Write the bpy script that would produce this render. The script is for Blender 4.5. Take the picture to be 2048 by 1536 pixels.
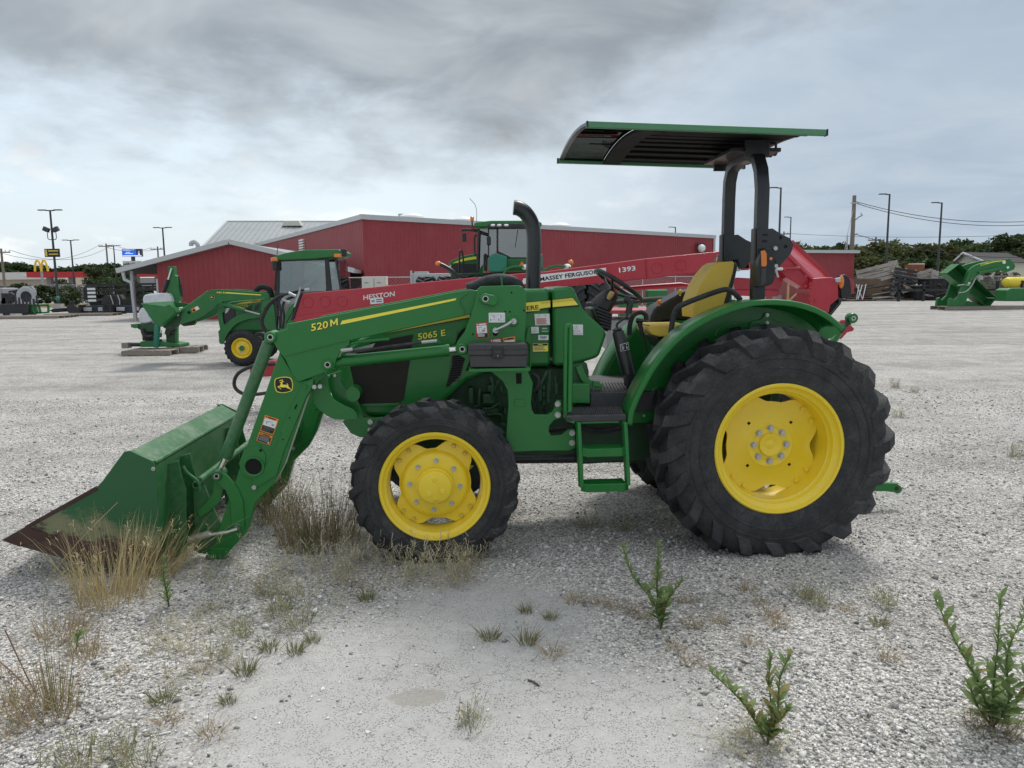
import bpy, bmesh, math, random
import numpy as np
from mathutils import Vector, Matrix
for _o in list(bpy.data.objects): bpy.data.objects.remove(_o)
S = bpy.context.scene
COL = S.collection
R = math.radians
# ------------------------------------------------------------------ camera
_h, _pit, _roll, _lens = (1.68,0.1332,0.0105,26.3672)
cd = bpy.data.cameras.new('camera'); cam_o = bpy.data.objects.new('camera', cd); COL.objects.link(cam_o)
cd.lens = _lens; cd.sensor_width = 36; cd.clip_end = 3000; cd.clip_start = .05
cam_o.matrix_world = Matrix.Translation((0, 0, _h)) @ Matrix.Rotation(math.pi/2 - _pit, 4, 'X') @ Matrix.Rotation(-_roll, 4, 'Z')
S.camera = cam_o
# ------------------------------------------------------------------ exposure
S.view_settings.view_transform = 'Standard'; S.view_settings.look = 'None'
S.view_settings.gamma = 1; S.view_settings.use_curve_mapping = False
S.view_settings.exposure = 0.6
# ------------------------------------------------------------------ sun (veiled by cloud)
SUN_EL, SUN_AZ = R(56), R(28)          # azimuth measured from +Y towards +X
sd = bpy.data.lights.new('sun', 'SUN'); sd.energy = 1.5; sd.angle = R(14); sd.color = (1, .965, .91)
sun = bpy.data.objects.new('sun', sd); COL.objects.link(sun)
_sv = Vector((math.sin(SUN_AZ)*math.cos(SUN_EL), math.cos(SUN_AZ)*math.cos(SUN_EL), math.sin(SUN_EL)))
sun.rotation_euler = (-_sv).to_track_quat('-Z', 'Y').to_euler(); sun.location = (0, 0, 30)
# ------------------------------------------------------------------ node helper
class NT:
    def __init__(s, t): s.t = t; s.n = t.nodes; s.l = t.links
    def new(s, ty, **kw):
        n = s.n.new(ty)
        for k, v in kw.items():
            if k.startswith('i_'): n.inputs[int(k[2:]) if k[2:].isdigit() else k[2:].replace('_', ' ')].default_value = v
            else: setattr(n, k, v)
        return n
    def link(s, a, b): s.l.new(a, b)
    def math(s, op, a, b=None, c=None, clamp=False):
        n = s.n.new('ShaderNodeMath'); n.operation = op; n.use_clamp = clamp
        for i, q in enumerate((a, b, c)):
            if q is None: continue
            if isinstance(q, (int, float)): n.inputs[i].default_value = q
            else: s.l.new(q, n.inputs[i])
        return n.outputs[0]
    def mix(s, f, a, b, mode='MIX'):
        n = s.n.new('ShaderNodeMix'); n.data_type = 'RGBA'; n.blend_type = mode
        for i, q in ((0, f), (6, a), (7, b)):
            if isinstance(q, (int, float)): n.inputs[i].default_value = q
            elif isinstance(q, tuple): n.inputs[i].default_value = (*q[:3], 1)
            else: s.l.new(q, n.inputs[i])
        return n.outputs[2]
    def noise(s, vec, scale, detail=4, rough=.55, dist=0):
        n = s.new('ShaderNodeTexNoise'); n.inputs['Scale'].default_value = scale; n.inputs['Detail'].default_value = detail
        n.inputs['Roughness'].default_value = rough; n.inputs['Distortion'].default_value = dist
        if vec is not None: s.l.new(vec, n.inputs['Vector'])
        return n.outputs['Fac']
    def ramp(s, f, lo, hi):
        n = s.n.new('ShaderNodeMapRange'); n.interpolation_type = 'SMOOTHSTEP'
        n.inputs[1].default_value = lo; n.inputs[2].default_value = hi
        s.l.new(f, n.inputs[0]); return n.outputs[0]
# ------------------------------------------------------------------ world: broken cloud over a pale sky
W = bpy.data.worlds.new('World'); S.world = W; W.use_nodes = True
nt = NT(W.node_tree); nt.n.clear()
tc = nt.new('ShaderNodeTexCoord'); sx = nt.new('ShaderNodeSeparateXYZ'); nt.link(tc.outputs['Generated'], sx.inputs[0])
dx, dy, dz = sx.outputs
sky = nt.new('ShaderNodeTexSky', sky_type='NISHITA', sun_disc=False, sun_elevation=SUN_EL, sun_rotation=SUN_AZ, air_density=1.2, dust_density=2.5)
el = nt.math('MAXIMUM', dz, 0.0)
den = nt.math('ADD', el, .16)
cx = nt.new('ShaderNodeCombineXYZ')
nt.link(nt.math('DIVIDE', dx, den), cx.inputs[0]); nt.link(nt.math('DIVIDE', dy, den), cx.inputs[1])
big = nt.noise(cx.outputs[0], .62, 5, .56, .35)
mid = nt.noise(cx.outputs[0], 1.9, 4, .58, .5)
sc = nt.new('ShaderNodeVectorMath', operation='MULTIPLY'); nt.link(tc.outputs['Generated'], sc.inputs[0]); sc.inputs[1].default_value = (1, 1, 2.3)
puff = nt.noise(sc.outputs[0], 6.5, 6, .6, .25)
left = nt.ramp(dx, .42, -.38)                                   # the cloud cover is broken to the west, closed to the east
# veil of high cloud over everything, a little darker and bluer in the east
veil = nt.mix(left, (3.1, 3.75, 4.5), (6.4, 6.95, 7.3))
elr = nt.ramp(el, .36, .9)
veil = nt.mix(elr, veil, (6.6, 7.0, 7.5))
# sunlit cumulus edges low down, blue gaps between them
cum = nt.math('MULTIPLY', nt.ramp(nt.math('ADD', puff, nt.math('MULTIPLY', el, -.5)), .44, .60), left)
base = nt.mix(.62, sky.outputs[0], (6.3, 7.4, 8.3))
gap = nt.mix(nt.math('SUBTRACT', 1.0, nt.math('MULTIPLY', left, .8)), base, veil)
col = nt.mix(nt.math('MULTIPLY', cum, .8), gap, (8.0, 8.15, 8.2))
mott = nt.ramp(mid, .3, .75)
col = nt.mix(nt.math('MULTIPLY', mott, .32), col, (5.3, 5.8, 6.3))
# dark rain-cloud base hanging over the western half
dk = nt.math('ADD', nt.math('MULTIPLY', big, .55), nt.math('MULTIPLY', puff, .38))
dk = nt.math('ADD', dk, nt.math('MULTIPLY', el, 1.30))
dk = nt.math('SUBTRACT', dk, nt.math('MULTIPLY', nt.ramp(dx, .0, .40), .22))
dkm = nt.ramp(dk, .56, .84)
dcol = nt.mix(nt.ramp(mid, .30, .78), (1.75, 1.98, 2.2), (3.6, 3.9, 4.15)); dcol = nt.mix(nt.ramp(el, .38, .85), dcol, (6.6, 6.9, 7.3))     # an overcast sky brightens towards the zenith
col = nt.mix(nt.math('MULTIPLY', dkm, .86), col, dcol)
bg = nt.new('ShaderNodeBackground'); nt.link(col, bg.inputs[0]); bg.inputs[1].default_value = .094
wo = nt.new('ShaderNodeOutputWorld'); nt.link(bg.outputs[0], wo.inputs[0])
# ------------------------------------------------------------------ materials
MATS = {}
def pmat(name, col, rough=.5, metal=0, coat=0, dust=0., dustc=(.42, .40, .36), var=.08, scale=3., spec=.5, bump=0, bscale=40, trans=0, sub=None):
    m = bpy.data.materials.new(name); m.use_nodes = True; t = NT(m.node_tree); t.n.clear()
    p = t.new('ShaderNodeBsdfPrincipled'); o = t.new('ShaderNodeOutputMaterial'); t.link(p.outputs[0], o.inputs[0])
    g_ = t.new('ShaderNodeTexCoord'); oi = t.new('ShaderNodeObjectInfo'); v = g_.outputs['Object']
    n1 = t.noise(v, scale, 5, .6); n2 = t.noise(v, scale*9, 4, .6)
    f = t.math('MULTIPLY_ADD', n1, 2*var, 1-var)
    c = t.mix(1.0, col, (1, 1, 1), 'MULTIPLY'); hs = t.new('ShaderNodeHueSaturation'); hs.inputs['Color'].default_value = (*col, 1)
    t.link(f, hs.inputs['Value']); c = hs.outputs[0]
    if dust:
        ge = t.new('ShaderNodeNewGeometry'); sp = t.new('ShaderNodeSeparateXYZ'); t.link(ge.outputs['Normal'], sp.inputs[0])
        up = t.math('MULTIPLY_ADD', t.math('MAXIMUM', sp.outputs[2], 0.0), .6, .4)
        k = t.math('MULTIPLY', t.ramp(t.math('MULTIPLY_ADD', n2, .5, t.math('MULTIPLY', n1, .6)), .42, .78), up)
        c = t.mix(t.math('MULTIPLY', k, dust), c, dustc)
    t.link(c, p.inputs['Base Color'])
    t.link(t.math('MULTIPLY_ADD', n2, .22, rough-.11, clamp=True), p.inputs['Roughness'])
    p.inputs['Metallic'].default_value = metal; p.inputs['Specular IOR Level'].default_value = spec
    if coat: p.inputs['Coat Weight'].default_value = coat; p.inputs['Coat Roughness'].default_value = .12
    if trans: p.inputs['Transmission Weight'].default_value = trans
    if bump:
        b = t.new('ShaderNodeBump'); b.inputs['Strength'].default_value = bump; b.inputs['Distance'].default_value = .01
        t.link(t.noise(v, bscale, 5, .6), b.inputs['Height']); t.link(b.outputs[0], p.inputs['Normal'])
    MATS[name] = m; return m
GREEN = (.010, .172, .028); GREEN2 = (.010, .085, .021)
pmat('green', GREEN, .36, coat=.28, dust=.05, var=.06, spec=.4)
pmat('green_dusty', (.016, .128, .032), .5, dust=.42, var=.14)
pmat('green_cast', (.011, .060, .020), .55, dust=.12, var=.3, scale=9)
pmat('rail_green_sky_sheen', (.075, .235, .115), .45, dust=.2); pmat('green_far', (.012, .155, .032), .45, dust=.12)  # canopy rail green is paler: a sky reflection mixed into the colour
pmat('teal', (.01, .19, .12), .4, dust=.1)
pmat('yellow', (.90, .66, .022), .38, coat=.2, dust=.2, var=.06)
pmat('decal_yellow', (.95, .80, .09), .4, var=.03)
pmat('decal_gold', (.66, .50, .06), .4, var=.03)
pmat('seat_yellow', (.74, .52, .08), .6, dust=.5, dustc=(.18, .13, .03), var=.15, scale=14)
pmat('black', (.012, .013, .015), .42, dust=.10)
pmat('black_paint', (.014, .016, .019), .38, coat=.15, dust=.1)
pmat('decal_black', (.008, .008, .009), .45)
pmat('rubber', (.017, .019, .022), .72, dust=.5, dustc=(.20, .195, .185), var=.25, scale=7, bump=.12, bscale=60)
pmat('rubber_far', (.02, .021, .023), .8, dust=.3, dustc=(.13, .13, .12), var=.2)
pmat('hose', (.015, .015, .017), .6, dust=.2)
pmat('grey_plastic', (.050, .049, .052), .6, dust=.3, dustc=(.16, .15, .15), var=.1, bump=.05, bscale=150)
pmat('mesh_dark', (.016, .012, .010), .7, dust=.45, dustc=(.05, .036, .026), var=.4, scale=6)
pmat('steel', (.50, .50, .49), .35, metal=.85, var=.1)
pmat('chrome', (.8, .8, .8), .15, metal=1, var=.02)
pmat('galv', (.46, .48, .49), .5, metal=.3, var=.1)
pmat('white', (.78, .79, .79), .5, var=.03)
pmat('print_grey', (.30, .31, .33), .6)
pmat('print_red', (.55, .05, .05), .5)
pmat('orange', (.80, .26, .03), .45)
pmat('danger', (.50, .025, .03), .45)
pmat('amber', (.75, .20, .015), .2, coat=.5)
pmat('red', (.43, .010, .028), .36, coat=.3, dust=.12, var=.06)
pmat('red_pale', (.42, .04, .06), .5, dust=.4)
pmat('platform', (.040, .041, .046), .7, dust=.55, dustc=(.16, .155, .15), var=.2)
pmat('wood_knob', (.55, .37, .14), .5)
pmat('rust', (.052, .025, .020), .75, dust=.4, dustc=(.10, .06, .035), var=.35, scale=8, bump=.2)
pmat('canopy_black', (.008, .009, .010), .75, spec=.25); pmat('hole', (.004, .004, .004), .9)
pmat('cream', (.62, .61, .52), .6, var=.05)
pmat('grey', (.30, .31, .32), .55, dust=.2, dustc=(.4, .4, .4), var=.1)
pmat('dark_blue', (.012, .022, .050), .5, dust=.1)
pmat('plastic_wrap', (.60, .63, .66), .25, coat=.4, var=.3, scale=7, bump=1.0, bscale=16)
pmat('yellow_tank', (.80, .62, .04), .45)
pmat('charcoal', (.035, .036, .04), .8, var=.2)
def glass(name, col, alpha, gl=(.9, .95, .97)):
    m = bpy.data.materials.new(name); m.use_nodes = True; t = NT(m.node_tree); t.n.clear()
    a = t.new('ShaderNodeBsdfTransparent'); a.inputs[0].default_value = (*col, 1)
    b = t.new('ShaderNodeBsdfGlossy'); b.inputs['Roughness'].default_value = .03; b.inputs[0].default_value = (*gl, 1)
    fr_ = t.new('ShaderNodeFresnel'); fr_.inputs[0].default_value = 1.5
    mx = t.new('ShaderNodeMixShader'); t.link(t.math('ADD', fr_.outputs[0], alpha, clamp=True), mx.inputs[0]); t.link(a.outputs[0], mx.inputs[1]); t.link(b.outputs[0], mx.inputs[2])
    o = t.new('ShaderNodeOutputMaterial'); t.link(mx.outputs[0], o.inputs[0]); MATS[name] = m
glass('glass', (.62, .70, .68), .10); glass('glass_dark', (.16, .20, .21), .16); glass('visor', (.10, .14, .13), .05, (.22, .26, .25))
# ------------------------------------------------------------------ mesh builder
def rotm(ax, deg): return Matrix.Rotation(R(deg), 3, ax)
class MB:
    def __init__(s): s.v = []; s.f = []; s.m = []
    def add(s, v, f, mi=0):
        o = len(s.v); s.v += [tuple(q) for q in v]; s.f += [tuple(i+o for i in q) for q in f]; s.m += [mi]*len(f); return s
    def box(s, c, d, rot=None, mi=0):
        v = [Vector((i*d[0]/2, j*d[1]/2, k*d[2]/2)) for i in (-1, 1) for j in (-1, 1) for k in (-1, 1)]
        if rot is not None: v = [rot @ q for q in v]
        c = Vector(c)
        return s.add([q+c for q in v], [(0, 1, 3, 2), (4, 6, 7, 5), (0, 4, 5, 1), (2, 3, 7, 6), (0, 2, 6, 4), (1, 5, 7, 3)], mi)
    def bx(s, x0, x1, y0, y1, z0, z1, mi=0): return s.box(((x0+x1)/2, (y0+y1)/2, (z0+z1)/2), (x1-x0, y1-y0, z1-z0), None, mi)
    def prism(s, poly, y0, y1, mi=0):
        a = sum(poly[i-1][0]*poly[i][1]-poly[i][0]*poly[i-1][1] for i in range(len(poly)))
        if a < 0: poly = poly[::-1]
        n = len(poly)
        v = [(x, y0, z) for x, z in poly]+[(x, y1, z) for x, z in poly]
        return s.add(v, [tuple(range(n)), tuple(range(2*n-1, n-1, -1))]+[(i, i+n, (i+1) % n+n, (i+1) % n) for i in range(n)], mi)
    def face(s, pts, mi=0): return s.add(pts, [tuple(range(len(pts)))], mi)
    def tube(s, pts, r, n=8, cap=True, rs=None, mi=0, sq=None):
        P = [Vector(p) for p in pts]; m = len(P); rs = rs or [r]*m
        t0 = (P[1]-P[0]).normalized(); u = t0.orthogonal().normalized()
        if sq is not None: u = (Vector(sq)-t0*t0.dot(Vector(sq))).normalized()
        v = []; 
        for i in range(m):
            t = ((P[min(i+1, m-1)]-P[i]).normalized()+(P[i]-P[max(i-1, 0)]).normalized()).normalized()
            u = (u-t*t.dot(u)).normalized(); b = t.cross(u)
            if sq is not None:
                c = max(.35, t.dot((P[min(i+1, m-1)]-P[i]).normalized() if i < m-1 else t))
                rr = rs[i]; rx, ry = rr if isinstance(rr, tuple) else (rr, rr)
                v += [P[i]+u*(a*rx)+b*(q*ry) for a, q in ((1, 1), (-1, 1), (-1, -1), (1, -1))]
            else: v += [P[i]+(u*math.cos(2*math.pi*k/n)+b*math.sin(2*math.pi*k/n))*rs[i] for k in range(n)]
        if sq is not None: n = 4
        f = [(i*n+k, i*n+(k+1) % n, (i+1)*n+(k+1) % n, (i+1)*n+k) for i in range(m-1) for k in range(n)]
        if cap: f += [tuple(range(n-1, -1, -1)), tuple(range((m-1)*n, m*n))]
        return s.add(v, f, mi)
    def cyl(s, p0, p1, r, r1=None, n=16, mi=0): return s.tube([p0, p1], r, n, True, [r, r if r1 is None else r1], mi)
    def bar(s, p0, p1, w, h, up=(0, 0, 1), mi=0): return s.tube([p0, p1], 1, 4, True, [(h/2, w/2)]*2, mi, sq=up)
    def lathe(s, prof, c, n=48, mi=0, axis='y'):
        k = len(prof); v = []
        for i in range(n):
            a = 2*math.pi*i/n; ca, sa = math.cos(a), math.sin(a)
            for r, y in prof: v.append((c[0]+r*ca, c[1]+y, c[2]+r*sa) if axis == 'y' else (c[0]+r*ca, c[1]+r*sa, c[2]+y))
        f = [(i*k+j, i*k+j+1, ((i+1) % n)*k+j+1, ((i+1) % n)*k+j) for i in range(n) for j in range(k-1)]
        return s.add(v, f, mi)
    def ball(s, c, r, n=10, m=6, mi=0):
        return s.lathe([(max(r[0]*math.cos(R(a)), 1e-4), r[1]*math.sin(R(a))) for a in np.linspace(-90, 90, m+1)], c, n, mi, 'z')
    def build(s, name, mat, parent=None, bevel=0, seg=2, smooth=35, kind=None):
        me = bpy.data.meshes.new(name); me.from_pydata(s.v, [], s.f); me.validate()
        mats = mat if isinstance(mat, (list, tuple)) else [mat]
        for q in mats: me.materials.append(MATS[q])
        if len(mats) > 1 and len(me.polygons) == len(s.m): me.polygons.foreach_set('material_index', s.m)
        b = bmesh.new(); b.from_mesh(me); bmesh.ops.recalc_face_normals(b, faces=b.faces); b.to_mesh(me); b.free()
        if smooth:
            me.shade_smooth()
            if not bevel: me.set_sharp_from_angle(angle=R(smooth))
        o = bpy.data.objects.new(name, me); COL.objects.link(o)
        if parent is not None: o.parent = parent
        if bevel:
            md = o.modifiers.new('bevel', 'BEVEL'); md.width = bevel; md.segments = seg; md.limit_method = 'ANGLE'; md.angle_limit = R(38); md.harden_normals = True
        if kind: o['kind'] = kind
        return o
def tag(o, label, cat, group=None):
    o['label'] = label; o['category'] = cat
    if group: o['group'] = group
    return o
def thing(name, label, cat, loc=(0, 0, 0), rz=0, group=None):
    o = bpy.data.objects.new(name, None); COL.objects.link(o); o.empty_display_size = .2
    o.location = loc; o.rotation_euler = (0, 0, rz); return tag(o, label, cat, group)
def struct(o): o['kind'] = 'structure'; return o
def copy_tree(o, parent=None):
    c = o.copy(); COL.objects.link(c)
    if parent is not None: c.parent = parent
    for ch in o.children: copy_tree(ch, c)
    return c
def share(name, me, parent, loc=(0, 0, 0), rot=None, scale=None):
    o = bpy.data.objects.new(name, me); COL.objects.link(o); o.parent = parent; o.location = loc
    if rot is not None: o.rotation_euler = rot
    if scale is not None: o.scale = scale
    return o
def spline(pts, k=6):
    P = [Vector(p) for p in pts]; out = []
    for i in range(len(P)-1):
        a, b, c, d = P[max(i-1, 0)], P[i], P[i+1], P[min(i+2, len(P)-1)]
        for j in range(k):
            t = j/k; out.append(.5*((2*b)+(c-a)*t+(2*a-5*b+4*c-d)*t*t+(3*b-a-3*c+d)*t**3))
    return out+[P[-1]]
def spline2(pts, k=5): return [(p.x, p.y) for p in spline([(a, b, 0) for a, b in pts], k)]
def text(s, h, mat, parent, pos, ang=0, shear=0, bold=0, wid=1, name='lettering', align='LEFT', face=(1, 0)):
    """flat printed lettering standing in the plane spanned by face (horizontal direction) and Z"""
    cu = bpy.data.curves.new('t', 'FONT'); cu.body = s; cu.size = h*1.38; cu.shear = shear; cu.offset = bold*h; cu.align_x = align; cu.resolution_u = 2
    to = bpy.data.objects.new('t', cu); COL.objects.link(to)
    me = bpy.data.meshes.new_from_object(to.evaluated_get(bpy.context.evaluated_depsgraph_get()))
    bpy.data.objects.remove(to); bpy.data.curves.remove(cu); me.name = name
    ca, sa = math.cos(ang), math.sin(ang)
    for v in me.vertices:
        x, y = v.co.x*wid, v.co.y; a, b = x*ca-y*sa, x*sa+y*ca
        v.co = (pos[0]+face[0]*a, pos[1]+face[1]*a, pos[2]+b)
    me.materials.clear(); me.materials.append(MATS[mat])
    o = bpy.data.objects.new(name, me); COL.objects.link(o); o.parent = parent; return o
def bands(parent, quad, y, spec, name='sticker', depth=.002):
    """a printed sticker: quad = TL,TR,BR,BL corners (x,z); spec = list of (u0,v0,u1,v1,material), v down"""
    TL, TR, BR, BL = [Vector(q) for q in quad]; mb = MB(); mats = []
    def pt(u, v): return (TL*(1-u)+TR*u)*(1-v)+(BL*(1-u)+BR*u)*v
    for i, (u0, v0, u1, v1, m) in enumerate(spec):
        if m not in mats: mats.append(m)
        yy = y if i == 0 else y-.0006-.0004*min(i, 3)
        c = [pt(u0, v0), pt(u1, v0), pt(u1, v1), pt(u0, v1)]
        if i == 0: mb.prism([tuple(q) for q in c], y, y+depth, mats.index(m))
        else: mb.face([(q[0], yy, q[1]) for q in c[::-1]], mats.index(m))
    return mb.build(name, mats, parent, smooth=0)
def lines(u0, v0, u1, v1, n, m, seed=1):
    rr = random.Random(seed); o = []
    for i in range(n):
        va = v0+(v1-v0)*i/n; o.append((u0, va, u0+(u1-u0)*rr.uniform(.72, 1), va+(v1-v0)/n*.5, m))
    return o
# ------------------------------------------------------------------ tyres
def carcass(Rr, Rt, Wd, lug):
    """half section from the outer bead to the crown: list of (r, y)"""
    sh = Rt-Rr; cr = Rt-lug
    return [(Rr-.012, .045), (Rr+.004, .022), (Rr+.03, .010), (Rr+sh*.35, 0), (Rr+sh*.62, .006), (Rr+sh*.76, .022), (Rr+sh*.84, .046), (cr-.020, .10*Wd/.42+.012), (cr-.008, Wd*.36), (cr, Wd*.5)]
def make_tyre(Rr, Rt, Wd, nl, lug, drop, flare, far=False, sweep=.66, hw=(.017, .03)):
    q = MB(); half = carcass(Rr, Rt, Wd, lug); prof = half+[(r, Wd-y) for r, y in half[::-1][1:]]
    q.lathe(prof, (0, 0, 0), 88)
    for fr_ in (.30, .47):                                   # moulded rings on the sidewalls
        r_ = Rr+(Rt-Rr)*fr_; y_ = .001
        q.lathe([(r_-.005, y_+.003), (r_-.002, y_-.003), (r_+.002, y_-.003), (r_+.005, y_+.003)], (0, 0, 0), 72)
    for side in (0, 1):
        for i in range(nl):
            a0 = 2*math.pi*(i+.5*side)/nl
            pts = [half[-1], half[-2], half[-3], half[-4], half[-5], (half[-6][0]-.03*Rt, half[-6][1]-.002)]
            cy = Wd*.5; path = []
            for k, (r, y) in enumerate(pts): path.append((r, y if k else Wd*.5+.012))
            st = []; n = len(path)
            dist = [0]
            for k in range(1, n): dist.append(dist[-1]+math.hypot(path[k][0]-path[k-1][0], path[k][1]-path[k-1][1]))
            for k in range(n):
                s_ = dist[k]/dist[-1]; r, y = path[k]
                h_ = [1, 1, 1, 1, .8, .12][k]*lug; w_ = hw[0]+(hw[1]-hw[0])*s_**1.5
                dr, dy = (path[min(k+1, n-1)][0]-path[max(k-1, 0)][0], path[min(k+1, n-1)][1]-path[max(k-1, 0)][1]); L_ = math.hypot(dr, dy) or 1
                nr, ny = -dy/L_, dr/L_                        # outward
                if nr < 0 and k < 4: nr, ny = -nr, -ny
                if k == 0: nr, ny = 1, 0
                ang = a0-sweep*(s_**.85)*(.42/.735 if Rt > .6 else .62)
                yy = y if side == 0 else Wd-y; nyy = ny if side == 0 else -ny
                for da, up in ((-w_*1.12, 0), (-w_*.82, 1), (w_*.82, 1), (w_*1.12, 0)):
                    rr_ = r+nr*h_*up-(.004 if not up else 0); a = ang+da/Rt; st.append((rr_*math.cos(a), yy+nyy*h_*up, rr_*math.sin(a)))
            f = [(4*k+j, 4*k+j+1, 4*k+5+j, 4*k+4+j) for k in range(n-1) for j in range(3)]+[(0, 1, 2, 3), (4*n-1, 4*n-2, 4*n-3, 4*n-4)]
            q.add(st, f)
    q.v = [(x, y, max(z, -drop)) for x, y, z in q.v]
    return q

# ================================================================== ground
def ground_mat():
    m = bpy.data.materials.new('crushed_limestone'); m.use_nodes = True; t = NT(m.node_tree); t.n.clear()
    p = t.new('ShaderNodeBsdfPrincipled'); o = t.new('ShaderNodeOutputMaterial'); t.link(p.outputs[0], o.inputs[0])
    ge = t.new('ShaderNodeNewGeometry'); pos = ge.outputs['Position']
    def vor(scale, feat='F1', vec=pos):
        v = t.new('ShaderNodeTexVoronoi'); v.feature = feat; v.inputs['Scale'].default_value = scale; t.link(vec, v.inputs['Vector']); return v
    wob = t.new('ShaderNodeTexNoise'); wob.inputs['Scale'].default_value = 30; t.link(pos, wob.inputs['Vector'])
    va = t.new('ShaderNodeVectorMath', operation='MULTIPLY_ADD'); t.link(wob.outputs['Color'], va.inputs[0]); va.inputs[1].default_value = (.012,)*3; t.link(pos, va.inputs[2])
    v1, v2 = vor(70, vec=va.outputs[0]), vor(140, vec=va.outputs[0])
    s1 = t.new('ShaderNodeSeparateColor'); t.link(v1.outputs['Color'], s1.inputs[0]); s2 = t.new('ShaderNodeSeparateColor'); t.link(v2.outputs['Color'], s2.inputs[0])
    cr = t.new('ShaderNodeValToRGB'); e = cr.color_ramp.elements
    e[0].position = 0; e[0].color = (.11, .108, .107, 1); e[1].position = 1; e[1].color = (.88, .87, .85, 1)
    for q, c in ((.25, (.27, .265, .258)), (.5, (.53, .52, .505)), (.75, (.70, .69, .67))): k = e.new(q); k.color = (*c, 1)
    lum = t.math('MULTIPLY_ADD', s1.outputs[0], .55, t.math('MULTIPLY', s2.outputs[0], .45)); t.link(lum, cr.inputs[0])
    gap1 = t.ramp(v1.outputs['Distance'], .75, .30); gap2 = t.ramp(v2.outputs['Distance'], .8, .35)
    gapm = t.math('MULTIPLY', t.math('MULTIPLY_ADD', gap1, .38, .62), t.math('MULTIPLY_ADD', gap2, .25, .75))
    hue = t.mix(t.math('MULTIPLY', s1.outputs[1], .5), cr.outputs[0], (.62, .55, .44), 'MULTIPLY')
    grav = t.mix(t.math('MULTIPLY', s1.outputs[2], .35), cr.outputs[0], hue)
    gm = t.new('ShaderNodeVectorMath', operation='SCALE'); t.link(grav, gm.inputs[0]); t.link(t.math('MULTIPLY', gapm, 1.10), gm.inputs['Scale'])
    # broad tone: dusty drifts and dark wheel tracks
    st = t.new('ShaderNodeVectorMath', operation='MULTIPLY'); t.link(pos, st.inputs[0]); st.inputs[1].default_value = (.10, .62, 1)
    trk = t.noise(st.outputs[0], 1.0, 6, .62, .4); fine = t.noise(pos, 1.6, 7, .65)
    tone = t.math('MULTIPLY', t.math('MULTIPLY_ADD', t.ramp(trk, .30, .62), .30, .76), t.math('MULTIPLY_ADD', t.ramp(fine, .28, .7), .34, .82))
    sp0 = t.new('ShaderNodeSeparateXYZ'); t.link(pos, sp0.inputs[0])   # the ground tone drops very slightly further in
    tone = t.math('MULTIPLY', tone, t.math('MULTIPLY_ADD', t.ramp(t.math('ADD', sp0.outputs[1], t.math('MULTIPLY', fine, 3.0)), 5.5, 13.5), -.03, 1.0))
    gravt = t.new('ShaderNodeVectorMath', operation='SCALE'); t.link(gm.outputs[0], gravt.inputs[0]); t.link(tone, gravt.inputs['Scale'])
    # bare, cracked caliche showing through the stones
    sp = t.new('ShaderNodeSeparateXYZ'); t.link(pos, sp.inputs[0])
    def ell(cx, cy, rx, ry):
        a = t.math('DIVIDE', t.math('SUBTRACT', sp.outputs[0], cx), rx); b = t.math('DIVIDE', t.math('SUBTRACT', sp.outputs[1], cy), ry)
        return t.math('SQRT', t.math('ADD', t.math('MULTIPLY', a, a), t.math('MULTIPLY', b, b)))
    c1, c2, c3 = (-0.4706,2.8632), (0.2972,2.6103), (-0.1738,3.5905)
    em = t.math('MINIMUM', t.math('MINIMUM', ell(c1[0], c1[1], .85, .85), ell(c2[0], c2[1], .55, .55)), ell(c3[0], c3[1], .52, .55))
    pn = t.math('MULTIPLY_ADD', t.noise(pos, 4.5, 7, .68), .9, t.math('MULTIPLY', t.noise(pos, 26, 4, .6), .55))
    patch = t.ramp(t.math('ADD', em, pn), 2.30, 1.30)
    dn = t.noise(pos, .55, 5, .6); drift = t.math('MULTIPLY', t.ramp(t.math('ADD', dn, t.math('MULTIPLY', pn, .28)), .70, .88), .55)
    pm = t.math('MAXIMUM', patch, drift)
    sv = vor(105, vec=va.outputs[0]); spk = t.math('MULTIPLY', t.ramp(sv.outputs['Distance'], .42, .26), t.ramp(t.noise(pos, 11, 4), .34, .56))
    dv = t.new('ShaderNodeVectorMath', operation='MULTIPLY_ADD'); nz = t.new('ShaderNodeTexNoise'); nz.inputs['Scale'].default_value = 12; nz.inputs['Detail'].default_value = 5; t.link(pos, nz.inputs['Vector'])
    t.link(nz.outputs['Color'], dv.inputs[0]); dv.inputs[1].default_value = (.14,)*3; t.link(pos, dv.inputs[2])
    ck = vor(6.5, 'DISTANCE_TO_EDGE', dv.outputs[0]); crack = t.math('MULTIPLY', t.ramp(ck.outputs['Distance'], .012, .003), t.ramp(t.noise(pos, 3.1, 2), .46, .58))
    bare = t.mix(t.noise(pos, 7, 6, .7), (.36, .36, .358), (.53, .53, .528))
    bare = t.mix(t.math('MULTIPLY', spk, .75), bare, (.11, .11, .115)); bare = t.mix(t.math('MULTIPLY', crack, .85), bare, (.10, .095, .09))
    c4 = (-0.3956,2.8842)
    damp = t.ramp(t.math('ADD', ell(c4[0], c4[1], .12, .08), t.math('MULTIPLY', t.noise(pos, 11, 6, .65), 1.5)), 1.72, 1.55)
    bare = t.mix(t.math('MULTIPLY', damp, .6), bare, (.30, .275, .245))
    col_ = t.mix(t.math('MULTIPLY', pm, .92), gravt.outputs[0], bare)
    col_ = t.mix(1.0, col_, (1.0, .982, .952), 'MULTIPLY')
    t.link(col_, p.inputs['Base Color']); p.inputs['Roughness'].default_value = .92; p.inputs['Specular IOR Level'].default_value = .2
    hgt = t.math('MULTIPLY', t.math('ADD', t.math('MULTIPLY', gap1, 1.0), t.math('MULTIPLY', gap2, .5)), t.math('SUBTRACT', 1.0, t.math('MULTIPLY', pm, .9)))
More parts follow.
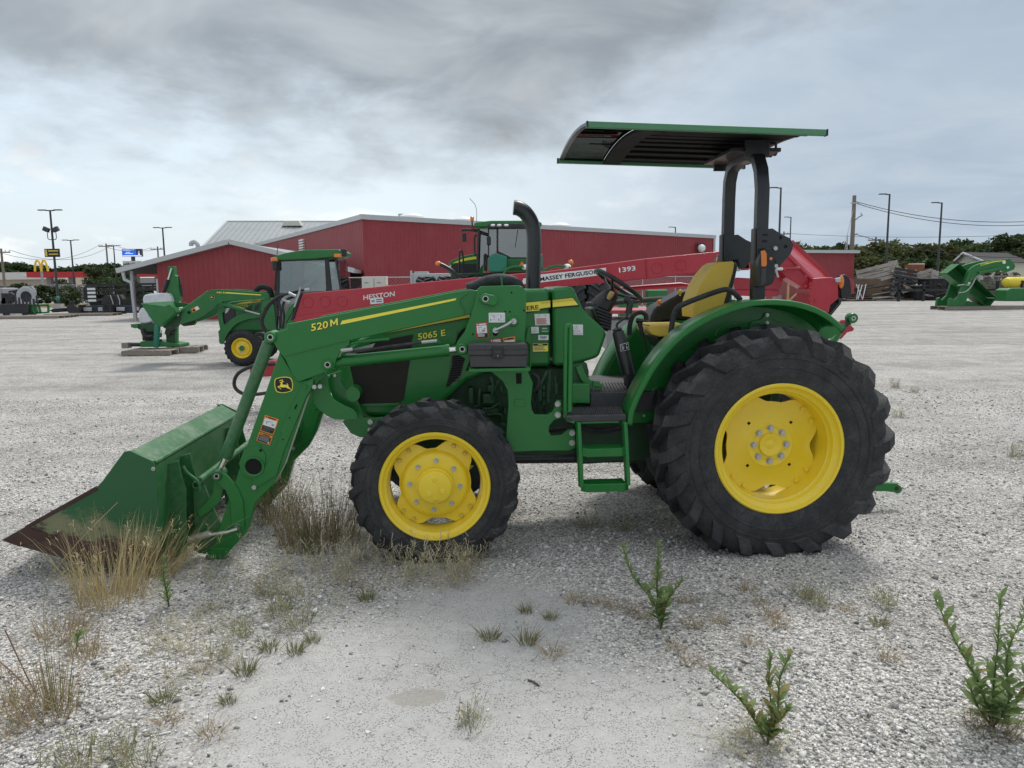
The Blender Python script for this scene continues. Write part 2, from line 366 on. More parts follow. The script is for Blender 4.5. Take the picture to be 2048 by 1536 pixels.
    hgt = t.math('SUBTRACT', hgt, t.math('MULTIPLY', t.math('MULTIPLY', crack, pm), .9))
    hgt = t.math('ADD', hgt, t.math('MULTIPLY', t.noise(pos, 40, 4), .25))
    b = t.new('ShaderNodeBump'); b.inputs['Strength'].default_value = .30; b.inputs['Distance'].default_value = .007; t.link(hgt, b.inputs['Height']); t.link(b.outputs[0], p.inputs['Normal'])
    MATS['ground'] = m
ground_mat()
def stone_mat():
    m = bpy.data.materials.new('loose_stone'); m.use_nodes = True; t = NT(m.node_tree); t.n.clear()
    p = t.new('ShaderNodeBsdfPrincipled'); o = t.new('ShaderNodeOutputMaterial'); t.link(p.outputs[0], o.inputs[0])
    ge = t.new('ShaderNodeNewGeometry'); cr = t.new('ShaderNodeValToRGB'); e = cr.color_ramp.elements
    e[0].color = (.12, .118, .116, 1); e[1].color = (.80, .79, .77, 1)
    for q, c in ((.14, (.34, .335, .32)), (.4, (.55, .54, .52)), (.62, (.62, .57, .48)), (.68, (.72, .71, .69))): k = e.new(q); k.color = (*c, 1)
    t.link(ge.outputs['Random Per Island'], cr.inputs[0]); t.link(cr.outputs[0], p.inputs['Base Color']); p.inputs['Roughness'].default_value = .9
    MATS['stone'] = m
stone_mat()
def grass_ground_mat():
    m = bpy.data.materials.new('dry_verge'); m.use_nodes = True; t = NT(m.node_tree); t.n.clear()
    p = t.new('ShaderNodeBsdfPrincipled'); o = t.new('ShaderNodeOutputMaterial'); t.link(p.outputs[0], o.inputs[0])
    ge = t.new('ShaderNodeNewGeometry'); pos = ge.outputs['Position']
    a = t.mix(t.ramp(t.noise(pos, .12, 6, .6), .35, .62), (.30, .22, .12), (.13, .14, .055)); c = t.mix(t.math('MULTIPLY', t.noise(pos, 3, 5, .7), .5), a, (.36, .30, .19))
    t.link(c, p.inputs['Base Color']); p.inputs['Roughness'].default_value = .95
    b = t.new('ShaderNodeBump'); b.inputs['Strength'].default_value = .6; b.inputs['Distance'].default_value = .1; t.link(t.noise(pos, 9, 5, .7), b.inputs['Height']); t.link(b.outputs[0], p.inputs['Normal'])
    MATS['verge'] = m
grass_ground_mat()
pmat('asphalt', (.075, .075, .078), .9, var=.15, scale=.3); pmat('concrete', (.38, .375, .36), .85, var=.1, scale=.5)
gm_ = MB(); gm_.face([(-900, -40, 0), (900, -40, 0), (900, 1400, 0), (-900, 1400, 0)]); struct(gm_.build('ground', 'ground', smooth=0))
v_ = MB()   # dry grass verge beyond the yard: west side, then the east side past the scrap
v_.face([(-170, 58, .004), (-25.5, 66, .004), (-25.5, 84, .004), (-170, 80, .004)]); struct(v_.build('grass_verge', 'verge', smooth=0))
v_ = MB(); v_.face([(27, 75, .004), (200, 58, .004), (500, 300, .004), (20, 300, .004)]); struct(v_.build('grass_field', 'verge', smooth=0))
v_ = MB(); v_.face([(-260, 88, .004), (-26, 96, .004), (-26, 112, .004), (-260, 108, .004)]); struct(v_.build('road', 'asphalt', smooth=0))
v_ = MB(); v_.face([(-400, 118, .006), (-20, 122, .006), (-20, 205, .006), (-400, 205, .006)]); struct(v_.build('forecourt', 'concrete', smooth=0))
v_ = MB(); v_.face([(-900, 206, .004), (-10, 206, .004), (-10, 1000, .004), (-900, 1000, .004)]); struct(v_.build('far_field', 'verge', smooth=0))
# loose stones lying proud of the surface, thick on the gravel, thin on the bare patch
def patch_at(x, y):
    d_ = 9.
    for (cx_, cy_), rx_ in zip([(-0.4706,2.8632),(0.2972,2.6103),(-0.1738,3.5905)], (.85, .55, .52)): d_ = np.minimum(d_, np.hypot(x-cx_, y-cy_)/rx_)
    return d_
def stones():
    rg = np.random.default_rng(5); n = 190000
    y = 1.9+rg.random(n)**1.6*9.5; x = (rg.random(n)-.5)*(2*.74*y+.6)
    pd = patch_at(x, y); keep = rg.random(n) < np.clip((pd-.75)*1.6, .05, 1); x, y, pd = x[keep], y[keep], pd[keep]
    clump = np.sin(x*2.1+np.sin(y*1.7))*np.sin(y*2.9+np.cos(x*1.3)); k2 = rg.random(len(x)) < .62+.38*clump; x, y = x[k2], y[k2]; n = len(x)
    s = np.exp(rg.normal(math.log(.0052), .42, n)); s = np.minimum(s, .019)*(1+.045*y)
    ph = rg.random((n, 6))*2*np.pi; u = np.array([[1, 0, 0], [-.5, .87, 0], [-.5, -.87, 0], [.25, .43, .85], [-.5, 0, .8], [.3, -.4, .75], [0, 0, -.5]])
    rz = rg.random(n)*2*np.pi; c, s_ = np.cos(rz), np.sin(rz)
    V = u[None]*(1+.35*rg.standard_normal((n, 7, 1)))*np.stack([np.ones(n), .6+.4*rg.random(n), .45+.35*rg.random(n)], 1)[:, None]
    X = V[..., 0]*c[:, None]-V[..., 1]*s_[:, None]; Y = V[..., 0]*s_[:, None]+V[..., 1]*c[:, None]
    P = np.stack([x[:, None]+X*s[:, None], y[:, None]+Y*s[:, None], V[..., 2]*s[:, None]+.1*s[:, None]], -1).reshape(-1, 3)
    T = np.array([[0, 1, 3], [1, 4, 3], [1, 2, 4], [2, 5, 4], [2, 0, 5], [0, 3, 5], [3, 4, 5], [1, 0, 6], [2, 1, 6], [0, 2, 6]])
    F = (T[None]+(np.arange(n)*7)[:, None, None]).reshape(-1, 3)
    me = bpy.data.meshes.new('loose_gravel'); me.vertices.add(len(P)); me.vertices.foreach_set('co', P.ravel())
    me.loops.add(F.size); me.loops.foreach_set('vertex_index', F.ravel().astype(np.int32)); me.polygons.add(len(F)); me.polygons.foreach_set('loop_start', (np.arange(len(F))*3).astype(np.int32)); me.update(calc_edges=True); me.validate()
    me.materials.append(MATS['stone']); o = bpy.data.objects.new('loose_gravel', me); COL.objects.link(o); o['kind'] = 'stuff'; tag(o, 'pale crushed limestone gravel strewn over the yard', 'gravel')
stones()

# ================================================================== buildings
pmat('red_sheet', (.28, .026, .034), .5, dust=.55, dustc=(.36, .13, .14), var=.10, scale=.25)  # pinkish dust tint also paints in haze and reflection over the red
pmat('roof_sheet', (.36, .385, .395), .42, metal=.25, dust=.35, dustc=(.5, .51, .5), var=.08, scale=.2)
pmat('trim', (.50, .52, .52), .45, metal=.2, var=.06)
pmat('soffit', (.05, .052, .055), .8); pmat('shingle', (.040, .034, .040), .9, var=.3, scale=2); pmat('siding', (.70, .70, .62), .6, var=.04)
pmat('stucco', (.46, .38, .30), .8); pmat('pale_wall', (.62, .60, .56), .7); pmat('window', (.05, .06, .07), .15)
pmat('canopy_red', (.46, .018, .022), .4); pmat('arch_yellow', (.86, .55, .03), .4); pmat('pole', (.045, .047, .05), .5); pmat('wood_pole', (.22, .185, .15), .9, var=.2, scale=1)
pmat('brick_red', (.20, .055, .032), .9)
def corr_wall(p0, p1, top, z0=0, pitch=.26, depth=.013, mb=None, mi=0):
    """ribbed steel cladding between two ground points; top(t) gives the height"""
    mb = mb or MB(); a, b = Vector((p0[0], p0[1], 0)), Vector((p1[0], p1[1], 0)); d_ = b-a; n = max(2, int(d_.length/pitch)); nrm = Vector((d_.y, -d_.x, 0)).normalized()
    st = []
    for i in range(n):
        for q, o in ((0, 0), (.72, 0), (.78, 1), (.92, 1), (.98, 0)): st.append(((i+q)/n, o))
    st.append((1, 0)); v = []
    for t, o in st:
        p = a+d_*t+nrm*o*depth; v += [(p.x, p.y, z0), (p.x, p.y, top(t))]
    return mb.add(v, [(2*i, 2*i+2, 2*i+3, 2*i+1) for i in range(len(st)-1)], mi)
K, A, B = (-7.7167,40.0,5.2291), (16.2822,61.0,5.1196), (-22.0362,66.0,5.299)
HM = K[2]
mb_ = thing('warehouse', 'large red ribbed steel warehouse with pale grey eave trim', 'building', (0, 0, 0))
corr_wall(K, A, lambda t: HM).build('wall', 'red_sheet', mb_, smooth=20)
corr_wall(B, K, lambda t: HM).build('wall', 'red_sheet', mb_, smooth=20)
D_ = (A[0]+B[0]-K[0], A[1]+B[1]-K[1])
corr_wall(A, D_, lambda t: HM, pitch=.6).build('wall', 'red_sheet', mb_, smooth=20)
q = MB(); ctr = ((A[0]+B[0])/2, (A[1]+B[1])/2, HM+1.1)
for u, w_ in ((K, A), (A, D_), (D_, B), (B, K)): q.face([(u[0], u[1], HM+.02), (w_[0], w_[1], HM+.02), ctr])
rf = q.build('roof', 'roof_sheet', mb_, smooth=0)
def eave(p0, p1, z, parent, h=.26, d_=.22, ext=.15):
    a, b = Vector((p0[0], p0[1], z)), Vector((p1[0], p1[1], z)); e = (b-a).normalized()
    return MB().bar(a-e*ext, b+e*ext, d_, h).build('eave_trim', 'trim', parent, smooth=0)
eave(K, A, HM-.02, mb_); eave(B, K, HM-.02, mb_)
MB().bar((A[0]+.02, A[1]-.05, 0), (A[0]+.02, A[1]-.05, HM-.15), .16, .16, (1, 0, 0)).build('corner_trim', 'trim', mb_)
for px_ in ((821, 1.0), (918, .9), (1130, 1.0)):
    t = (px_[0]-725)/703*.86; x = K[0]+(A[0]-K[0])*t-.8; y = K[1]+(A[1]-K[1])*t+1.6
    MB().ball((x, y, HM+.12), (.85*px_[1], .42), 12, 6).build('skylight_dome', 'white', rf)
for X, Y, m_ in [(-6.467,44.5,5.5213)]: MB().cyl((X, Y+.8, HM-.1), (X, Y+.8, HM+.45), .09).cyl((X, Y+.8, HM+.45), (X, Y+.8, HM+.6), .16).build('roof_vent', 'trim', rf)
wl = (14.8572,59.7,4.2475); MB().box((wl[0], wl[1]-.35, wl[2]), (.6, .2, .8)).ball((wl[0], wl[1]-.5, wl[2]), (.32, .3), 12, 6, 1).build('wall_lamp', ['pole', 'white'], mb_)
lv = (-13.6876,52.0,4.3255); lvo = MB()
for i in range(6): lvo.box((lv[0]-.35, lv[1]-.45, lv[2]-.45+i*.17), (1.25, .3, .1), rotm('Z', -62))
lvo.build('louvre', 'white', mb_)
# taller roof behind
bb = thing('gabled_warehouse', 'long building with a pale grey metal gable roof and rooftop skylight box', 'building')
e0, e1 = (-27.0891,67.0,5.0995), (-28.0812,76.0,8.0746); dv = Vector((math.cos(R(7.6)), math.sin(R(7.6)), 0)); Ln = 17.5
q = MB(); Pe, Pr = Vector(e0), Vector(e1); step = 0
def roof_pt(s, t): return (Pe*(1-t)+Pr*t)+dv*s
q.face([roof_pt(0, 0), roof_pt(Ln, 0), roof_pt(Ln, 1), roof_pt(0, 1)])
for i in range(int(Ln/.5)): q.bar(roof_pt(i*.5+.1, 0)+Vector((0, 0, .03)), roof_pt(i*.5+.1, 1)+Vector((0, 0, .03)), .06, .06)
rr_ = q.build('roof', 'roof_sheet', bb, smooth=0)
q = MB(); bk = Vector((0, 9, 0)); q.face([Pr, Pr+dv*Ln, Pr+dv*Ln+bk+Vector((0, 0, -3)), Pr+bk+Vector((0, 0, -3))]); q.build('roof', 'roof_sheet', bb, smooth=0)
q = MB(); q.face([(Pe.x, Pe.y, 0), (Pe.x+dv.x*Ln, Pe.y+dv.y*Ln, 0), Pe+dv*Ln, Pe]); q.face([(Pe.x, Pe.y, 0), Pe, Pr, Pr+bk+Vector((0, 0, -3)), (Pr.x, Pr.y+9, 0)]); q.build('wall', 'red_sheet', bb, smooth=0)
MB().bar(Pr, Pr+dv*Ln, .3, .14).build('ridge_cap', 'trim', bb); MB().bar(Pe, Pr, .2, .2).build('rake_trim', 'trim', bb)
s0 = roof_pt(6.6, .80); MB().prism([(-.95, 0), (.95, 0), (.7, .5), (-.7, .5)], -.5, .5).build('skylight', 'cream', rr_, bevel=.03).location = (s0.x, s0.y, s0.z)
# low shed with open bay
ls = thing('low_shed', 'low red gabled shed with a lean-to bay open at one end', 'building')
pk, lc, le = (-14.1934,38.8,3.9455), (-18.0817,38.8,2.9559), (-19.9778,38.8,2.5464)
slope = (pk[2]-le[2])/(pk[0]-le[0]); xr = K[0]-.5; YS = 38.8
def shz(x): return pk[2]-slope*abs(x-pk[0])
corr_wall((lc[0], YS), (xr, YS), lambda t: shz(lc[0]+(xr-lc[0])*t)-.05).build('wall', 'red_sheet', ls, smooth=20)
corr_wall((lc[0], YS+16), (lc[0], YS), lambda t: shz(lc[0])-.05).build('wall', 'red_sheet', ls, smooth=20)
for sgn, xe in ((-1, le[0]), (1, xr+.3)):
    q = MB(); ze = shz(xe); a, b = (pk[0], pk[2]), (xe, ze)
    q.prism([a, b, (b[0], b[1]-.14), (a[0], a[1]-.14)], YS-.35, YS+16); q.build('roof', 'roof_sheet', ls, smooth=0)
    MB().bar((pk[0], YS-.38, pk[2]-.02), (xe, YS-.38, ze-.02), .08, .24, (0, 0, 1)).build('rake_trim', 'trim', ls)
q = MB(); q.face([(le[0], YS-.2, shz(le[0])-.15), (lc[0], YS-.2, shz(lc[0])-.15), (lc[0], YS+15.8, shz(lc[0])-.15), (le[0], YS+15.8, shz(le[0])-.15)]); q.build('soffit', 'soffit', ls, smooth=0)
for x, y in (((-19.4294,2.0587)[0], YS+.1), ((-20.7838,2.0975)[0]-.1, YS+6)): MB().bx(x-.075, x+.075, y-.075, y+.075, 0, shz(x)-.16).build('post', 'galv', ls)
fl = MB().cyl((0, 0, 0), (0, 0, .9), .12); fl.tube(spline([(0, 0, .9), (0, 0, 1.05), (-.14, 0, 1.22), (-.34, 0, 1.15), (-.36, 0, 1.0)]), .12, 10)
fp = (-17.2381,42.0,3.6904); fo = fl.build('flue', 'galv', ls); fo.location = (fp[0], fp[1], shz(fp[0])-.3)
gp = (-19.6028,2.4356); MB().tube([(gp[0], 38.35, gp[1]), (gp[0]+.05, 38.35, gp[1]-.35), (gp[0]+.35, 38.4, gp[1]-.5), (gp[0]+.42, 38.4, 0)], .09, 8).build('downpipe', 'galv', ls)
# small red store on the right
ss = thing('small_shed', 'small plain red metal shed with pale roof edge beside the trees', 'building')
a, b = (22.9122,60.0,3.8282), (28.0592,62.0,3.4925)
for u, w_ in ((a, b), (b, (b[0]+.5, b[1]+8, 0)), ((a[0], a[1]+8, 0), a)): corr_wall(u, w_, lambda t: a[2]).build('wall', 'red_sheet', ss, smooth=20)
q = MB(); q.box(((a[0]+b[0])/2, 65, a[2]+.1), (b[0]-a[0]+.5, 9.2, .22), rotm('Z', 20)) if False else q.add([(a[0]-.2, a[1]-.3, a[2]), (b[0]+.3, b[1]-.3, a[2]), (b[0]+.8, b[1]+8.2, a[2]), (a[0]-.2, a[1]+8.2, a[2]), (a[0]-.2, a[1]-.3, a[2]+.24), (b[0]+.3, b[1]-.3, a[2]+.24), (b[0]+.8, b[1]+8.2, a[2]+.5), (a[0]-.2, a[1]+8.2, a[2]+.5)], [(3, 2, 1, 0), (4, 5, 6, 7), (0, 1, 5, 4), (1, 2, 6, 5), (2, 3, 7, 6), (3, 0, 4, 7)])
q.build('roof', 'trim', ss, smooth=0)
# house
hs_ = thing('house', 'white sided house with dark shingle roof behind the trees', 'house')
ga, gl, gr = (52.1985,88.0,4.5817), (51.7761,89.0,4.0473), (52.1095,84.0,3.4439)
hv = Vector((7.5, 3.2, 0)); GA, GL, GR = Vector(ga), Vector(gl), Vector(gr); GL.z = GR.z
q = MB(); q.face([(GL.x, GL.y, 0), (GR.x, GR.y, 0), GR, GA, GL]); q.face([(GR.x, GR.y, 0), (GR.x+hv.x, GR.y+hv.y, 0), GR+hv, GR]); q.build('wall', 'siding', hs_, smooth=0)
q = MB(); o_ = (GR-GL).normalized()*.4; n_ = Vector((-.35, -.8, 0)); up = Vector((0, 0, .12))
q.face([GA+n_+up, GR+n_+o_+up*.2, GR+hv+o_+up*.2, GA+hv+up]); q.face([GL+n_-o_+up*.2, GA+n_+up, GA+hv+up, GL+hv-o_+up*.2]); q.build('roof', 'shingle', hs_, smooth=0)
MB().bar(GA+n_+up*.4, GR+n_+o_, .08, .2).bar(GA+n_+up*.4, GL+n_-o_, .08, .2).build('bargeboard', 'white', hs_)
gv = GA+Vector((.2, -.25, -.75)); MB().lathe([(.001, -.05), (.34, -.05), (.34, .05)], gv, 14).build('gable_vent', 'grey', hs_)
MB().bx(GR.x-3.4, GR.x+4, GR.y-3.0, GR.y-1.2, 0, 1.1).build('porch', 'brick_red', hs_)
# ------------------------------------------------------------------ filling station and shops far to the west
st_ = thing('filling_station', 'filling station canopy with long red fascia on dark columns', 'filling station')
c0, c1 = (-96.7583,150.0,4.4494), (-71.0893,154.0,3.5267)
cz = c0[2]; e = Vector((c1[0]-c0[0], c1[1]-c0[1], 0)); ang = math.atan2(e.y, e.x)
q = MB(); mid_ = (Vector(c0)+Vector(c1))/2; q.box((mid_.x, mid_.y+6, cz-.05), (e.length, 12, 1.05), rotm('Z', math.degrees(ang))); q.build('fascia', 'canopy_red', st_)
q = MB(); q.box((mid_.x, mid_.y-.02, cz-.05), (e.length, .06, .16), rotm('Z', math.degrees(ang))); q.build('stripe', 'white', st_)
for i in range(6):
    p = Vector(c0)+e*(.1+.16*i); MB().bx(p.x-.45, p.x+.45, p.y+4, p.y+5, 0, cz-.6).build('column', 'grey', st_)
ar = thing('arch_sign', 'tall yellow double arch emblem above the red canopy', 'sign'); q = MB()
ap0, ap1 = (-92.7819,148.0,4.9635), (-90.2492,148.0,4.9373); w_ = (ap1[0]-ap0[0])/2; zh = 2.1
for k in range(2): q.tube(spline([(ap0[0]+w_*k+w_*u, 148, ap0[2]+zh*h_) for u, h_ in ((0, 0), (.1, .55), (.3, .92), (.5, 1), (.7, .92), (.9, .55), (1, 0))], 4), .19, 8)
q.build('arches', 'arch_yellow', ar); MB().bx((ap0[0]+ap1[0])/2-.2, (ap0[0]+ap1[0])/2+.2, 147.9, 148.1, 0, ap0[2]).build('pylon', 'grey', ar)
sh = thing('shop_row', 'pale low shop front with dark windows beyond the road', 'building')
s0, s1 = (-121.224,170.0,4.6057), (-99.9493,170.0,4.3852); q = MB(); q.bx(s0[0], s1[0], 170, 184, 0, s0[2]); q.build('wall', 'stucco', sh)
MB().bx(s0[0]-.5, s1[0]+.5, 169.2, 170, s0[2]-.9, s0[2]+.7).build('fascia', 'pale_wall', sh)
for i in range(9): x = s0[0]+2+i*(s1[0]-s0[0]-4)/9; MB().bx(x, x+1.6, 169.93, 170.1, .3, 2.3).build('window', 'window', sh)
sh2 = thing('long_shop', 'long pale grey shop building behind the filling station', 'building')
s0, s1 = (-130.0502,215.0,4.0157), (-98.1545,215.0,3.6848); MB().bx(s0[0], s1[0], 215, 240, 0, s0[2]+.4).build('wall', 'grey', sh2)
for i in range(10): x = s0[0]+1+i*3.1; MB().bx(x, x+1.9, 214.9, 215.1, .4, 2.0).build('window', 'window', sh2)
# billboard and pylon sign
bl = thing('billboard', 'blue electronic billboard with small portrait panel on a dark post', 'billboard')
a, b = (-91.8669,180.0,10.7145), (-87.2184,180.0,8.9183); zt, zb = a[2], b[2]
MB().bx(a[0], b[0], 180, 180.6, zb, zt).build('frame', 'pole', bl)
def emat(n, c, s_):
    m = bpy.data.materials.new(n); m.use_nodes = True; t = NT(m.node_tree); t.n.clear(); o = t.new('ShaderNodeOutputMaterial'); e_ = t.new('ShaderNodeEmission'); e_.inputs[0].default_value = (*c, 1); e_.inputs[1].default_value = s_; t.link(e_.outputs[0], o.inputs[0]); MATS[n] = m
emat('led_blue', (.03, .13, .62), .8); emat('led_white', (.7, .78, .95), .8); emat('led_dark', (.02, .03, .08), .6); emat('led_skin', (.55, .33, .27), .7)
W_ = b[0]-a[0]; H_ = zt-zb
q = MB(); y_ = 179.97; q.face([(a[0]+.05, y_, zb+.05), (b[0]-.05, y_, zb+.05), (b[0]-.05, y_, zt-.05), (a[0]+.05, y_, zt-.05)]); sc_ = q.build('screen', 'led_blue', bl, smooth=0)
q = MB()
def rc(u0, v0, u1, v1, mi, d_=.02): q.face([(a[0]+W_*u0, y_-d_, zb+H_*v0), (a[0]+W_*u1, y_-d_, zb+H_*v0), (a[0]+W_*u1, y_-d_, zb+H_*v1), (a[0]+W_*u0, y_-d_, zb+H_*v1)], mi)
for r_ in ((.05, .82, .62, .9, 0), (.2, .55, .42, .62, 0), (.14, .36, .56, .44, 0), (.02, .04, .98, .16, 0), (.73, .16, .98, .97, 1)): rc(*r_)
rc(.81, .22, .91, .40, 0, .03); rc(.82, .42, .90, .78, 2, .03); q.build('picture', ['led_white', 'led_dark', 'led_skin'], sc_, smooth=0)
MB().cyl(((a[0]+b[0])/2, 180.4, 0), ((a[0]+b[0])/2, 180.4, zb), .45).build('post', 'pole', bl)
pl_ = thing('pylon_sign', 'white pylon sign with dark lettering below the billboard', 'sign')
a, b = (-71.4869,140.0,6.53), (-68.1586,140.0,5.4946); MB().bx(a[0], b[0], 140, 140.4, b[2], a[2]).build('panel', 'pale_wall', pl_); MB().bx(a[0]+1, a[0]+1.3, 140.1, 140.3, 0, b[2]).bx(b[0]-1.3, b[0]-1, 140.1, 140.3, 0, b[2]).build('post', 'pole', pl_)
q = MB(); rr = random.Random(3)
for i in range(12): x = a[0]+.15+i*.28; q.bx(x, x+.17, 139.96, 140, a[2]-.75, a[2]-.75+rr.choice((.3, .45)))
q.build('lettering', 'dark_blue', pl_)
# parked cars over there
pmat('car_white', (.75, .76, .76), .3, coat=.5); pmat('car_red', (.42, .03, .025), .3, coat=.5); pmat('car_grey', (.2, .21, .22), .3, coat=.5)
def car(px_, y, mat, lab, flip=1):
    x = px_; o = thing('parked_car', lab, 'car', (x, y, 0), 0, 'cars parked by the filling station'); o.scale = (flip, 1, 1)
    MB().prism([(-2.2, .35), (2.2, .35), (2.25, .8), (1.2, .95), (.7, 1.45), (-1.2, 1.45), (-1.75, .98), (-2.25, .9)], -.85, .85).build('body', mat, o, bevel=.06)
    MB().prism([(-1.2, .97), (1.05, .97), (.62, 1.38), (-1.1, 1.38)], -.87, .87).build('window', 'window', o)
    for xx in (-1.35, 1.4): MB().lathe([(.001, 0), (.18, 0), (.2, .03), (.33, .03), (.33, .24), (.001, .24)], (xx, -.88, .33), 16).build('wheel', 'rubber_far', o)
for px_, y, m_, l_, f_ in (((-76.7447,1.8174)[0], 126, 'car_white', 'white parked car nearest the shop front', 1), ((-73.7382,1.7757)[0], 128, 'car_red', 'red parked car under the fascia', -1), ((-72.7449,1.7549)[0], 130, 'car_white', 'white parked car beside the red one', 1), ((-66.0311,1.7166)[0], 124, 'car_grey', 'grey parked car beyond the roadside tree', 1), ((-61.8618,1.4078)[0], 127, 'car_white', 'white parked car seen through the open shed bay', -1), ((-80.106,1.8733)[0], 122, 'car_grey', 'grey parked car by the long hedge', 1)): car(px_, y, m_, l_, f_)
# ================================================================== poles, lamps, wires
def lamp_post(px, py, Y, kind, label, sign=False):
    p = None
def mk_post(top, kind, label, r=.085):
    x, y, z = top; o = thing('lamp_post', label, 'lamp post', (x, y, 0), 0, 'lamp posts around the yard')
    MB().cyl((0, 0, 0), (0, 0, z), r*1.25, r*.8, 10).build('pole', 'pole', o); MB().bx(-.28, .28, -.28, .28, 0, .5).build('footing', 'concrete', o)
    for s_ in ((-1,) if kind == 'single' else (-1, 1)):
        q = MB(); q.bar((0, 0, z-.06), (s_*.35, 0, z-.02), .08, .08); q.box((s_*.6, 0, z+.0), (.55, .26, .07)); q.build('lamp_head', 'pole', o)
    return o
P_ = [((1562, 375, 62), 'single', 'dark lamp post rising behind the tractor roof posts'), ((1582, 434, 100), 'single', 'short-looking dark lamp post behind the red gooseneck'), ((1779.5, 388, 64), 'single', 'tall dark lamp post behind the scrap heap, beside the wooden pole'), ((1884, 405, 66), 'single', 'dark lamp post between the scrap heap and the house')]
for (top, k_, lab) in zip([(21.8504,62.0,9.1246),(36.6902,100.0,9.9145),(31.6406,64.0,8.7441),(37.1695,66.0,8.2046),(20.5344,95.0,8.4314),(-34.7916,58.0,7.5499),(-47.2778,82.0,6.8045),(-51.041,98.0,7.0527),(-33.6639,74.0,7.4019)], ['single']*5+['double']*4,
        [p_[2] for p_ in P_]+['dark lamp post behind the end of the warehouse', 'tall lamp post with floodlights and a small sign', 'dark lamp post rising beyond the hedge near the arches', 'dark lamp post near the billboard', 'dark lamp post behind the open shed bay']):
    o = mk_post(top, k_, lab)
    if 'floodlights' in lab:
        z = top[2]
        for s_ in (-1, 1):
            MB().tube(spline([(0, -.05, z-2.2), (s_*.3, -.05, z-2.15), (s_*.32, -.05, z-1.7)]), .03, 6).build('bracket', 'pole', o); MB().box((s_*.36, -.1, z-1.45), (.42, .25, .32), rotm('Y', s_*-25)).build('floodlight', 'pole', o)
        sg = MB().box((-.05, -.12, z-3.2), (1.15, .05, .62)).build('sign_panel', 'decal_black', o); MB().box((.05, -.15, z-3.05), (.75, .01, .1)).box((.05, -.15, z-3.3), (.7, .01, .09)).box((-.5, -.15, z-3.2), (.16, .01, .5)).build('lettering', 'decal_gold', sg)
        MB().ball((0, -.05, .9), (.16, .2), 8, 6).build('cap', 'teal', o)
def util(top, label, arm=True, r=.15):
    x, y, z = top; o = thing('utility_pole', label, 'utility pole', (x, y, 0), 0, 'wooden utility poles')
    MB().cyl((0, 0, 0), (0, 0, z), r*1.2, r*.85, 10).build('pole', 'wood_pole', o)
    if arm:
        MB().bx(-1.2, 1.2, -.22, -.1, z-.55, z-.4).build('crossarm', 'wood_pole', o)
        for k in (-1.1, -.6, .6, 1.1): MB().cyl((k, -.16, z-.4), (k, -.16, z-.15), .05, .03, 8).build('insulator', 'grey', o)
    return o
ut = [(31.3992,70.0,9.3057),(53.6984,112.0,7.8946),(-68.9578,130.0,9.1556),(-62.5376,135.0,8.8266),(-63.5218,95.0,6.6648),(50.1834,140.0,10.6145)]
u0 = util(ut[0], 'thick wooden utility pole with guy wires behind the red shed', False, .19)
z0 = ut[0][2]; MB().bx(-.4, .5, -.3, -.18, z0-.75, z0-.65).build('bracket', 'galv', u0); MB().cyl((-.5, -.1, 0), (-.5, -.1, z0*.62), .05).build('conduit', 'galv', u0)
MB().tube(spline([(.15, -.1, z0-2.2), (.5, -.1, z0-1.9), (.75, -.1, z0-1.8), (.6, -.1, z0-1.6)]), .04, 6).build('hardware', 'pole', u0); MB().tube([(.1, 0, z0-3.6), (.45, 0, z0-3.4)], .03).build('hardware', 'pole', u0)
MB().tube([(0, 0, z0-1), (-1.0, -1, z0-4), (-1.9, -2, 0)], .025, 5).build('guy_wire', 'galv', u0)
for t_, lab in zip(ut[1:], ['slim wooden utility pole in front of the trees, seen over the scrap', 'wooden utility pole with crossarm left of the billboard', 'wooden utility pole with crossarm above the open shed bay', 'wooden utility pole with crossarm past the pale shop front', 'far utility pole behind the small shed']): util(t_, lab)
def wire(a, b, sag, label, r=.028):
    a, b = Vector(a), Vector(b); pts = [a.lerp(b, t)+Vector((0, 0, -sag*4*t*(1-t))) for t in np.linspace(0, 1, 15)]
    tag(MB().tube(pts, r, 5).build('overhead_wire', 'pole'), label, 'wire', 'overhead wires')
e1, e2, e3 = [(48.7404,66.0,6.8209),(50.2368,68.0,6.7585),(59.402,80.0,4.2983)]
wt = ut[0]
for dz_, en, sg in ((-.5, e1, 1.0), (-.65, e2, 1.15), (-3.4, e3, 1.2)): wire((wt[0], wt[1], wt[2]+dz_), en, sg, 'overhead wire sagging from the thick wooden pole')
wire((ut[5][0], ut[5][1], ut[5][2]-.3), (ut[1][0]+25, ut[1][1], ut[1][2]+.2), .6, 'thin overhead wire crossing behind the small shed', .03)
for dx_ in (-1.1, 1.1): wire((ut[4][0]+dx_, ut[4][1], ut[4][2]-.2), (ut[2][0]+dx_, ut[2][1], ut[2][2]-.2), 1.8, 'overhead wire running above the red canopy'); wire((ut[2][0]+dx_, ut[2][1], ut[2][2]-.2), (ut[3][0]+dx_, ut[3][1], ut[3][2]-.2), .8, 'overhead wire running past the billboard')
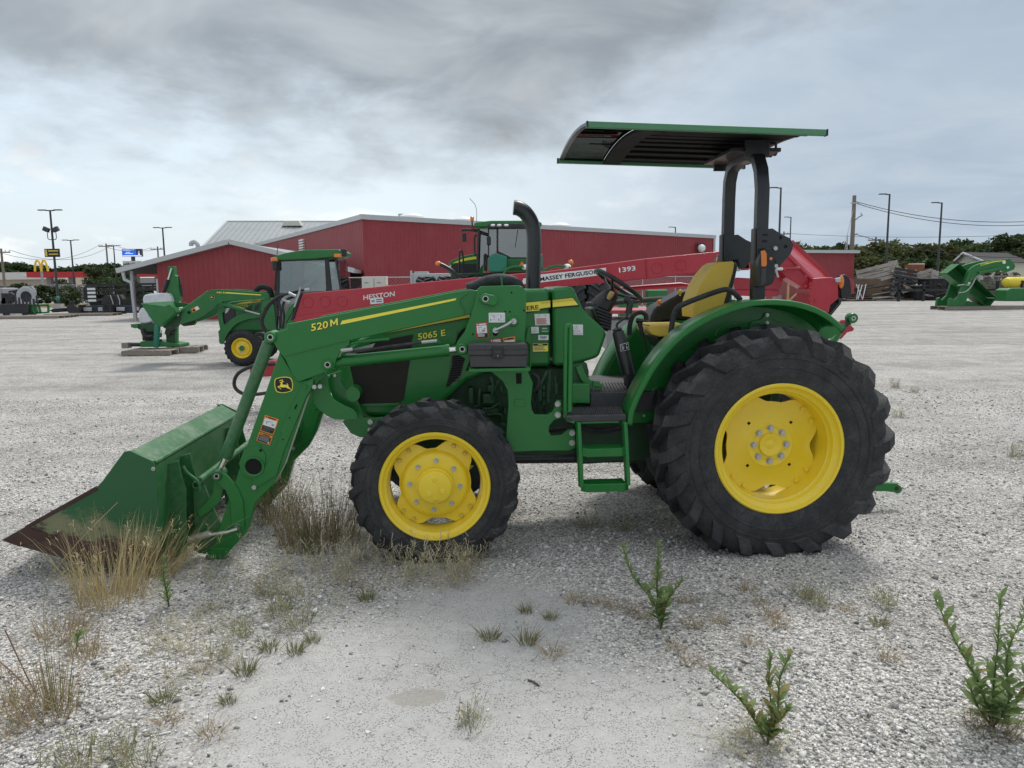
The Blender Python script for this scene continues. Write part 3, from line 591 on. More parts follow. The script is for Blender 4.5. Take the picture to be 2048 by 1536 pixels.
# ================================================================== trees
def leaf_mat(n, c1, c2):
    m = bpy.data.materials.new(n); m.use_nodes = True; t = NT(m.node_tree); t.n.clear()
    p = t.new('ShaderNodeBsdfPrincipled'); o = t.new('ShaderNodeOutputMaterial'); tr = t.new('ShaderNodeBsdfTranslucent'); mx = t.new('ShaderNodeMixShader'); mx.inputs[0].default_value = .22
    ge = t.new('ShaderNodeNewGeometry'); oi = t.new('ShaderNodeObjectInfo'); c = t.mix(ge.outputs['Random Per Island'], c1, c2)
    hs = t.new('ShaderNodeHueSaturation'); t.link(c, hs.inputs['Color']); t.link(t.math('MULTIPLY_ADD', oi.outputs['Random'], .05, .475), hs.inputs['Hue']); t.link(t.math('MULTIPLY_ADD', oi.outputs['Random'], .5, .75), hs.inputs['Value'])
    t.link(hs.outputs[0], p.inputs['Base Color']); t.link(hs.outputs[0], tr.inputs[0]); p.inputs['Roughness'].default_value = .8; p.inputs['Specular IOR Level'].default_value = .12
    t.link(p.outputs[0], mx.inputs[1]); t.link(tr.outputs[0], mx.inputs[2]); t.link(mx.outputs[0], o.inputs[0]); MATS[n] = m
leaf_mat('leaf_dark', (.034, .056, .022), (.085, .112, .046)); leaf_mat('leaf_olive', (.075, .092, .034), (.150, .160, .066)); leaf_mat('leaf_brush', (.075, .085, .045), (.16, .155, .085))
pmat('bark', (.09, .07, .055), .9)
def np_mesh(name, P, F, mat):
    me = bpy.data.meshes.new(name); me.vertices.add(len(P)); me.vertices.foreach_set('co', P.astype(np.float32).ravel()); k = F.shape[1]
    me.loops.add(F.size); me.loops.foreach_set('vertex_index', F.ravel().astype(np.int32)); me.polygons.add(len(F)); me.polygons.foreach_set('loop_start', (np.arange(len(F))*k).astype(np.int32)); me.update(calc_edges=True); me.validate()
    me.materials.append(MATS[mat]); return me
def crown_mesh(seed, mat, nclump=32, per=110, leaf=.042, low=.12):
    rg = np.random.default_rng(seed); pts = []
    th = rg.random(nclump)*2*np.pi; zz = rg.random(nclump)**.8; rr = np.sqrt(np.clip(1-(zz*1.7-.75)**2, .1, 1))*.40*rg.uniform(.45, 1.05, nclump)
    C_ = np.stack([rr*np.cos(th), rr*np.sin(th), low+.1+zz*(.80-low)], 1); cr = rg.uniform(.09, .19, nclump)
    for c, r_ in zip(C_, cr):
        v = rg.standard_normal((per, 3)); v /= np.linalg.norm(v, axis=1)[:, None]; pts.append(c+v*r_*rg.uniform(.45, 1.05, (per, 1))*np.array([1, 1, .8]))
    P = np.concatenate(pts); n = len(P); a = rg.standard_normal((n, 3)); a /= np.linalg.norm(a, axis=1)[:, None]; b = np.cross(a, rg.standard_normal((n, 3))); b /= np.linalg.norm(b, axis=1)[:, None]
    s = leaf*rg.uniform(.5, 1.25, (n, 1)); Q = np.stack([P-a*s, P-b*s*.55, P+a*s, P+b*s*.55], 1).reshape(-1, 3)
    return np_mesh('crown', Q, np.arange(4*n).reshape(-1, 4), mat)
CR = {m_: [crown_mesh(10*i+k, m_) for k in range(4)] for i, m_ in enumerate(('leaf_dark', 'leaf_olive'))}
BR = [crown_mesh(50+k, 'leaf_brush', 20, 70, .05, -.08) for k in range(3)]; BD = [crown_mesh(70+k, 'leaf_dark', 20, 70, .05, -.08) for k in range(2)]
def trunk_mesh(seed):
    rr = random.Random(seed); q = MB(); q.tube([(0, 0, 0), (rr.uniform(-.02, .02), 0, .2), (rr.uniform(-.04, .04), .01, .5), (rr.uniform(-.05, .05), 0, .8)], 1, 6, True, [.03, .022, .014, .005])
    for i in range(5): a = rr.uniform(0, 6.3); q.tube([(0, 0, .2+.06*i), (.14*math.cos(a), .14*math.sin(a), .36+.07*i), (.28*math.cos(a), .28*math.sin(a), .46+.08*i)], 1, 5, True, [.013, .009, .004])
    return q.build('trunk', 'bark')
TR = []
for k in range(3): o = trunk_mesh(k); TR.append(o.data); bpy.data.objects.remove(o)
tr_rng = random.Random(11)
def tree(x, y, h, w_, kind, label, group):
    o = thing('tree', label, 'tree', (x, y, 0), tr_rng.uniform(0, 6.28), group); o.scale = (w_, w_, h)
    share('trunk', tr_rng.choice(TR), o); share('crown', tr_rng.choice(CR['leaf_'+kind]), o); return o
def bush(x, y, h, w_, ms, label, group):
    o = thing('bush', label, 'bush', (x, y, 0), tr_rng.uniform(0, 6.28), group); o.scale = (w_, w_, h); share('foliage', tr_rng.choice(ms), o); return o
# east tree line: (pixel x of the crown, pixel y of its top, distance, width, kind)
EAST = [(1600, 488, 100, 6, 'olive'), (1632, 491, 108, 7, 'dark'), (1668, 489, 98, 6.5, 'dark'), (1690, 486, 104, 6, 'dark'), (1718, 496, 96, 6, 'olive'), (1745, 487, 100, 7, 'olive'), (1772, 483, 104, 6.5, 'olive'), (1800, 491, 98, 7, 'olive'), (1828, 489, 106, 7, 'olive'), (1850, 493, 97, 6.5, 'dark'), (1876, 488, 104, 7, 'olive'), (1900, 489, 110, 7, 'dark'), (1925, 479, 116, 8, 'dark'), (1955, 489, 112, 7, 'olive'), (1985, 489, 114, 8, 'olive'), (2012, 480, 104, 8, 'dark'), (2040, 468, 98, 9, 'dark'), (2075, 466, 100, 9, 'dark'), (2120, 474, 104, 9, 'olive'), (1760, 508, 86, 6, 'dark'), (1815, 512, 88, 6.5, 'dark'), (1860, 516, 86, 6, 'dark'), (1895, 524, 84, 5, 'dark'), (1725, 514, 84, 6, 'olive'), (1790, 522, 82, 5, 'olive'), (2035, 500, 92, 7, 'dark')]
for (x, y, z), (_, _, Y, w_, k_) in zip([(38.0081,100.0,6.4273),(43.3281,108.0,6.5742),(41.6286,98.0,6.2239),(45.6707,104.0,6.6883),(43.955,96.0,5.6637),(47.5305,100.0,6.3938),(51.2616,104.0,6.8323),(50.136,98.0,6.0095),(56.1713,106.0,6.4799),(52.8203,97.0,5.8068),(58.388,104.0,6.4228),(63.4963,110.0,6.6074),(68.8139,116.0,7.6065),(68.6999,112.0,6.6553),(72.1749,114.0,6.7209),(67.6431,104.0,6.865),(65.4828,98.0,7.3064),(69.1054,100.0,7.5265),(74.9872,104.0,7.192),(41.7879,86.0,4.5552),(45.9592,88.0,4.3606),(47.4774,86.0,4.0498),(48.3394,84.0,3.5375),(38.8979,84.0,4.181),(41.5064,82.0,3.6587),(61.3224,92.0,5.0613)], EAST):
    tree(x, y, z*1.02, w_*1.25, k_, ('dark' if k_ == 'dark' else 'olive')+' green broadleaf tree in the belt behind the scrap heap', 'tree belt behind the scrap, '+k_)
# west tree line
wx = [(-173.778,260.0,10.9424),(-164.2861,250.0,10.7194),(-164.9562,255.0,10.2107),(-165.8148,260.0,10.1845),(-164.7118,262.0,9.8848),(-160.7541,265.0,9.0566),(-155.3269,260.0,8.8926),(-157.3014,268.0,8.9111),(-150.3029,262.0,9.0542),(-149.554,265.0,9.4578),(-141.5204,255.0,9.6369),(-143.3239,262.0,10.0041),(-139.8929,260.0,9.2403),(-173.5852,255.0,11.1279)]
for i, (x, y, z) in enumerate(wx): tree(x, y, z, 13+3*(i % 3), 'dark', 'dark green tree on the skyline beyond the red canopy', 'skyline trees beyond the filling station')
for (x, y, z), w_ in zip([(-62.2757,118.0,5.7121),(-58.1932,112.0,4.9882),(-45.5974,88.0,2.9592),(-47.4783,90.0,2.8207)], (6, 5, 4.2, 4)): tree(x, y, z, w_*1.3, 'dark', 'roadside tree beside the pylon sign', 'roadside trees near the pylon sign')
# brush
for i in range(13):
    x = (-45.7776,1.5425)[0]+i*.92; bush(x+tr_rng.uniform(-.3, .3), 71+tr_rng.uniform(-1, 2), tr_rng.uniform(1.7, 2.6), tr_rng.uniform(2.4, 3.2), BD, 'dense green bush in the hedge beyond the yard fence', 'hedge beyond the yard fence')
x0_, x1_ = (26.3283,1.2618)[0], (50.229,1.0136)[0]
for i in range(24): bush(x0_+(x1_-x0_)*(i+.5)/24+tr_rng.uniform(-.3, .3), 76+tr_rng.uniform(-2, 4), tr_rng.uniform(1.6, 2.9), tr_rng.uniform(2.2, 3.4), BR, 'pale scrubby bush behind the scrap heap', 'scrub behind the scrap heap')
# ================================================================== fences
def fence(pts, h, label, step=3.0):
    o = thing('chain_link_fence', label, 'fence', (0, 0, 0))
    for (xa, ya), (xb, yb) in zip(pts, pts[1:]):
        a, b = Vector((xa, ya, 0)), Vector((xb, yb, 0)); n = max(1, int((b-a).length/step))
        for i in range(n+1): p = a.lerp(b, i/n); MB().cyl((p.x, p.y, 0), (p.x, p.y, h+.06), .035, None, 6).build('post', 'galv', o)
        MB().tube([(xa, ya, h), (xb, yb, h)], .025, 5).build('top_rail', 'galv', o)
        q = MB(); d_ = (b-a); L_ = d_.length; e_ = d_/L_; k = .16
        for i in range(int(L_/k)):
            s0 = i*k
            for sg in (1, -1):
                s1_ = s0+sg*h; lo, hi = 0., 1.
                if s1_ < 0: hi = s0/h
                if s1_ > L_: hi = (L_-s0)/h
                q.bar(a+e_*s0+Vector((0, 0, .05)), a+e_*(s0+sg*h*hi)+Vector((0, 0, .05+(h-.05)*hi)), .006, .006)
        q.build('wire_mesh', 'galv', o, smooth=0, kind='stuff')
fence([(-46.0953,73.0291), (-36.6,69.6842)], 2.0, 'chain link fence on the verge below the hedge')
fa, fb, fc = (-9.0812,37.0,1.944), (-4.5636,37.0,1.8971), (2.116,47.0,1.8737)
fence([(fa[0], 37.5), (fb[0], 37.5)], 2.05, 'chain link fence along the foot of the warehouse wall')
fa, fb = (6.3782,50.0,1.9741), (16.8712,57.0,1.9157)
fence([(fa[0], 50), (fb[0], 57)], 2.05, 'chain link fence in front of the warehouse far end')
fa, fb = (28.2669,74.0,1.7264), (50.19,74.0,1.499)
fence([(fa[0], 73), (fb[0], 72)], 1.9, 'chain link fence behind the scrap heap', 5)

# ================================================================== other machines in the yard
pmat('pallet_wood', (.27, .235, .20), .9, var=.25, scale=3); pmat('old_wood', (.40, .37, .335), .95, var=.35, scale=2); pmat('brown_ply', (.20, .135, .095), .9, var=.3, scale=1.5); pmat('new_wood', (.50, .32, .15), .8, var=.15); pmat('rusty', (.24, .095, .045), .85, var=.3)
def pp(name, poly, y0, y1, mat, parent, bevel=.01): return MB().prism(poly, y0, y1).build(name, mat, parent, bevel)
def deer_badge(parent, c, r, y):
    b_ = MB().lathe([(.001, 0), (r, 0), (r, .01)], (c[0], y, c[1]), 20).build('emblem', 'decal_gold', parent); MB().lathe([(.001, 0), (r*.88, 0)], (c[0], y-.004, c[1]), 20).build('emblem_field', 'decal_black', b_)
    MB().face([(c[0]+a*r, y-.008, c[1]+b*r) for a, b in ((-.5, .1), (-.3, .15), (-.25, .45), (-.1, .4), (-.1, .05), (.3, .0), (.55, -.4), (.2, -.2), (-.3, -.25), (-.55, -.45), (-.4, -.15))]).build('emblem_deer', 'decal_yellow', b_, smooth=0)
PLB = {}
def pallet(name, loc, rz, L_, D_, label, group='wooden pallets carrying implements', h=.13):
    o = thing(name, label, 'pallet', (*loc, 0), rz, group)
    for k in (0, .5, 1): MB().bx(0, L_, k*(D_-.06), k*(D_-.06)+.06, .022, h-.02).build('stringer', 'pallet_wood', o)
    n = max(4, int(L_/.19)); w_ = L_/n*.74
    if (round(L_, 2), D_) not in PLB: PLB[(round(L_, 2), D_)] = MB().bx(0, w_, -.01, D_+.01, 0, .02).build('deck_board', 'pallet_wood', o).data; first = 1
    else: first = 0
    me = PLB[(round(L_, 2), D_)]
    if first: COL.objects[-1]
    for i in range(n): share('deck_board', me, o, (i*L_/n+.02, 0, h-.02))
    if first:
        for ch in list(o.children):
            if ch.data is me and tuple(ch.location) == (0, 0, 0): bpy.data.objects.remove(ch); break
    for i in range(0, n, 2): share('base_board', me, o, (i*L_/n+.02, 0, 0))
    return o
# ------------------------------------------------------------------ compact cab tractor
cx_, cy_, ca_ = (-5.7479,15.7772,0.0524)
CT = thing('cab_tractor', 'smaller green cab tractor with raised loader bucket and orange marker lamps', 'tractor', (cx_, cy_, 0), ca_)
def simple_wheel(parent, c, Rr, Rt, Wd, nl, name='wheel', hubc='green_far'):
    w_ = bpy.data.objects.new(name, None); COL.objects.link(w_); w_.parent = parent; w_.location = c
    make_tyre(Rr, Rt, Wd, nl, Rt*.055, c[2]-.003, 1, hw=(Rt*.03, Rt*.05)).build('tyre', 'rubber_far', w_, smooth=30)
    MB().lathe([(Rr, .05), (Rr*1.01, .02), (Rr*.95, .01), (Rr*.86, .04), (Rr*.8, .09), (Rr*.72, .10), (Rr*.66, .07), (Rr*.34, .06), (Rr*.3, .02), (.001, .02)], (0, 0, 0), 36).build('rim', 'yellow', w_)
    MB().lathe([(Rr*.27, .018), (Rr*.25, 0), (.001, 0)], (0, 0, 0), 20).build('hub', hubc, w_)
    for i in range(6): a = R(60*i); MB().cyl((Rr*.45*math.cos(a), .065, Rr*.45*math.sin(a)), (Rr*.45*math.cos(a), .05, Rr*.45*math.sin(a)), .014, None, 8).build('wheel_nut', 'steel', w_)
    return w_
simple_wheel(CT, ((0.0533,0.3632)[0], 0, .385), .215, .388, .27, 22); simple_wheel(CT, ((0.0533,0.3632)[0], 1.45, .385), .215, .388, .27, 22)
simple_wheel(CT, (1.95, -.02, .66), .40, .665, .42, 20); simple_wheel(CT, (1.95, 1.3, .66), .40, .665, .42, 20)
hdp = [(-0.475,1.2619),(-0.2279,1.3621),(0.1496,1.3958),(0.5539,1.4128),(0.6857,1.357),(0.6518,0.701),(-0.3469,0.7148),(-0.4478,0.8257),(-0.4829,1.0445)]; chd = pp('hood', hdp, .42, 1.1, 'green_far', CT, .05)
pp('grille', [(-0.4845,1.0172),(-0.3854,1.1929),(-0.1544,1.2445),(-0.1678,1.0132),(-0.3648,0.8656),(-0.4588,0.8668)], .40, .43, 'black', chd); pp('vent', [(0.055,1.1467),(0.0999,1.2279),(0.2104,1.2809),(0.1625,1.1454)], .405, .42, 'black', chd, 0); pp('vent', [(0.2447,1.1716),(0.2776,1.2801),(0.3598,1.3064),(0.3262,1.1843)], .405, .42, 'black', chd, 0)
pp('stripe', [(-0.2056,1.2859),(0.0124,1.3431),(0.4048,1.3928),(0.4023,1.3467),(0.0102,1.3051)], .41, .42, 'decal_gold', chd, 0); p_ = (-0.1195,1.226); text('4075R', .058, 'decal_gold', chd, (p_[0], .408, p_[1]), R(3), .1, .01, 1.15); p_ = (0.2032,1.3361); text('JOHN DEERE', .035, 'decal_black', chd, (p_[0], .407, p_[1]), R(4), 0, .01, 1.1)
pp('headlight', [(-0.3781,1.0984),(-0.3577,1.2094),(-0.261,1.2221),(-0.3216,1.1255)], .395, .42, 'white', chd, .01)
pp('front_frame', [(-0.5122,0.7265),(0.6962,0.8187),(0.6835,0.5737),(-0.3954,0.4528)], .45, 1.05, 'green_cast', CT)
for yy in (.22, 1.18):
    lb = pp('loader_boom', [(-1.2274,1.1039),(-1.1142,1.2229),(-0.6437,1.5855),(-0.5629,1.6165),(-0.4046,1.6228),(0.4889,1.5464),(0.6196,1.5102),(0.6272,1.403),(0.4025,1.419),(-0.3146,1.3684),(-0.4777,1.2901),(-0.8634,1.0323),(-1.0258,0.9673),(-1.241,0.903),(-1.3309,0.9364)], yy, yy+.09, 'green_far', CT)
    pp('loader_frame', spline2([(-0.5174,0.7316),(-0.4277,0.8113),(-0.2599,0.9573),(-0.0401,1.089),(0.1745,1.132),(0.4138,1.1371),(0.4338,1.0157),(0.1393,0.9791),(-0.1049,0.8879),(-0.2735,0.7282),(-0.3762,0.5674),(-0.4093,0.4594),(-0.5067,0.4744),(-0.5072,0.5963),(-0.5174,0.7316)], 2)[:-1], yy+.1, yy+.13, 'green_far', CT); pp('loader_mast', [(0.4249,1.0966),(0.4659,1.3647),(0.616,1.4433),(0.7125,1.2545),(0.7393,0.7414),(0.4459,0.7454)], yy+.02, yy+.1, 'green_far', CT)
    pp('front_guard', [(-0.5186,1.2692),(-0.3471,1.2671),(-0.3457,1.1599),(-0.4142,1.1205),(-0.3963,0.8918),(-0.3334,0.837),(-0.4078,0.7031),(-0.484,0.7581),(-0.515,1.0278)], yy+.13, yy+.15, 'green_far', CT)
    MB().cyl([(-0.4646,0.27,1.3422)][0][:1]+(yy+.05,)+[(-0.4646,0.27,1.3422)][0][2:], (0.0826,0.27,1.1744)[:1]+(yy+.05,)+(0.0826,0.27,1.1744)[2:], .042, None, 12).build('lift_cylinder', 'green_far', CT); MB().cyl((0.0826,0.27,1.1744)[:1]+(yy+.05,)+(0.0826,0.27,1.1744)[2:], (0.397,0.27,1.0815)[:1]+(yy+.05,)+(0.397,0.27,1.0815)[2:], .02, None, 10).build('piston_rod', 'steel', CT)
    MB().cyl((-0.649,0.27,1.5637)[:1]+(yy+.05,)+(-0.649,0.27,1.5637)[2:], (-1.2154,0.27,1.1689)[:1]+(yy+.05,)+(-1.2154,0.27,1.1689)[2:], .04, None, 12).build('bucket_cylinder', 'green_far', CT)
    if yy < 1:
        pp('stripe', [(-0.2766,1.5628),(0.4601,1.504),(0.4591,1.4852),(-0.2833,1.5389)], yy-.006, yy, 'decal_yellow', lb, 0); p_ = (-0.4679,1.5356); text('440 R', .045, 'decal_yellow', lb, (p_[0], yy-.006, p_[1]), R(-2), .1, .01, 1.2)
        deer_badge(lb, (-0.5594,1.462), .05, yy-.006); bands(lb, [(-1.0095,1.2163),(-0.8734,1.2841),(-0.8306,1.2141),(-0.9749,1.1409)], yy-.004, [(0, 0, 1, 1, 'orange'), (.5, .08, .97, .92, 'white'), (.1, .3, .4, .9, 'decal_black')]); pc = (-1.0617,1.142); MB().cyl((pc[0], yy, pc[1]), (pc[0], yy-.004, pc[1]), .035, None, 16).build('tube_bore', 'hole', lb)
bs = [(-1.9287,1.3529),(-1.6732,1.321),(-1.4431,1.2867),(-1.3422,1.3249),(-1.2773,1.2531),(-1.2457,1.1473),(-1.5758,0.874),(-1.646,0.9067),(-1.791,1.1198)]
for yy in (-.05, 1.62): pp('bucket_side', bs, yy, yy+.02, 'green_far', CT, .004)
q = MB(); sp_ = [bs[4], bs[5], bs[6], bs[7], bs[8], bs[0]]
for (xa, za), (xb, zb) in zip(sp_, sp_[1:]): q.add([(xa, -.03, za), (xb, -.03, zb), (xb, 1.62, zb), (xa, 1.62, za)], [(0, 1, 2, 3)])
sh_ = q.build('bucket_shell', 'green_far', CT, smooth=0); md = sh_.modifiers.new('s', 'SOLIDIFY'); md.thickness = .015
for i in range(4): y_ = .25+i*.36; MB().box((bs[4][0]+.02, y_, bs[4][1]-.09), (.03, .16, .2), rotm('Y', 20)).build('bucket_pad', 'cream', CT, .02)
pp('coupler', [(-1.3726,1.1733),(-1.2547,1.1719),(-1.2262,1.011),(-1.344,0.8249),(-1.556,0.8009),(-1.6563,0.8693)], .2, .34, 'green_cast', CT); pp('coupler', [(-1.3726,1.1733),(-1.2547,1.1719),(-1.2262,1.011),(-1.344,0.8249),(-1.556,0.8009),(-1.6563,0.8693)], 1.2, 1.34, 'green_cast', CT)
crf = [(0.7447,2.2808),(0.7857,2.3069),(1.0536,2.3761),(1.4004,2.4289),(2.118,2.4364),(2.2011,2.3826),(2.1667,2.3219),(2.0851,2.2827),(1.5775,2.2392),(0.8338,2.2139),(0.7556,2.2357)]; rf_ = pp('cab_roof', crf, .2, 1.5, 'green_far', CT, .03)
for yy in (.26, 1.4):
    for pts in ([(0.8048,2.2144),(0.8789,2.2138),(0.8304,1.5207),(0.7358,0.7662),(0.6636,0.7671)], [(1.8152,2.2455),(1.9005,2.2447),(1.9412,1.5623),(1.9397,0.7498),(1.8183,0.7514)], [(0.8059,2.2356),(1.8957,2.2581),(1.8939,2.2155),(0.8037,2.1932)], [(0.8227,1.5262),(1.9334,1.5677),(1.9318,1.5301),(0.8208,1.4886)]): pp('cab_pillar', pts, yy, yy+.05, 'black', CT)
    pp('side_window', [(0.8751,2.1899),(1.8191,2.2109),(1.8504,1.5686),(0.8334,1.5261)], yy+.02, yy+.028, 'glass', CT, 0); pp('quarter_window', [(1.8976,2.1782),(2.031,2.1771),(2.122,1.5872),(1.9417,1.573)], yy+.02, yy+.028, 'glass', CT, 0)
    pp('cab_pillar', [(2.0231,2.2437),(2.0684,2.2433),(2.1488,1.5869),(2.108,1.5739)], yy, yy+.05, 'black', CT); pp('cab_door', [(0.8315,1.4885),(1.9318,1.5301),(1.9397,0.7498),(0.7572,0.7659)], yy+.01, yy+.03, 'glass', CT, 0)
xf, xb = (0.8364,2.0548)[0], (2.1003,2.0431)[0]; zt_, zb_ = (0.8438,2.2008)[1], (0.8092,1.521)[1]
MB().bx(xf-.01, xf, .3, 1.42, zb_, zt_).build('windscreen', 'glass', CT); MB().bx(xb, xb+.01, .3, 1.42, zb_+.1, zt_).build('rear_window', 'glass', CT)
MB().bx(xf+.55, xf+1.0, .62, 1.08, .9, 1.25).bx(xf+.92, xf+1.05, .62, 1.08, 1.2, zb_+.3).build('cab_seat', 'charcoal', CT, .05); pp('cab_floor', [(0.7581,0.9809),(1.9414,0.9657),(1.9267,0.6108),(0.7401,0.6275)], .3, 1.4, 'green_cast', CT)
MB().tube(spline([(xf+.2, .85, zb_-.1), (xf+.3, .85, zb_+.15)]), .03, 8).tube([(xf+.3+.17*math.cos(a), .85+.2*math.sin(a), zb_+.17+.1*math.cos(a)) for a in np.linspace(0, 6.28, 20)], .018, 6).build('cab_steering', 'black', CT)
for nm, pc, m_, s_ in (('marker_lamp', (0.7839,0.2,2.2286), 'amber', (.14, .12, .09)), ('marker_lamp', (2.1106,0.2,2.3019), 'amber', (.16, .12, .08)), ('work_lamp', (2.2269,0.25,2.3612), 'black', (.12, .12, .16)), ('mirror', (0.8057,0.1,2.1044), 'black', (.1, .05, .2))): MB().box(pc, s_).build(nm, m_, CT, .02)
MB().tube(spline([(0.277,0.5,1.5239),(0.2949,0.5,1.6051),(0.3923,0.5,1.6638),(0.4994,0.5,1.6518),(0.5816,0.5,1.5749),(0.5961,0.5,1.4387)], 4), .06, 10).build('exhaust_shroud', 'rubber_far', CT); MB().tube([(0.8135,0.3,2.3218),(0.8524,0.3,2.5651)], .008, 5).build('aerial', 'black', CT); MB().tube([(0.7939,0.25,2.055),(0.7347,0.25,1.5755)], .014, 6).build('hand_rail', 'black', CT)
pp('rear_fender', spline2([(0.8471,0.7266),(1.0554,1.2037),(1.326,1.3597),(1.853,1.3536),(2.1085,1.1376),(2.1752,0.8157)], 3)+[(2.0689,0.8172),(1.7945,1.2213),(1.3724,1.2264),(1.0317,0.7241)], .0, .4, 'green_far', CT)
# ------------------------------------------------------------------ backhoe attachment on pallets
kx, ky, ka = (-8.9213,18.9714,0.0)
pallet('pallet', (-9.6406,18.4562), 0, 1.22, .9, 'grey wooden pallet under the front of the backhoe attachment'); pallet('pallet', (-8.8309,19.0228), .1, .85, .8, 'tilted grey wooden pallet under the rear of the backhoe attachment', h=.16)
BH = thing('backhoe_attachment', 'green backhoe attachment wrapped in plastic standing on wooden pallets', 'backhoe', (kx, ky, 0), ka)
def kp(n, poly, a, b, m='green_far', bv=.01): return pp(n, poly, a, b, m, BH, bv)
kp('base_beam', [(-0.5549,0.3105),(-0.1875,0.3234),(0.4392,0.2334),(0.4512,0.1664),(-0.5657,0.1687)], .15, .75); kp('post', [(-0.1564,0.747),(-0.0598,0.7046),(-0.0493,0.6215),(-0.1132,0.1556),(-0.2198,0.1568)], .12, .22, 'teal'); kp('post', [(0.3233,0.8782),(0.3866,0.8775),(0.3322,0.1677),(0.282,0.1682)], .25, .35)
kp('valve_frame', [(-0.8376,0.7488),(-0.2019,0.7671),(-0.2178,0.5504),(-0.5352,0.5537),(-0.6136,0.6214)], .25, .6, 'green_cast'); kp('side_plate', [(0.0447,0.7146),(0.3116,0.7118),(0.2766,0.2103),(0.0422,0.2127)], .3, .5, 'green_cast'); kp('side_plate', [(-0.6166,0.565),(-0.2976,0.5617),(-0.2826,0.3092),(-0.6189,0.3127)], .4, .55, 'charcoal')
for i in range(7): a = random.Random(i); X = a.uniform(-.25, .35); Z = a.uniform(.28, .62); MB().box((X, .28, Z), (a.uniform(.05, .16), .1, a.uniform(.05, .14)), rotm('Y', a.uniform(-30, 30))).build('valve', 'black', BH, .01)
kp('dipper_arm', [(0.157,2.2028),(0.3107,2.2045),(0.3155,1.9864),(0.3684,1.9527),(0.413,1.3871),(0.382,1.304),(0.2141,1.3057),(0.0904,1.5738),(0.175,1.9382),(0.1533,2.1038)], .42, .6); kp('boom', [(0.1268,1.656),(0.3277,1.6372),(0.2623,0.6958),(0.059,0.6979)], .45, .62)
c_ = [(0.2718,0.4,2.1534),(0.162,0.4,1.8715),(0.152,0.4,1.8716),(0.0167,0.4,1.5424)]; MB().cyl(c_[0], c_[1], .025, None, 10).build('piston_rod', 'chrome', BH); MB().cyl(c_[2], c_[3], .05, None, 12).build('dipper_cylinder', 'black', BH)
MB().tube(spline([(0.3464,0.55,1.9534),(0.3695,0.55,1.8036),(0.4023,0.55,1.6701),(0.403,0.55,1.4364)], 4), .045, 8).build('hose_bundle', 'hose', BH); MB().tube(spline([(-0.5075,0.22,0.6251),(-0.4745,0.2,0.4929),(-0.3798,0.2,0.4254),(-0.2551,0.22,0.4393)], 4), .05, 8).build('hose_bundle', 'hose', BH)
MB().tube([(-0.8619,0.3,0.2222),(-0.5773,0.3,0.2192)], .05, 8).build('stabiliser', 'black', BH); kp('hook', [(-0.7889,0.7288),(-0.704,0.7528),(-0.6134,0.7435),(-0.5935,0.677),(-0.6957,0.6448),(-0.7928,0.679)], .2, .28)
def wrap_blob(poly, y0, y1, nm):
    o = MB().prism(spline2(poly+poly[:1], 3)[:-1], y0, y1).build(nm, 'plastic_wrap', BH, .08, 4); return o
wrap_blob([(-0.4295,1.4891),(-0.1598,1.5244),(0.1078,1.5332),(0.2183,1.4906),(0.2684,1.3241),(0.1612,1.1089),(-0.0969,1.0116),(-0.3238,1.114),(-0.4677,1.3152)], .25, .85, 'plastic_cover'); wrap_blob([(-0.6216,1.0504),(-0.5201,1.1743),(-0.3957,1.048),(-0.2778,0.8297),(-0.4169,0.7642),(-0.5845,0.7659),(-0.6259,0.8835)], .3, .8, 'plastic_cover')
MB().box([(-0.9804,0.3,0.2067)][0], (.18, .2, .14)).build('wood_block', 'pallet_wood', BH, .01); MB().tube([(0.0364,0.1,0.5935),(-0.0359,0.1,0.3957),(-0.1151,0.1,0.1059)], .012, 5).build('strap', 'teal', BH)
# ------------------------------------------------------------------ red mower conditioner
MW = thing('mower_conditioner', 'long red mower conditioner with gooseneck tongue and white lettering', 'mower', (0, 10, 0), 0)
bmw = pp('tongue_beam', [(-2.7729,1.5777),(-1.8639,1.647),(-1.0689,1.7174),(0.2198,1.8183),(0.4507,1.8323),(1.7807,1.9877),(2.7852,2.0746),(3.1465,2.0838),(3.1547,1.8238),(2.7063,1.8219),(1.7843,1.7205),(0.3835,1.604),(-0.8099,1.4717),(-1.9533,1.3715),(-2.8076,1.268),(-2.876,1.2289),(-2.9135,1.2757),(-2.8702,1.348)], 0, .3, 'red', MW, .015)
pp('beam_flange', [(-2.9025,1.2292),(-2.807,1.2812),(-1.9529,1.3847),(-0.8096,1.4849),(-0.8111,1.419),(-1.956,1.2988),(-2.8114,1.1884)], -.03, .33, 'red', MW, .01); pp('beam_end', [(-2.7525,1.5906),(-2.7858,1.5844),(-2.9358,1.2296),(-2.8966,1.2159)], -.02, .32, 'black', MW)
MB().tube([(1.779,-0.01,1.9809),(1.7957,-0.01,1.7203)], .008, 6).build('beam_joint', 'red', bmw)
for X, Z in [(-2.6923,1.4617),(-2.4666,1.4692),(-2.2413,1.4702),(1.9274,1.8626),(2.2431,1.8984)]: MB().lathe([(.062, .002), (.066, -.006), (.074, -.006), (.078, .002)], (X, 0, Z), 28).build('pressed_ring', 'red', bmw)
p_ = (-1.9625,1.4837); text('HESSTON', .064, 'white', bmw, (p_[0], -.004, p_[1]), R(6.5), .12, .02, 1.12)
bands(bmw, [(-1.8691,1.5025),(-1.6964,1.5172),(-1.6922,1.4414),(-1.8651,1.4267)], -.003, [(0, 0, 1, 1, 'white'), (.1, .3, .35, .7, 'print_grey'), (.45, .25, .9, .4, 'dark_blue'), (.45, .6, .9, .75, 'dark_blue')])
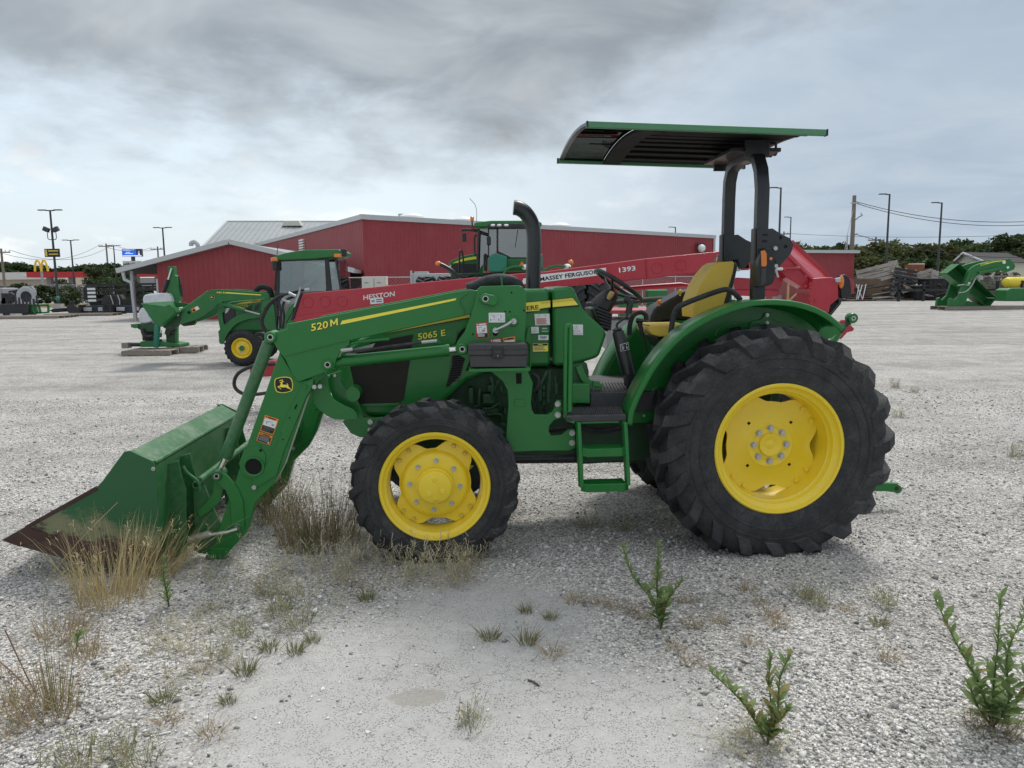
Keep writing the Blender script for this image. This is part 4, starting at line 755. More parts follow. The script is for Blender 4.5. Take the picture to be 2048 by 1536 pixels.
dcl = MB().prism([(0.3582,1.7908),(1.255,1.8728),(1.2556,1.7848),(0.3576,1.6862)], -.004, 0).build('name_band', 'white', bmw, smooth=0); MB().prism([(0.1664,1.7438),(0.2259,1.753),(0.2154,1.6778),(0.1327,1.6623)], -.004, 0).build('chevron', 'white', bmw, smooth=0)
p_ = (0.3808,1.7056); text('MASSEY FERGUSON', .054, 'decal_black', bmw, (p_[0], -.007, p_[1]), R(7), 0, .03, 1.2); p_ = (1.4071,1.806); text('1393', .062, 'white', bmw, (p_[0], -.005, p_[1]), R(7.5), 0, .035, 1.45)
gn = pp('gooseneck', [(2.8091,2.058),(3.1676,2.093),(3.2039,2.1866),(3.7202,2.1813),(3.6752,2.0379),(4.021,1.706),(4.0223,1.5435),(3.9199,1.5558),(3.8041,1.6243),(3.6422,1.7211),(3.5131,1.8563),(3.3998,1.8742),(3.0632,1.8275),(2.8143,1.8635)], 0, .32, 'red', MW, .012)
tf = [(3.6314,-0.02,2.0359),(3.925,0.65,2.212),(4.3896,0.45,1.7253),(3.9747,-0.03,1.7078)]; q = MB(); q.add(tf+[(x, y, z-.04) for x, y, z in tf], [(0, 1, 2, 3), (7, 6, 5, 4), (0, 4, 5, 1), (1, 5, 6, 2), (2, 6, 7, 3), (3, 7, 4, 0)]); q.build('gooseneck_top', 'red', gn)
q = MB(); q.bar([(3.9062,0.6,2.2177)][0], [(4.3768,0.42,1.7298)][0], .05, .06); q.build('top_rail', 'red', gn)
eb = pp('pivot_block', [(3.9447,1.7054),(4.1566,1.7186),(4.2121,1.7136),(4.2772,1.6252),(4.286,1.4379),(4.1951,1.3615),(4.1759,1.2953),(4.178,1.2509),(3.9059,1.3645),(3.9059,1.497),(3.9113,1.552)], -.12, .35, 'red', MW, .015)
for X, Z in [(3.9112,1.6345),(3.9128,1.596),(3.8428,1.7339),(3.848,1.6077),(3.9138,1.4418),(3.9903,1.4189)]: MB().cyl((X, -.12, Z), (X, -.135, Z), .018, None, 10).build('bolt', 'red', eb)
pp('guard_plate', [(4.4448,1.712),(4.5348,1.7),(4.5887,1.6307),(4.5896,1.5018),(4.4676,1.4764)], .1, .14, 'red', MW); pp('lamp_arm', [(4.2476,1.6254),(4.3369,1.63),(4.3409,1.5467),(4.2512,1.5476)], .0, .05, 'red', MW); pp('lamp_bracket', [(4.2272,1.7032),(4.2994,1.7135),(4.3045,1.6525),(4.2353,1.6499)], -.14, -.1, 'galv', MW)
lh = pp('marker_housing', spline2([(4.3185,1.7354),(4.3758,1.7514),(4.4342,1.701),(4.4592,1.601),(4.4647,1.4898),(4.4132,1.4402),(4.3454,1.452),(4.3256,1.5135),(4.3185,1.7354)], 3)[:-1], -.1, .0, 'black', MW, .02); pc = (4.3256,1.6543); MB().ball((pc[0], -.095, pc[1]), (.036, .085), 12, 8).build('lens', 'amber', lh)
for i in range(7): a_, b_ = (4.2416,0.0,1.2688), (4.3424,0.0,1.3963); c_ = Vector(a_).lerp(Vector(b_), i/6); MB().lathe([(.03, -.05), (.075, -.02), (.075, .02), (.03, .05)], (c_.x, c_.y+.1, c_.z), 14).build('bellows_fold', 'black', MW)
pp('pivot_web', [(2.9833,1.7061),(3.051,1.728),(3.2566,1.7146),(3.4341,1.8592),(3.6782,1.7215),(3.6275,1.5523),(3.0332,1.5585)], .2, .3, 'red', MW); pp('lower_frame', [(3.0102,1.5644),(3.5991,1.547),(3.5963,1.4675),(3.0239,1.4848)], .15, .5, 'red', MW); pp('arm_clamp', [(3.5788,1.8535),(3.7961,1.8601),(3.7975,1.8237),(3.6135,1.8201),(3.6144,1.798),(3.5808,1.7983)], -.06, 0, 'red', MW)
MB().tube([(1.3831,0.3,1.5779),(1.8938,0.3,1.6132),(2.3021,0.3,1.6359),(2.4929,0.3,1.6272)], 1, 8, True, [.035, .035, .035, .01]).build('tie_rod', 'red', MW); MB().tube([(0.943,-0.5,1.408),(1.4343,-0.5,1.4404),(1.9376,-0.5,1.4728)], .034, 10).build('drive_shaft', 'black', MW)
gb = (1.3166,0.4,1.1659); gb2 = (1.9244,0.4,0.7433); q = MB(); q.bx(gb[0], gb2[0]+.4, .4, 1.5, gb2[2], gb[2]); q.build('crop_shield', 'grey', MW, .02); lid = [(1.3029,0.35,1.2508),(2.1145,0.35,1.2423),(2.3487,1.5,1.2393),(1.5237,1.5,1.2479)]; q = MB(); q.add(lid+[(x, y, z+.05) for x, y, z in lid], [(3, 2, 1, 0), (4, 5, 6, 7), (0, 1, 5, 4), (1, 2, 6, 5), (2, 3, 7, 6), (3, 0, 4, 7)]); q.build('deck_lid', 'red_pale', MW)
MB().bx(1.95, 4.2, .5, 1.8, .25, .95).build('mower_deck', 'red', MW, .03); pp('rear_foot', [(4.3627,0.8856),(4.426,1.0244),(4.5367,1.1391),(4.5831,1.1387),(4.7111,1.0156),(4.6952,0.9844),(4.6148,0.9644),(4.5379,0.8721)], .3, .36, 'red', MW)
for X in (2.4, 3.7): q = MB(); q.lathe([(.15, 0), (.36, .02), (.38, .08), (.38, .22), (.36, .28), (.15, .30)], (X, 1.4, .378), 28); q.build('wheel', 'rubber_far', MW)
pp('hitch', [(-3.5149,0.6302),(-3.4354,0.6469),(-3.189,0.6881),(-3.1656,0.6353),(-3.2001,0.4774),(-3.3753,0.4704),(-3.5152,0.4719)], 0, .3, 'red', MW); pp('hitch_post', [(-2.9034,1.2512),(-2.5668,1.2744),(-2.6007,0.5114),(-3.2442,0.5181),(-3.238,0.6339),(-2.8654,0.6436)], .08, .22, 'red', MW)
MB().bx(*[(-2.9715,0.5494)[0]-.05, (-2.9715,0.5494)[0]+.05], .1, .2, .0, (-2.9715,0.5494)[1]).build('jack_leg', 'black', MW)
MB().tube(spline([(-3.14,-0.1,0.6549),(-3.3088,-0.1,0.6482),(-3.479,-0.1,0.6161),(-3.6356,-0.1,0.5329),(-3.6966,-0.1,0.4145),(-3.6655,-0.1,0.3117),(-3.5337,-0.1,0.2505),(-3.2958,-0.1,0.2651),(-3.1223,-0.05,0.3161)], 5), .024, 10).build('hose', 'hose', MW)
dr = (-3.3902,0.1,0.962); MB().lathe([(.001, -.05), (.05, -.05), (.055, 0), (.10, 0), (.105, .02), (.10, .09), (.085, .12), (.10, .15), (.10, .25), (.001, .25)], dr, 24).build('belt_pulley', 'rubber_far', MW)
for i, pts in enumerate(([(-3.2647,0.0,1.0637),(-3.3036,-0.05,1.1622),(-3.297,-0.05,1.2824),(-3.2208,-0.05,1.4187),(-3.0925,-0.03,1.5279),(-2.9264,0.0,1.5856),(-2.7487,0.05,1.6261)], [(-3.2631,0.05,1.0692),(-3.3019,0.0,1.1767),(-3.2876,0.0,1.2802),(-3.193,0.0,1.4341),(-3.0578,0.0,1.5442),(-2.8978,0.05,1.5847)], [(-3.0448,0.0,1.1221),(-3.0075,-0.04,1.279),(-3.0178,-0.04,1.4163),(-2.9738,0.0,1.5004),(-2.883,0.05,1.5329)], [(-3.0795,0.0,1.1224),(-3.0449,-0.05,1.3313),(-3.062,-0.04,1.4766),(-3.0143,0.0,1.5523),(-2.9143,0.05,1.602)], [(-3.094,0.0,1.5103),(-3.0979,-0.02,1.3994),(-3.0801,-0.02,1.2444),(-3.0838,0.0,1.1225)], [(-2.998,0.0,1.1908),(-2.9359,-0.02,1.2774),(-2.8948,0.0,1.3536),(-2.8571,0.04,1.4726)])): MB().tube(spline(pts, 4), (.017, .015, .017, .015, .010, .008)[i], 8).build('hydraulic_hose', 'hose', MW)
for a_, b_ in (((-3.0164,-0.03,1.5015), (-2.9238,-0.03,1.4621)), ((-2.9346,-0.03,1.5903), (-2.8425,-0.03,1.5424)), ((-2.732,0.02,1.6219), (-2.6754,0.02,1.6341))): MB().cyl(a_, b_, .018, None, 8).build('hose_coupling', 'galv', MW)
pp('hose_bracket', [(-2.8051,1.6014),(-2.785,1.661),(-2.7721,1.6609),(-2.7801,1.5841),(-2.8581,1.3962),(-2.8795,1.4007)], -.04, -.02, 'galv', MW)
# ------------------------------------------------------------------ big articulated tractor, seen from behind
bx0, by0, _ = (-0.1093,24.0,0.0)
BT = thing('articulated_tractor', 'large green articulated tractor with tall glazed cab and teal tanks', 'tractor', (bx0, by0, 0), 0)
def bp_(n, poly, a, b, m, bv=.03, par=None): return pp(n, poly, a, b, m, par or BT, bv)
roof = bp_('cab_roof', [(-1.031,3.5526),(-0.9384,3.5907),(-0.5088,3.6343),(0.7473,3.6275),(1.0687,3.5761),(1.1081,3.5005),(1.068,3.4408),(-1.0022,3.447)], -.1, 2.0, 'green_far', .06)
fas = bp_('lamp_fascia', [(-0.5227,3.5396),(0.9271,3.5247),(0.9877,3.4492),(0.9567,3.3746),(-0.6012,3.3906),(-0.5846,3.4803)], -.16, .2, 'black'); 
for X, Z in [(-0.4366,3.4833),(-0.2386,3.4812),(-0.0194,3.479)]: MB().ball((X, -.16, Z), (.08, .04), 12, 6).build('work_lamp', 'white', fas)
bp_('rear_window', [(-0.267,3.3792),(0.9295,3.3669),(0.9242,2.4891),(0.1226,2.4973),(-0.2757,2.699)], 0, .02, 'glass_dark', 0); bp_('side_window', [(-0.8616,3.4218),(-0.5976,3.419),(-0.6108,2.5151),(-0.9295,2.1171)], .4, .42, 'glass_dark', 0)
bp_('corner_window', [(-0.5702,3.4045),(-0.3301,3.3869),(-0.3397,2.6581),(-0.5889,2.5386)], .08, .1, 'glass_dark', 0)
for pts in ([(-0.3281,3.3949),(-0.2668,3.3943),(-0.2701,2.6534),(-0.3321,2.6236)], [(0.9296,3.382),(1.0216,3.381),(1.0167,2.4881),(0.9242,2.4891)], [(-0.9263,3.401),(-0.8434,3.4002),(-0.9084,2.0505),(-0.9702,2.0512)], [(-0.5981,3.3977),(-0.5612,3.3973),(-0.5741,2.5045),(-0.6111,2.5049)], [(-0.2757,2.699),(0.1227,2.5034),(0.9242,2.4951),(0.924,2.4465),(-0.0012,2.456),(-0.2828,2.6231)]): bp_('cab_pillar', pts, -.02, .12, 'black')
bp_('cab_interior', [(-0.2541,2.9362),(0.0023,3.1212),(0.3192,3.0554),(0.8907,2.987),(0.8874,2.4852),(-0.2597,2.4971)], .8, 1.2, 'charcoal'); MB().tube([(0.3462,-0.03,3.3557),(0.2974,-0.03,3.0699),(0.2488,-0.03,2.8044)], .012, 5).build('wiper', 'black', BT)
bp_('tank', [(-0.5995,2.4645),(-0.516,2.5598),(-0.3477,2.6271),(0.001,2.5184),(0.0016,2.0306),(-0.5844,2.0366)], -.35, .3, 'teal', .05); bp_('tank', [(0.9146,2.569),(1.1034,2.5911),(1.113,2.0794),(0.9114,2.0513)], -.35, .3, 'teal', .05); bp_('rear_panel', [(-0.016,2.459),(0.9359,2.4492),(0.9335,2.0452),(-0.0206,2.0551)], -.1, .2, 'green_far')
tri = bp_('warning_triangle', [(0.3185,2.2014),(0.458,2.3905),(0.6094,2.1984)], -.22, -.2, 'danger', 0); bp_('triangle_face', [(0.3585,2.2222),(0.4577,2.3603),(0.5729,2.22)], -.235, -.22, 'orange', 0, tri)
bp_('hood', spline2([(-2.0331,2.329),(-1.9555,2.4527),(-1.7834,2.5417),(-1.5093,2.6329),(-1.0825,2.7124)], 3)+[(-0.8271,2.7266),(-0.838,2.0198),(-2.0156,2.032)], 2.0, 3.6, 'green_far'); bp_('stripe', spline2([(-1.8843,2.3817),(-1.6818,2.4786),(-1.3795,2.5645),(-1.0614,2.6106)], 3)+[(-1.0629,2.5184),(-1.4145,2.4758),(-1.6831,2.4126)], 1.97, 2.0, 'decal_yellow', 0)
bp_('hood_screen', [(-1.9357,2.3228),(-1.7174,2.37),(-1.0489,2.3532),(-1.0541,2.0423),(-1.9419,2.0316)], 1.96, 2.0, 'black', 0); bp_('headlight', [(-1.9929,2.3068),(-1.9256,2.3293),(-1.9546,2.2238),(-2.0017,2.2077)], 1.95, 2.0, 'white', 0); bp_('chassis', [(-1.8312,2.0195),(1.1236,2.051),(1.1203,1.3803),(-1.8441,1.4111)], .4, 1.6, 'green_cast')
def fend(pts, y0, y1):
    q = MB(); P_ = spline2(pts, 4); q.add([(x, y0, z) for x, z in P_]+[(x, y1, z) for x, z in P_], [(i, i+1, len(P_)+i+1, len(P_)+i) for i in range(len(P_)-1)]); o = q.build('fender', 'green_far', BT); md = o.modifiers.new('s', 'SOLIDIFY'); md.thickness = .07
fend([(-0.1581,1.9476),(-0.0799,2.1129),(0.089,2.2107),(0.3332,2.2383),(0.6073,2.1963),(0.7284,2.0593)], -.5, .6); fend([(1.0946,2.0555),(1.2477,2.1746),(1.4919,2.2383),(1.7968,2.2231),(2.0103,2.1365),(2.1019,1.9847)], -.5, .6)
def xtyre(x, y, Rt, Wd, nl):
    o = make_tyre(Rt*.6, Rt, Wd, nl, .07, Rt-.03, 1, hw=(.05, .08)).build('tyre', 'rubber_far', BT, smooth=30); o.rotation_euler = (0, 0, math.pi/2); o.location = (x, y, Rt-.03)
    h_ = MB().lathe([(.001, .1), (Rt*.6, .1)], (0, 0, 0), 24).build('wheel_disc', 'yellow', BT); h_.rotation_euler = (0, 0, math.pi/2); h_.location = (x, y, Rt-.03)
for px_ in ((-0.2278,1.7909)[0], (-0.9231,1.7981)[0], (2.4301,1.7633)[0], (3.1875,1.7555)[0]): xtyre(px_, -.6+1.0, 1.0, .68, 18)
for px_ in ((-1.9197,1.825)[0], (-2.6683,1.8327)[0]): xtyre(px_, 3.6, 1.0, .62, 18)
MB().tube(spline([(-1.5851,0.0,1.9045),(-1.7359,0.0,2.0897),(-1.9797,0.0,2.2449),(-2.1477,0.0,2.3229)], 4), .06, 8).build('marker_arm', 'black', BT); MB().ball((-2.1784,0.0,2.3323), (.10, .08), 10, 6).build('marker_lamp', 'amber', BT); MB().tube([(1.7873,0.0,2.2364),(2.0034,0.0,2.3104)], .03, 6).build('marker_arm', 'black', BT); MB().ball((2.0034,0.0,2.3104), (.09, .1), 10, 6).build('marker_lamp', 'amber', BT); MB().ball((0.5596,-0.4,2.1795), (.12, .09), 10, 6).build('work_lamp', 'white', BT); MB().ball((1.8656,-0.4,2.181), (.12, .09), 10, 6).build('work_lamp', 'white', BT)
for pts, r_ in (([(-1.4151,0.2,3.3748),(-1.322,0.2,3.389),(-1.0748,0.2,3.3713),(-0.89,0.2,3.3238),(-0.6128,0.2,3.2297)], .045), ([(-1.4318,0.2,3.3142),(-1.4306,0.2,3.3749),(-1.353,0.2,3.3893)], .02)): MB().tube(pts, r_, 6).build('mirror_arm', 'black', BT)
bp_('mirror', [(-1.4326,3.2685),(-1.293,3.2884),(-1.2824,3.0233),(-1.4224,2.9943)], .15, .25, 'black'); bp_('mirror', [(-0.6387,3.1417),(-0.5156,3.1556),(-0.5131,2.8985),(-0.6363,2.8846)], -.1, .0, 'black')
for pts in ([(-1.5611,0.5,2.0336),(-1.5357,0.5,2.6866),(-1.5033,0.5,2.7328),(-1.4533,0.5,2.7168),(-1.4158,0.5,2.3749),(-1.4292,0.5,2.001)], [(-0.9593,0.1,2.6035),(-1.0269,0.1,2.6347),(-1.0243,0.1,3.1518),(-0.9497,0.1,3.1813)], [(-0.719,-0.1,2.0775),(-0.7182,-0.1,2.5329),(-0.6867,-0.1,2.5871),(-0.6507,-0.1,2.5322),(-0.6667,-0.1,2.077)]): MB().tube(spline(pts, 3), .03, 6).build('hand_rail', 'black', BT)
MB().tube(spline([(-1.0114,0.2,3.4617),(-1.0882,0.2,3.4928),(-1.101,0.2,3.6445)], 3), .025, 6).build('beacon_stem', 'black', BT); MB().tube([(-1.1009,0.2,3.6506),(-1.1,0.2,3.7051),(-1.0986,0.2,3.7807),(-1.0983,0.2,3.8019)], 1, 10, True, [.06, .065, .06, .03]).build('beacon', 'amber', BT); MB().tube(spline([(-0.9669,0.3,3.6208),(-0.9526,0.3,3.9244),(-1.0042,0.3,4.1672),(-1.1708,0.3,4.3652)], 4), .01, 5).build('aerial', 'grey', BT)
# ------------------------------------------------------------------ loaders on the right
lx0, ly0, _ = (24.4983,40.8562,0.0)
def loader_attach(dx, label):
    o = thing('loader_attachment', label, 'loader', (lx0+dx, ly0, 0), 0, 'loader attachments on pallets')
    def lp(n, poly, a, b, m='green_far', bv=.02): return pp(n, poly, a, b, m, o, bv)
    for yy in (0, 1.15):
        b_ = lp('boom', spline2([(-0.4117,0.1663),(-0.2574,0.7426),(-0.0203,1.5074),(0.1647,2.0783),(0.5277,2.3919),(1.0299,2.5452),(1.5349,2.6539),(2.1707,2.7233)], 2)+[(2.3296,2.7406),(2.5706,2.5292),(2.7026,2.3187),(2.6326,2.1481),(2.1959,1.981),(1.8934,2.1557),(1.3173,2.1299),(0.8756,2.0201),(0.5756,1.7242),(0.3933,1.1199),(0.1803,0.4814),(0.0757,0.129)], yy, yy+.16)
        MB().cyl(((0.6859,1.9776)[0], yy-.06, (0.6859,1.9776)[1]), ((1.8257,2.2009)[0], yy-.06, (1.8257,2.2009)[1]), .075, None, 12).build('lift_cylinder', 'green_far', o); MB().cyl(((0.229,2.0777)[0], yy-.1, (0.229,2.0777)[1]), ((-0.0114,1.3797)[0], yy-.1, (-0.0114,1.3797)[1]), .07, None, 12).build('bucket_cylinder', 'green_far', o)
        if yy == 0:
            lp('stripe', [(1.0666,2.4814),(1.5387,2.6032),(2.1124,2.648),(2.1153,2.6099),(1.5425,2.5525),(1.0699,2.437)], -.015, 0, 'decal_yellow', 0); deer_badge(b_, (0.3741,1.6626), .06, -.01); p_ = (0.7869,2.3576); text('520M', .12, 'decal_yellow', b_, (p_[0], -.012, p_[1]), R(12), .1, .01, 1.1)
            bands(b_, [(0.1931,1.4924),(0.321,1.5038),(0.3163,1.389),(0.1883,1.3776)], -.01, [(0, 0, 1, 1, 'white')]); MB().cyl(((2.057,2.5346)[0], 0, (2.057,2.5346)[1]), ((2.057,2.5346)[0], -.02, (2.057,2.5346)[1]), .09, None, 14).build('pin', 'white', b_); MB().cyl(((2.2835,2.2596)[0], 0, (2.2835,2.2596)[1]), ((2.2835,2.2596)[0], -.02, (2.2835,2.2596)[1]), .07, None, 14).build('pin', 'white', b_)
        lp('mast_foot', [(-0.8301,0.1384),(-0.7976,0.62),(-0.6525,0.6698),(-0.5629,0.4892),(-0.322,0.7433),(-0.2154,0.132)], yy-.1, yy+.1)
    # bucket leaning against the arms
    Q = [(-0.8437,1.9655),(-0.1986,2.4704),(1.9119,0.6181),(1.5276,0.0979)]; lp('bucket_back', Q, .95, 1.02)
    for a_, b_ in zip(Q, Q[1:]+Q[:1]): d_ = Vector(b_)-Vector(a_); n_ = Vector((-d_.y, d_.x)).normalized()*.03; lp('bucket_wall', [a_, b_, (b_[0]+n_.x, b_[1]+n_.y), (a_[0]+n_.x, a_[1]+n_.y)], .2, .98)
    lp('stand', [(0.4592,0.4716),(0.5894,0.4703),(1.6575,0.103),(0.2236,0.118)], .4, .5)
    for pts in ([(-0.4205,-0.1,1.3203),(-0.1026,-0.1,1.368),(0.2215,-0.1,1.3264)], [(-0.3299,-0.1,0.9367),(0.0518,-0.1,0.9966),(0.351,-0.1,1.3123),(0.5165,-0.1,1.6923)]): MB().tube(spline(pts, 3), .03, 6).build('strap', 'galv', o)
    return o
loader_attach(0, 'green loader arms and bucket standing on a pallet beside the scrap heap')
pa_ = [(-1.043,-0.2,-0.0388)][0]; pallet('pallet', (lx0+pa_[0], ly0-.2), 0, 4.7, 1.5, 'long wooden pallet under the loader arms near the scrap heap', h=.2)
loader_attach(5.2, 'green loader arms partly out of view next to the yellow tank'); pallet('pallet', (lx0+pa_[0]+5.2, ly0-.2), 0, 4.7, 1.5, 'long wooden pallet under the loader arms next to the yellow tank', h=.2)
TK = thing('spray_tank', 'yellow plastic tank lying on a dark trailer frame', 'tank'); ta_, tb_ = (37.8563,58.0,1.3635), (41.7794,60.0,1.3648)
q = MB(); d_ = Vector(tb_)-Vector(ta_); q.tube([Vector(ta_), Vector(ta_)+d_*.03, Vector(ta_)+d_*.12, Vector(ta_)+d_*.9, tb_], 1, 20, True, [.12, .32, .42, .42, .2]); q.build('tank', 'yellow_tank', TK)
for t_ in (.25, .6): c_ = Vector(ta_)+d_*t_; MB().lathe([(.42, -.04), (.44, -.04), (.44, .04), (.42, .04)], c_, 20).build('strap', 'black', TK).rotation_euler = (0, 0, 0)
MB().bx(ta_[0]-8.5, tb_[0], 58.2, 58.4, .75, .9).bx(ta_[0]-8.5, tb_[0], 59.6, 59.8, .75, .9).build('frame', 'black', TK)
for k in range(6): MB().bx(ta_[0]-8+k*1.9, ta_[0]-7.85+k*1.9, 58.2, 58.4, 0, 1.5).build('upright', 'black', TK)
gx = (36.756,56.0,0.6371); tag(MB().prism([(0, 0), (2.2, 0), (2.2, .75), (1.9, .95), (.3, .95), (0, .8)], 0, 1.4).build('fuel_tank', 'green_far', None, .06), 'rounded green steel tank on the ground below the yellow one', 'tank').location = (gx[0], 56, 0)
# ------------------------------------------------------------------ scrap heap
YP = 62.
def box_thing(nm, lab, cat, X, Y, w_, d_, h_, rz, ry, mat, slats=0, z=0, group=None):
    o = thing(nm, lab, cat, (X, Y, z), R(rz), group); o.rotation_euler = (0, R(ry), R(rz))
    if slats:
        for k in range(slats):
            z_ = k*h_/slats; MB().bx(-w_/2, w_/2, -d_/2, -d_/2+.04, z_, z_+h_/slats*.85).build('slat', mat, o); MB().bx(w_/2-.04, w_/2, -d_/2, d_/2, z_, z_+h_/slats*.85).build('slat', mat, o)
        for X_ in (-w_/2+.04, 0, w_/2-.06): MB().bx(X_-.05, X_+.05, -d_/2+.04, -d_/2+.09, 0, h_).build('cleat', mat, o)
        MB().bx(-w_/2, w_/2, -d_/2+.09, d_/2, .0, .04).build('bottom', mat, o)
    else: MB().bx(-w_/2, w_/2, -d_/2, d_/2, 0, h_).build('body', mat, o, .03)
    return o
sp = lambda px: px
for nm, lab, cat, gp_, w_, d_, h_, rz, ry, m_, sl, z in (('wooden_crate', 'weathered crate tipped on top of the scrap heap', 'crate', (30.3522,1.3922), 3.3, 2.2, 1.35, -8, -14, 'old_wood', 4, 1.55), ('wooden_crate', 'weathered crate lying against the tipped one on the heap', 'crate', (31.3839,1.5781), 2.6, 2, .9, 35, 24, 'old_wood', 3, 1.75), ('plywood_crate', 'large brown plywood crate at the foot of the scrap heap', 'crate', (30.2656,0.4225), 5.1, 2.2, 1.75, 0, 0, 'brown_ply', 0, 0), ('wooden_crate', 'small pale crate perched above the black bins', 'crate', (33.6763,1.0645), 2.2, 1.4, .85, 18, -12, 'old_wood', 3, 1.5), ('wooden_crate', 'square pale crate standing on edge by the rusty drum', 'crate', (34.7147,1.0048), 1.3, 1.1, 1.0, 40, 8, 'old_wood', 2, 1.45)):
    box_thing(nm, lab, cat, gp_[0], YP+1.0, w_, d_, h_, rz, ry, m_, sl, z)
for i, gx in enumerate(((33.5537,0.1164)[0], (34.5663,0.1059)[0])):
    o = thing('plastic_bin', ('low black plastic bin with a torn rim by the grey sheets', 'tall black plastic bin at the end of the heap')[i], 'bin', (gx, 61, 0), R(4)); h_ = (1.2, 1.75)[i]
    MB().prism([(-1.25, 0), (1.25, 0), (1.4, h_), (-1.4, h_)], -.8, .8).build('body', 'charcoal', o, .08); MB().bx(-1.5, 1.5, -.9, .9, h_-.12, h_-.03).build('rim', 'charcoal', o, .03)
    for k in range(4): MB().bx(-1+k*.6, -.9+k*.6, -.86, -.78, .1, h_-.2).build('rib', 'charcoal', o)
rd_ = (33.8053,1.4055); o = thing('rusty_drum', 'rusty orange and white drum on the heap', 'drum', (rd_[0], 63.5, 1.9)); MB().cyl((0, 0, 0), (0, 0, 1.0), .75, None, 18).build('shell', 'rusty', o); MB().cyl((.1, -.1, 1.0), (.1, -.1, 1.08), .6, None, 18).build('lid', 'white', o)
for i in range(9):
    gx = (32.3396,0.1091)[0]+i*.34; o = tag(MB().bx(-.12, .12, -.05, .05, 0, 2.2).build('grey_sheet', 'grey', None), 'grey metal strip leaning on the black bins', 'metal strip', 'grey strips leaning on the bins'); o.location = (gx, 60.6, 0); o.rotation_euler = (R(-38), R(42), 0)
lp_ = thing('slatted_pallet', 'dark slatted pallet leaning at the side of the brown crate', 'pallet', ((31.729,0.5045)[0], 61.2, 0)); lp_.rotation_euler = (R(-12), R(10), 0)
for k in range(9): MB().bx(-.95, .95, -.06, 0, k*.3, k*.3+.2).build('slat', 'charcoal', lp_)
for X_ in (-.9, 0, .8): MB().bx(X_, X_+.12, 0, .1, 0, 2.7).build('stringer', 'old_wood', lp_)
pr_ = random.Random(21); x0_, x1_ = (26.3751,0.0953)[0], (35.8266,-0.003)[0]
plm = [MB().bx(-1, 1, -.11, .11, -.03, .03).build('p', m_).data for m_ in ('old_wood', 'brown_ply', 'old_wood', 'charcoal')]
for o in [o for o in COL.objects if o.name.startswith('p') and o.data in plm]: bpy.data.objects.remove(o)
for i in range(95):
    u = pr_.random(); X = x0_+(x1_-x0_)*u; hmax = .55+2.0*math.exp(-((u-.33)/.13)**2)+1.7*math.exp(-((u-.8)/.17)**2); Z = pr_.random()**1.3*hmax
    me = pr_.choice(plm); o = bpy.data.objects.new('scrap_plank', me); COL.objects.link(o); o.location = (X, 61.2+pr_.uniform(-1.2, 2.2)+Z*.4, .06+Z); o.rotation_euler = (pr_.uniform(-.3, .3), pr_.uniform(-.45, .45)*(1 if Z > .2 else .1), pr_.uniform(-.9, .9)); o.scale = (pr_.uniform(.5, 1.6), pr_.uniform(.7, 1.8), 1)
    tag(o, 'weathered plank lying in the scrap heap', 'plank', 'planks in the scrap heap')
for i, (a_, b_) in enumerate(zip([(27.5575,60.0,0.0574),(28.03,60.2,0.048),(27.6891,60.5,0.0924),(28.3047,60.6,0.179)], [(28.1525,60.6,1.272),(28.5497,60.8,1.315),(28.0954,61.0,1.3195),(27.9464,61.2,1.3208)])):
    o = tag(MB().bar((a_[0], a_[1], 0), b_, .06, .06).build('white_rail', 'white', None), 'white rail propped at the end of the scrap heap', 'rail', 'white rails propped at the heap')
wf = thing('timber_frame', 'yellowish timber frame standing in the low scrap', 'frame', ((21.2277,0.2134)[0], 58, 0))
for X_ in (0, .9, 1.6, 2.2, 3.0): MB().bx(X_, X_+.14, 0, .14, 0, 1.55-.25*(X_ > 2)).build('upright', 'new_wood', wf)
MB().bx(0, 3.1, -.02, .1, 1.4, 1.52).build('rail', 'new_wood', wf); MB().bar((.1, 0, .1), (1.6, 0, 1.5), .1, .12).bar((1.7, -.08, .1), (3.0, -.08, 1.3), .1, .12).build('brace', 'new_wood', wf)
# ------------------------------------------------------------------ implements along the west edge
def yard(nm, lab, cat, gp_, rz=0, group=None): return thing(nm, lab, cat, (*gp_, 0), rz, group)
rcx, rcy = (-30.4441,46.6688)
RC = thing('rotary_cutter', 'grey rotary cutter with round dark opening in its folded wing', 'mower', (0, 48, 0)); 
wg = pp('wing', [(-31.6359,0.7791),(-30.9874,1.8451),(-30.426,1.8233),(-30.253,1.5259),(-30.2684,1.0657),(-30.4884,0.7471),(-30.986,0.6117)], 0, .25, 'grey', RC, .03); c_ = (-30.7907,1.1713); MB().lathe([(.36, -.02), (.58, -.04), (.64, .0)], (c_[0], -.01, c_[1]), 28).build('wing_ring', 'galv', wg); MB().lathe([(.001, 0), (.34, 0)], (c_[0], -.03, c_[1]), 20).build('wing_opening', 'charcoal', wg)
pp('deck', [(-33.2452,1.7512),(-32.9209,1.7071),(-32.892,1.1759),(-32.2542,0.9647),(-32.2905,0.5963),(-33.3738,0.4845)], 1, 2.6, 'grey', RC, .03); pp('hitch', [(-32.2352,1.5416),(-31.4102,1.6542),(-31.422,1.5332),(-31.9865,1.1751),(-32.2307,1.1777)], .5, .7, 'charcoal', RC)
for X, Z in [(-32.2529,0.8658),(-31.8621,1.1424),(-31.419,1.1378)]: MB().box((X, .3, Z), (.5, .4, .5), rotm('Y', 30)).build('gearbox', 'charcoal', RC, .04)
for X in [(-32.4547,0.0635),(-31.2425,0.0509),(-30.7576,0.0458)]: MB().bx(X[0], X[0]+.25, .1, .4, 0, 1.4).build('leg', 'charcoal', RC)
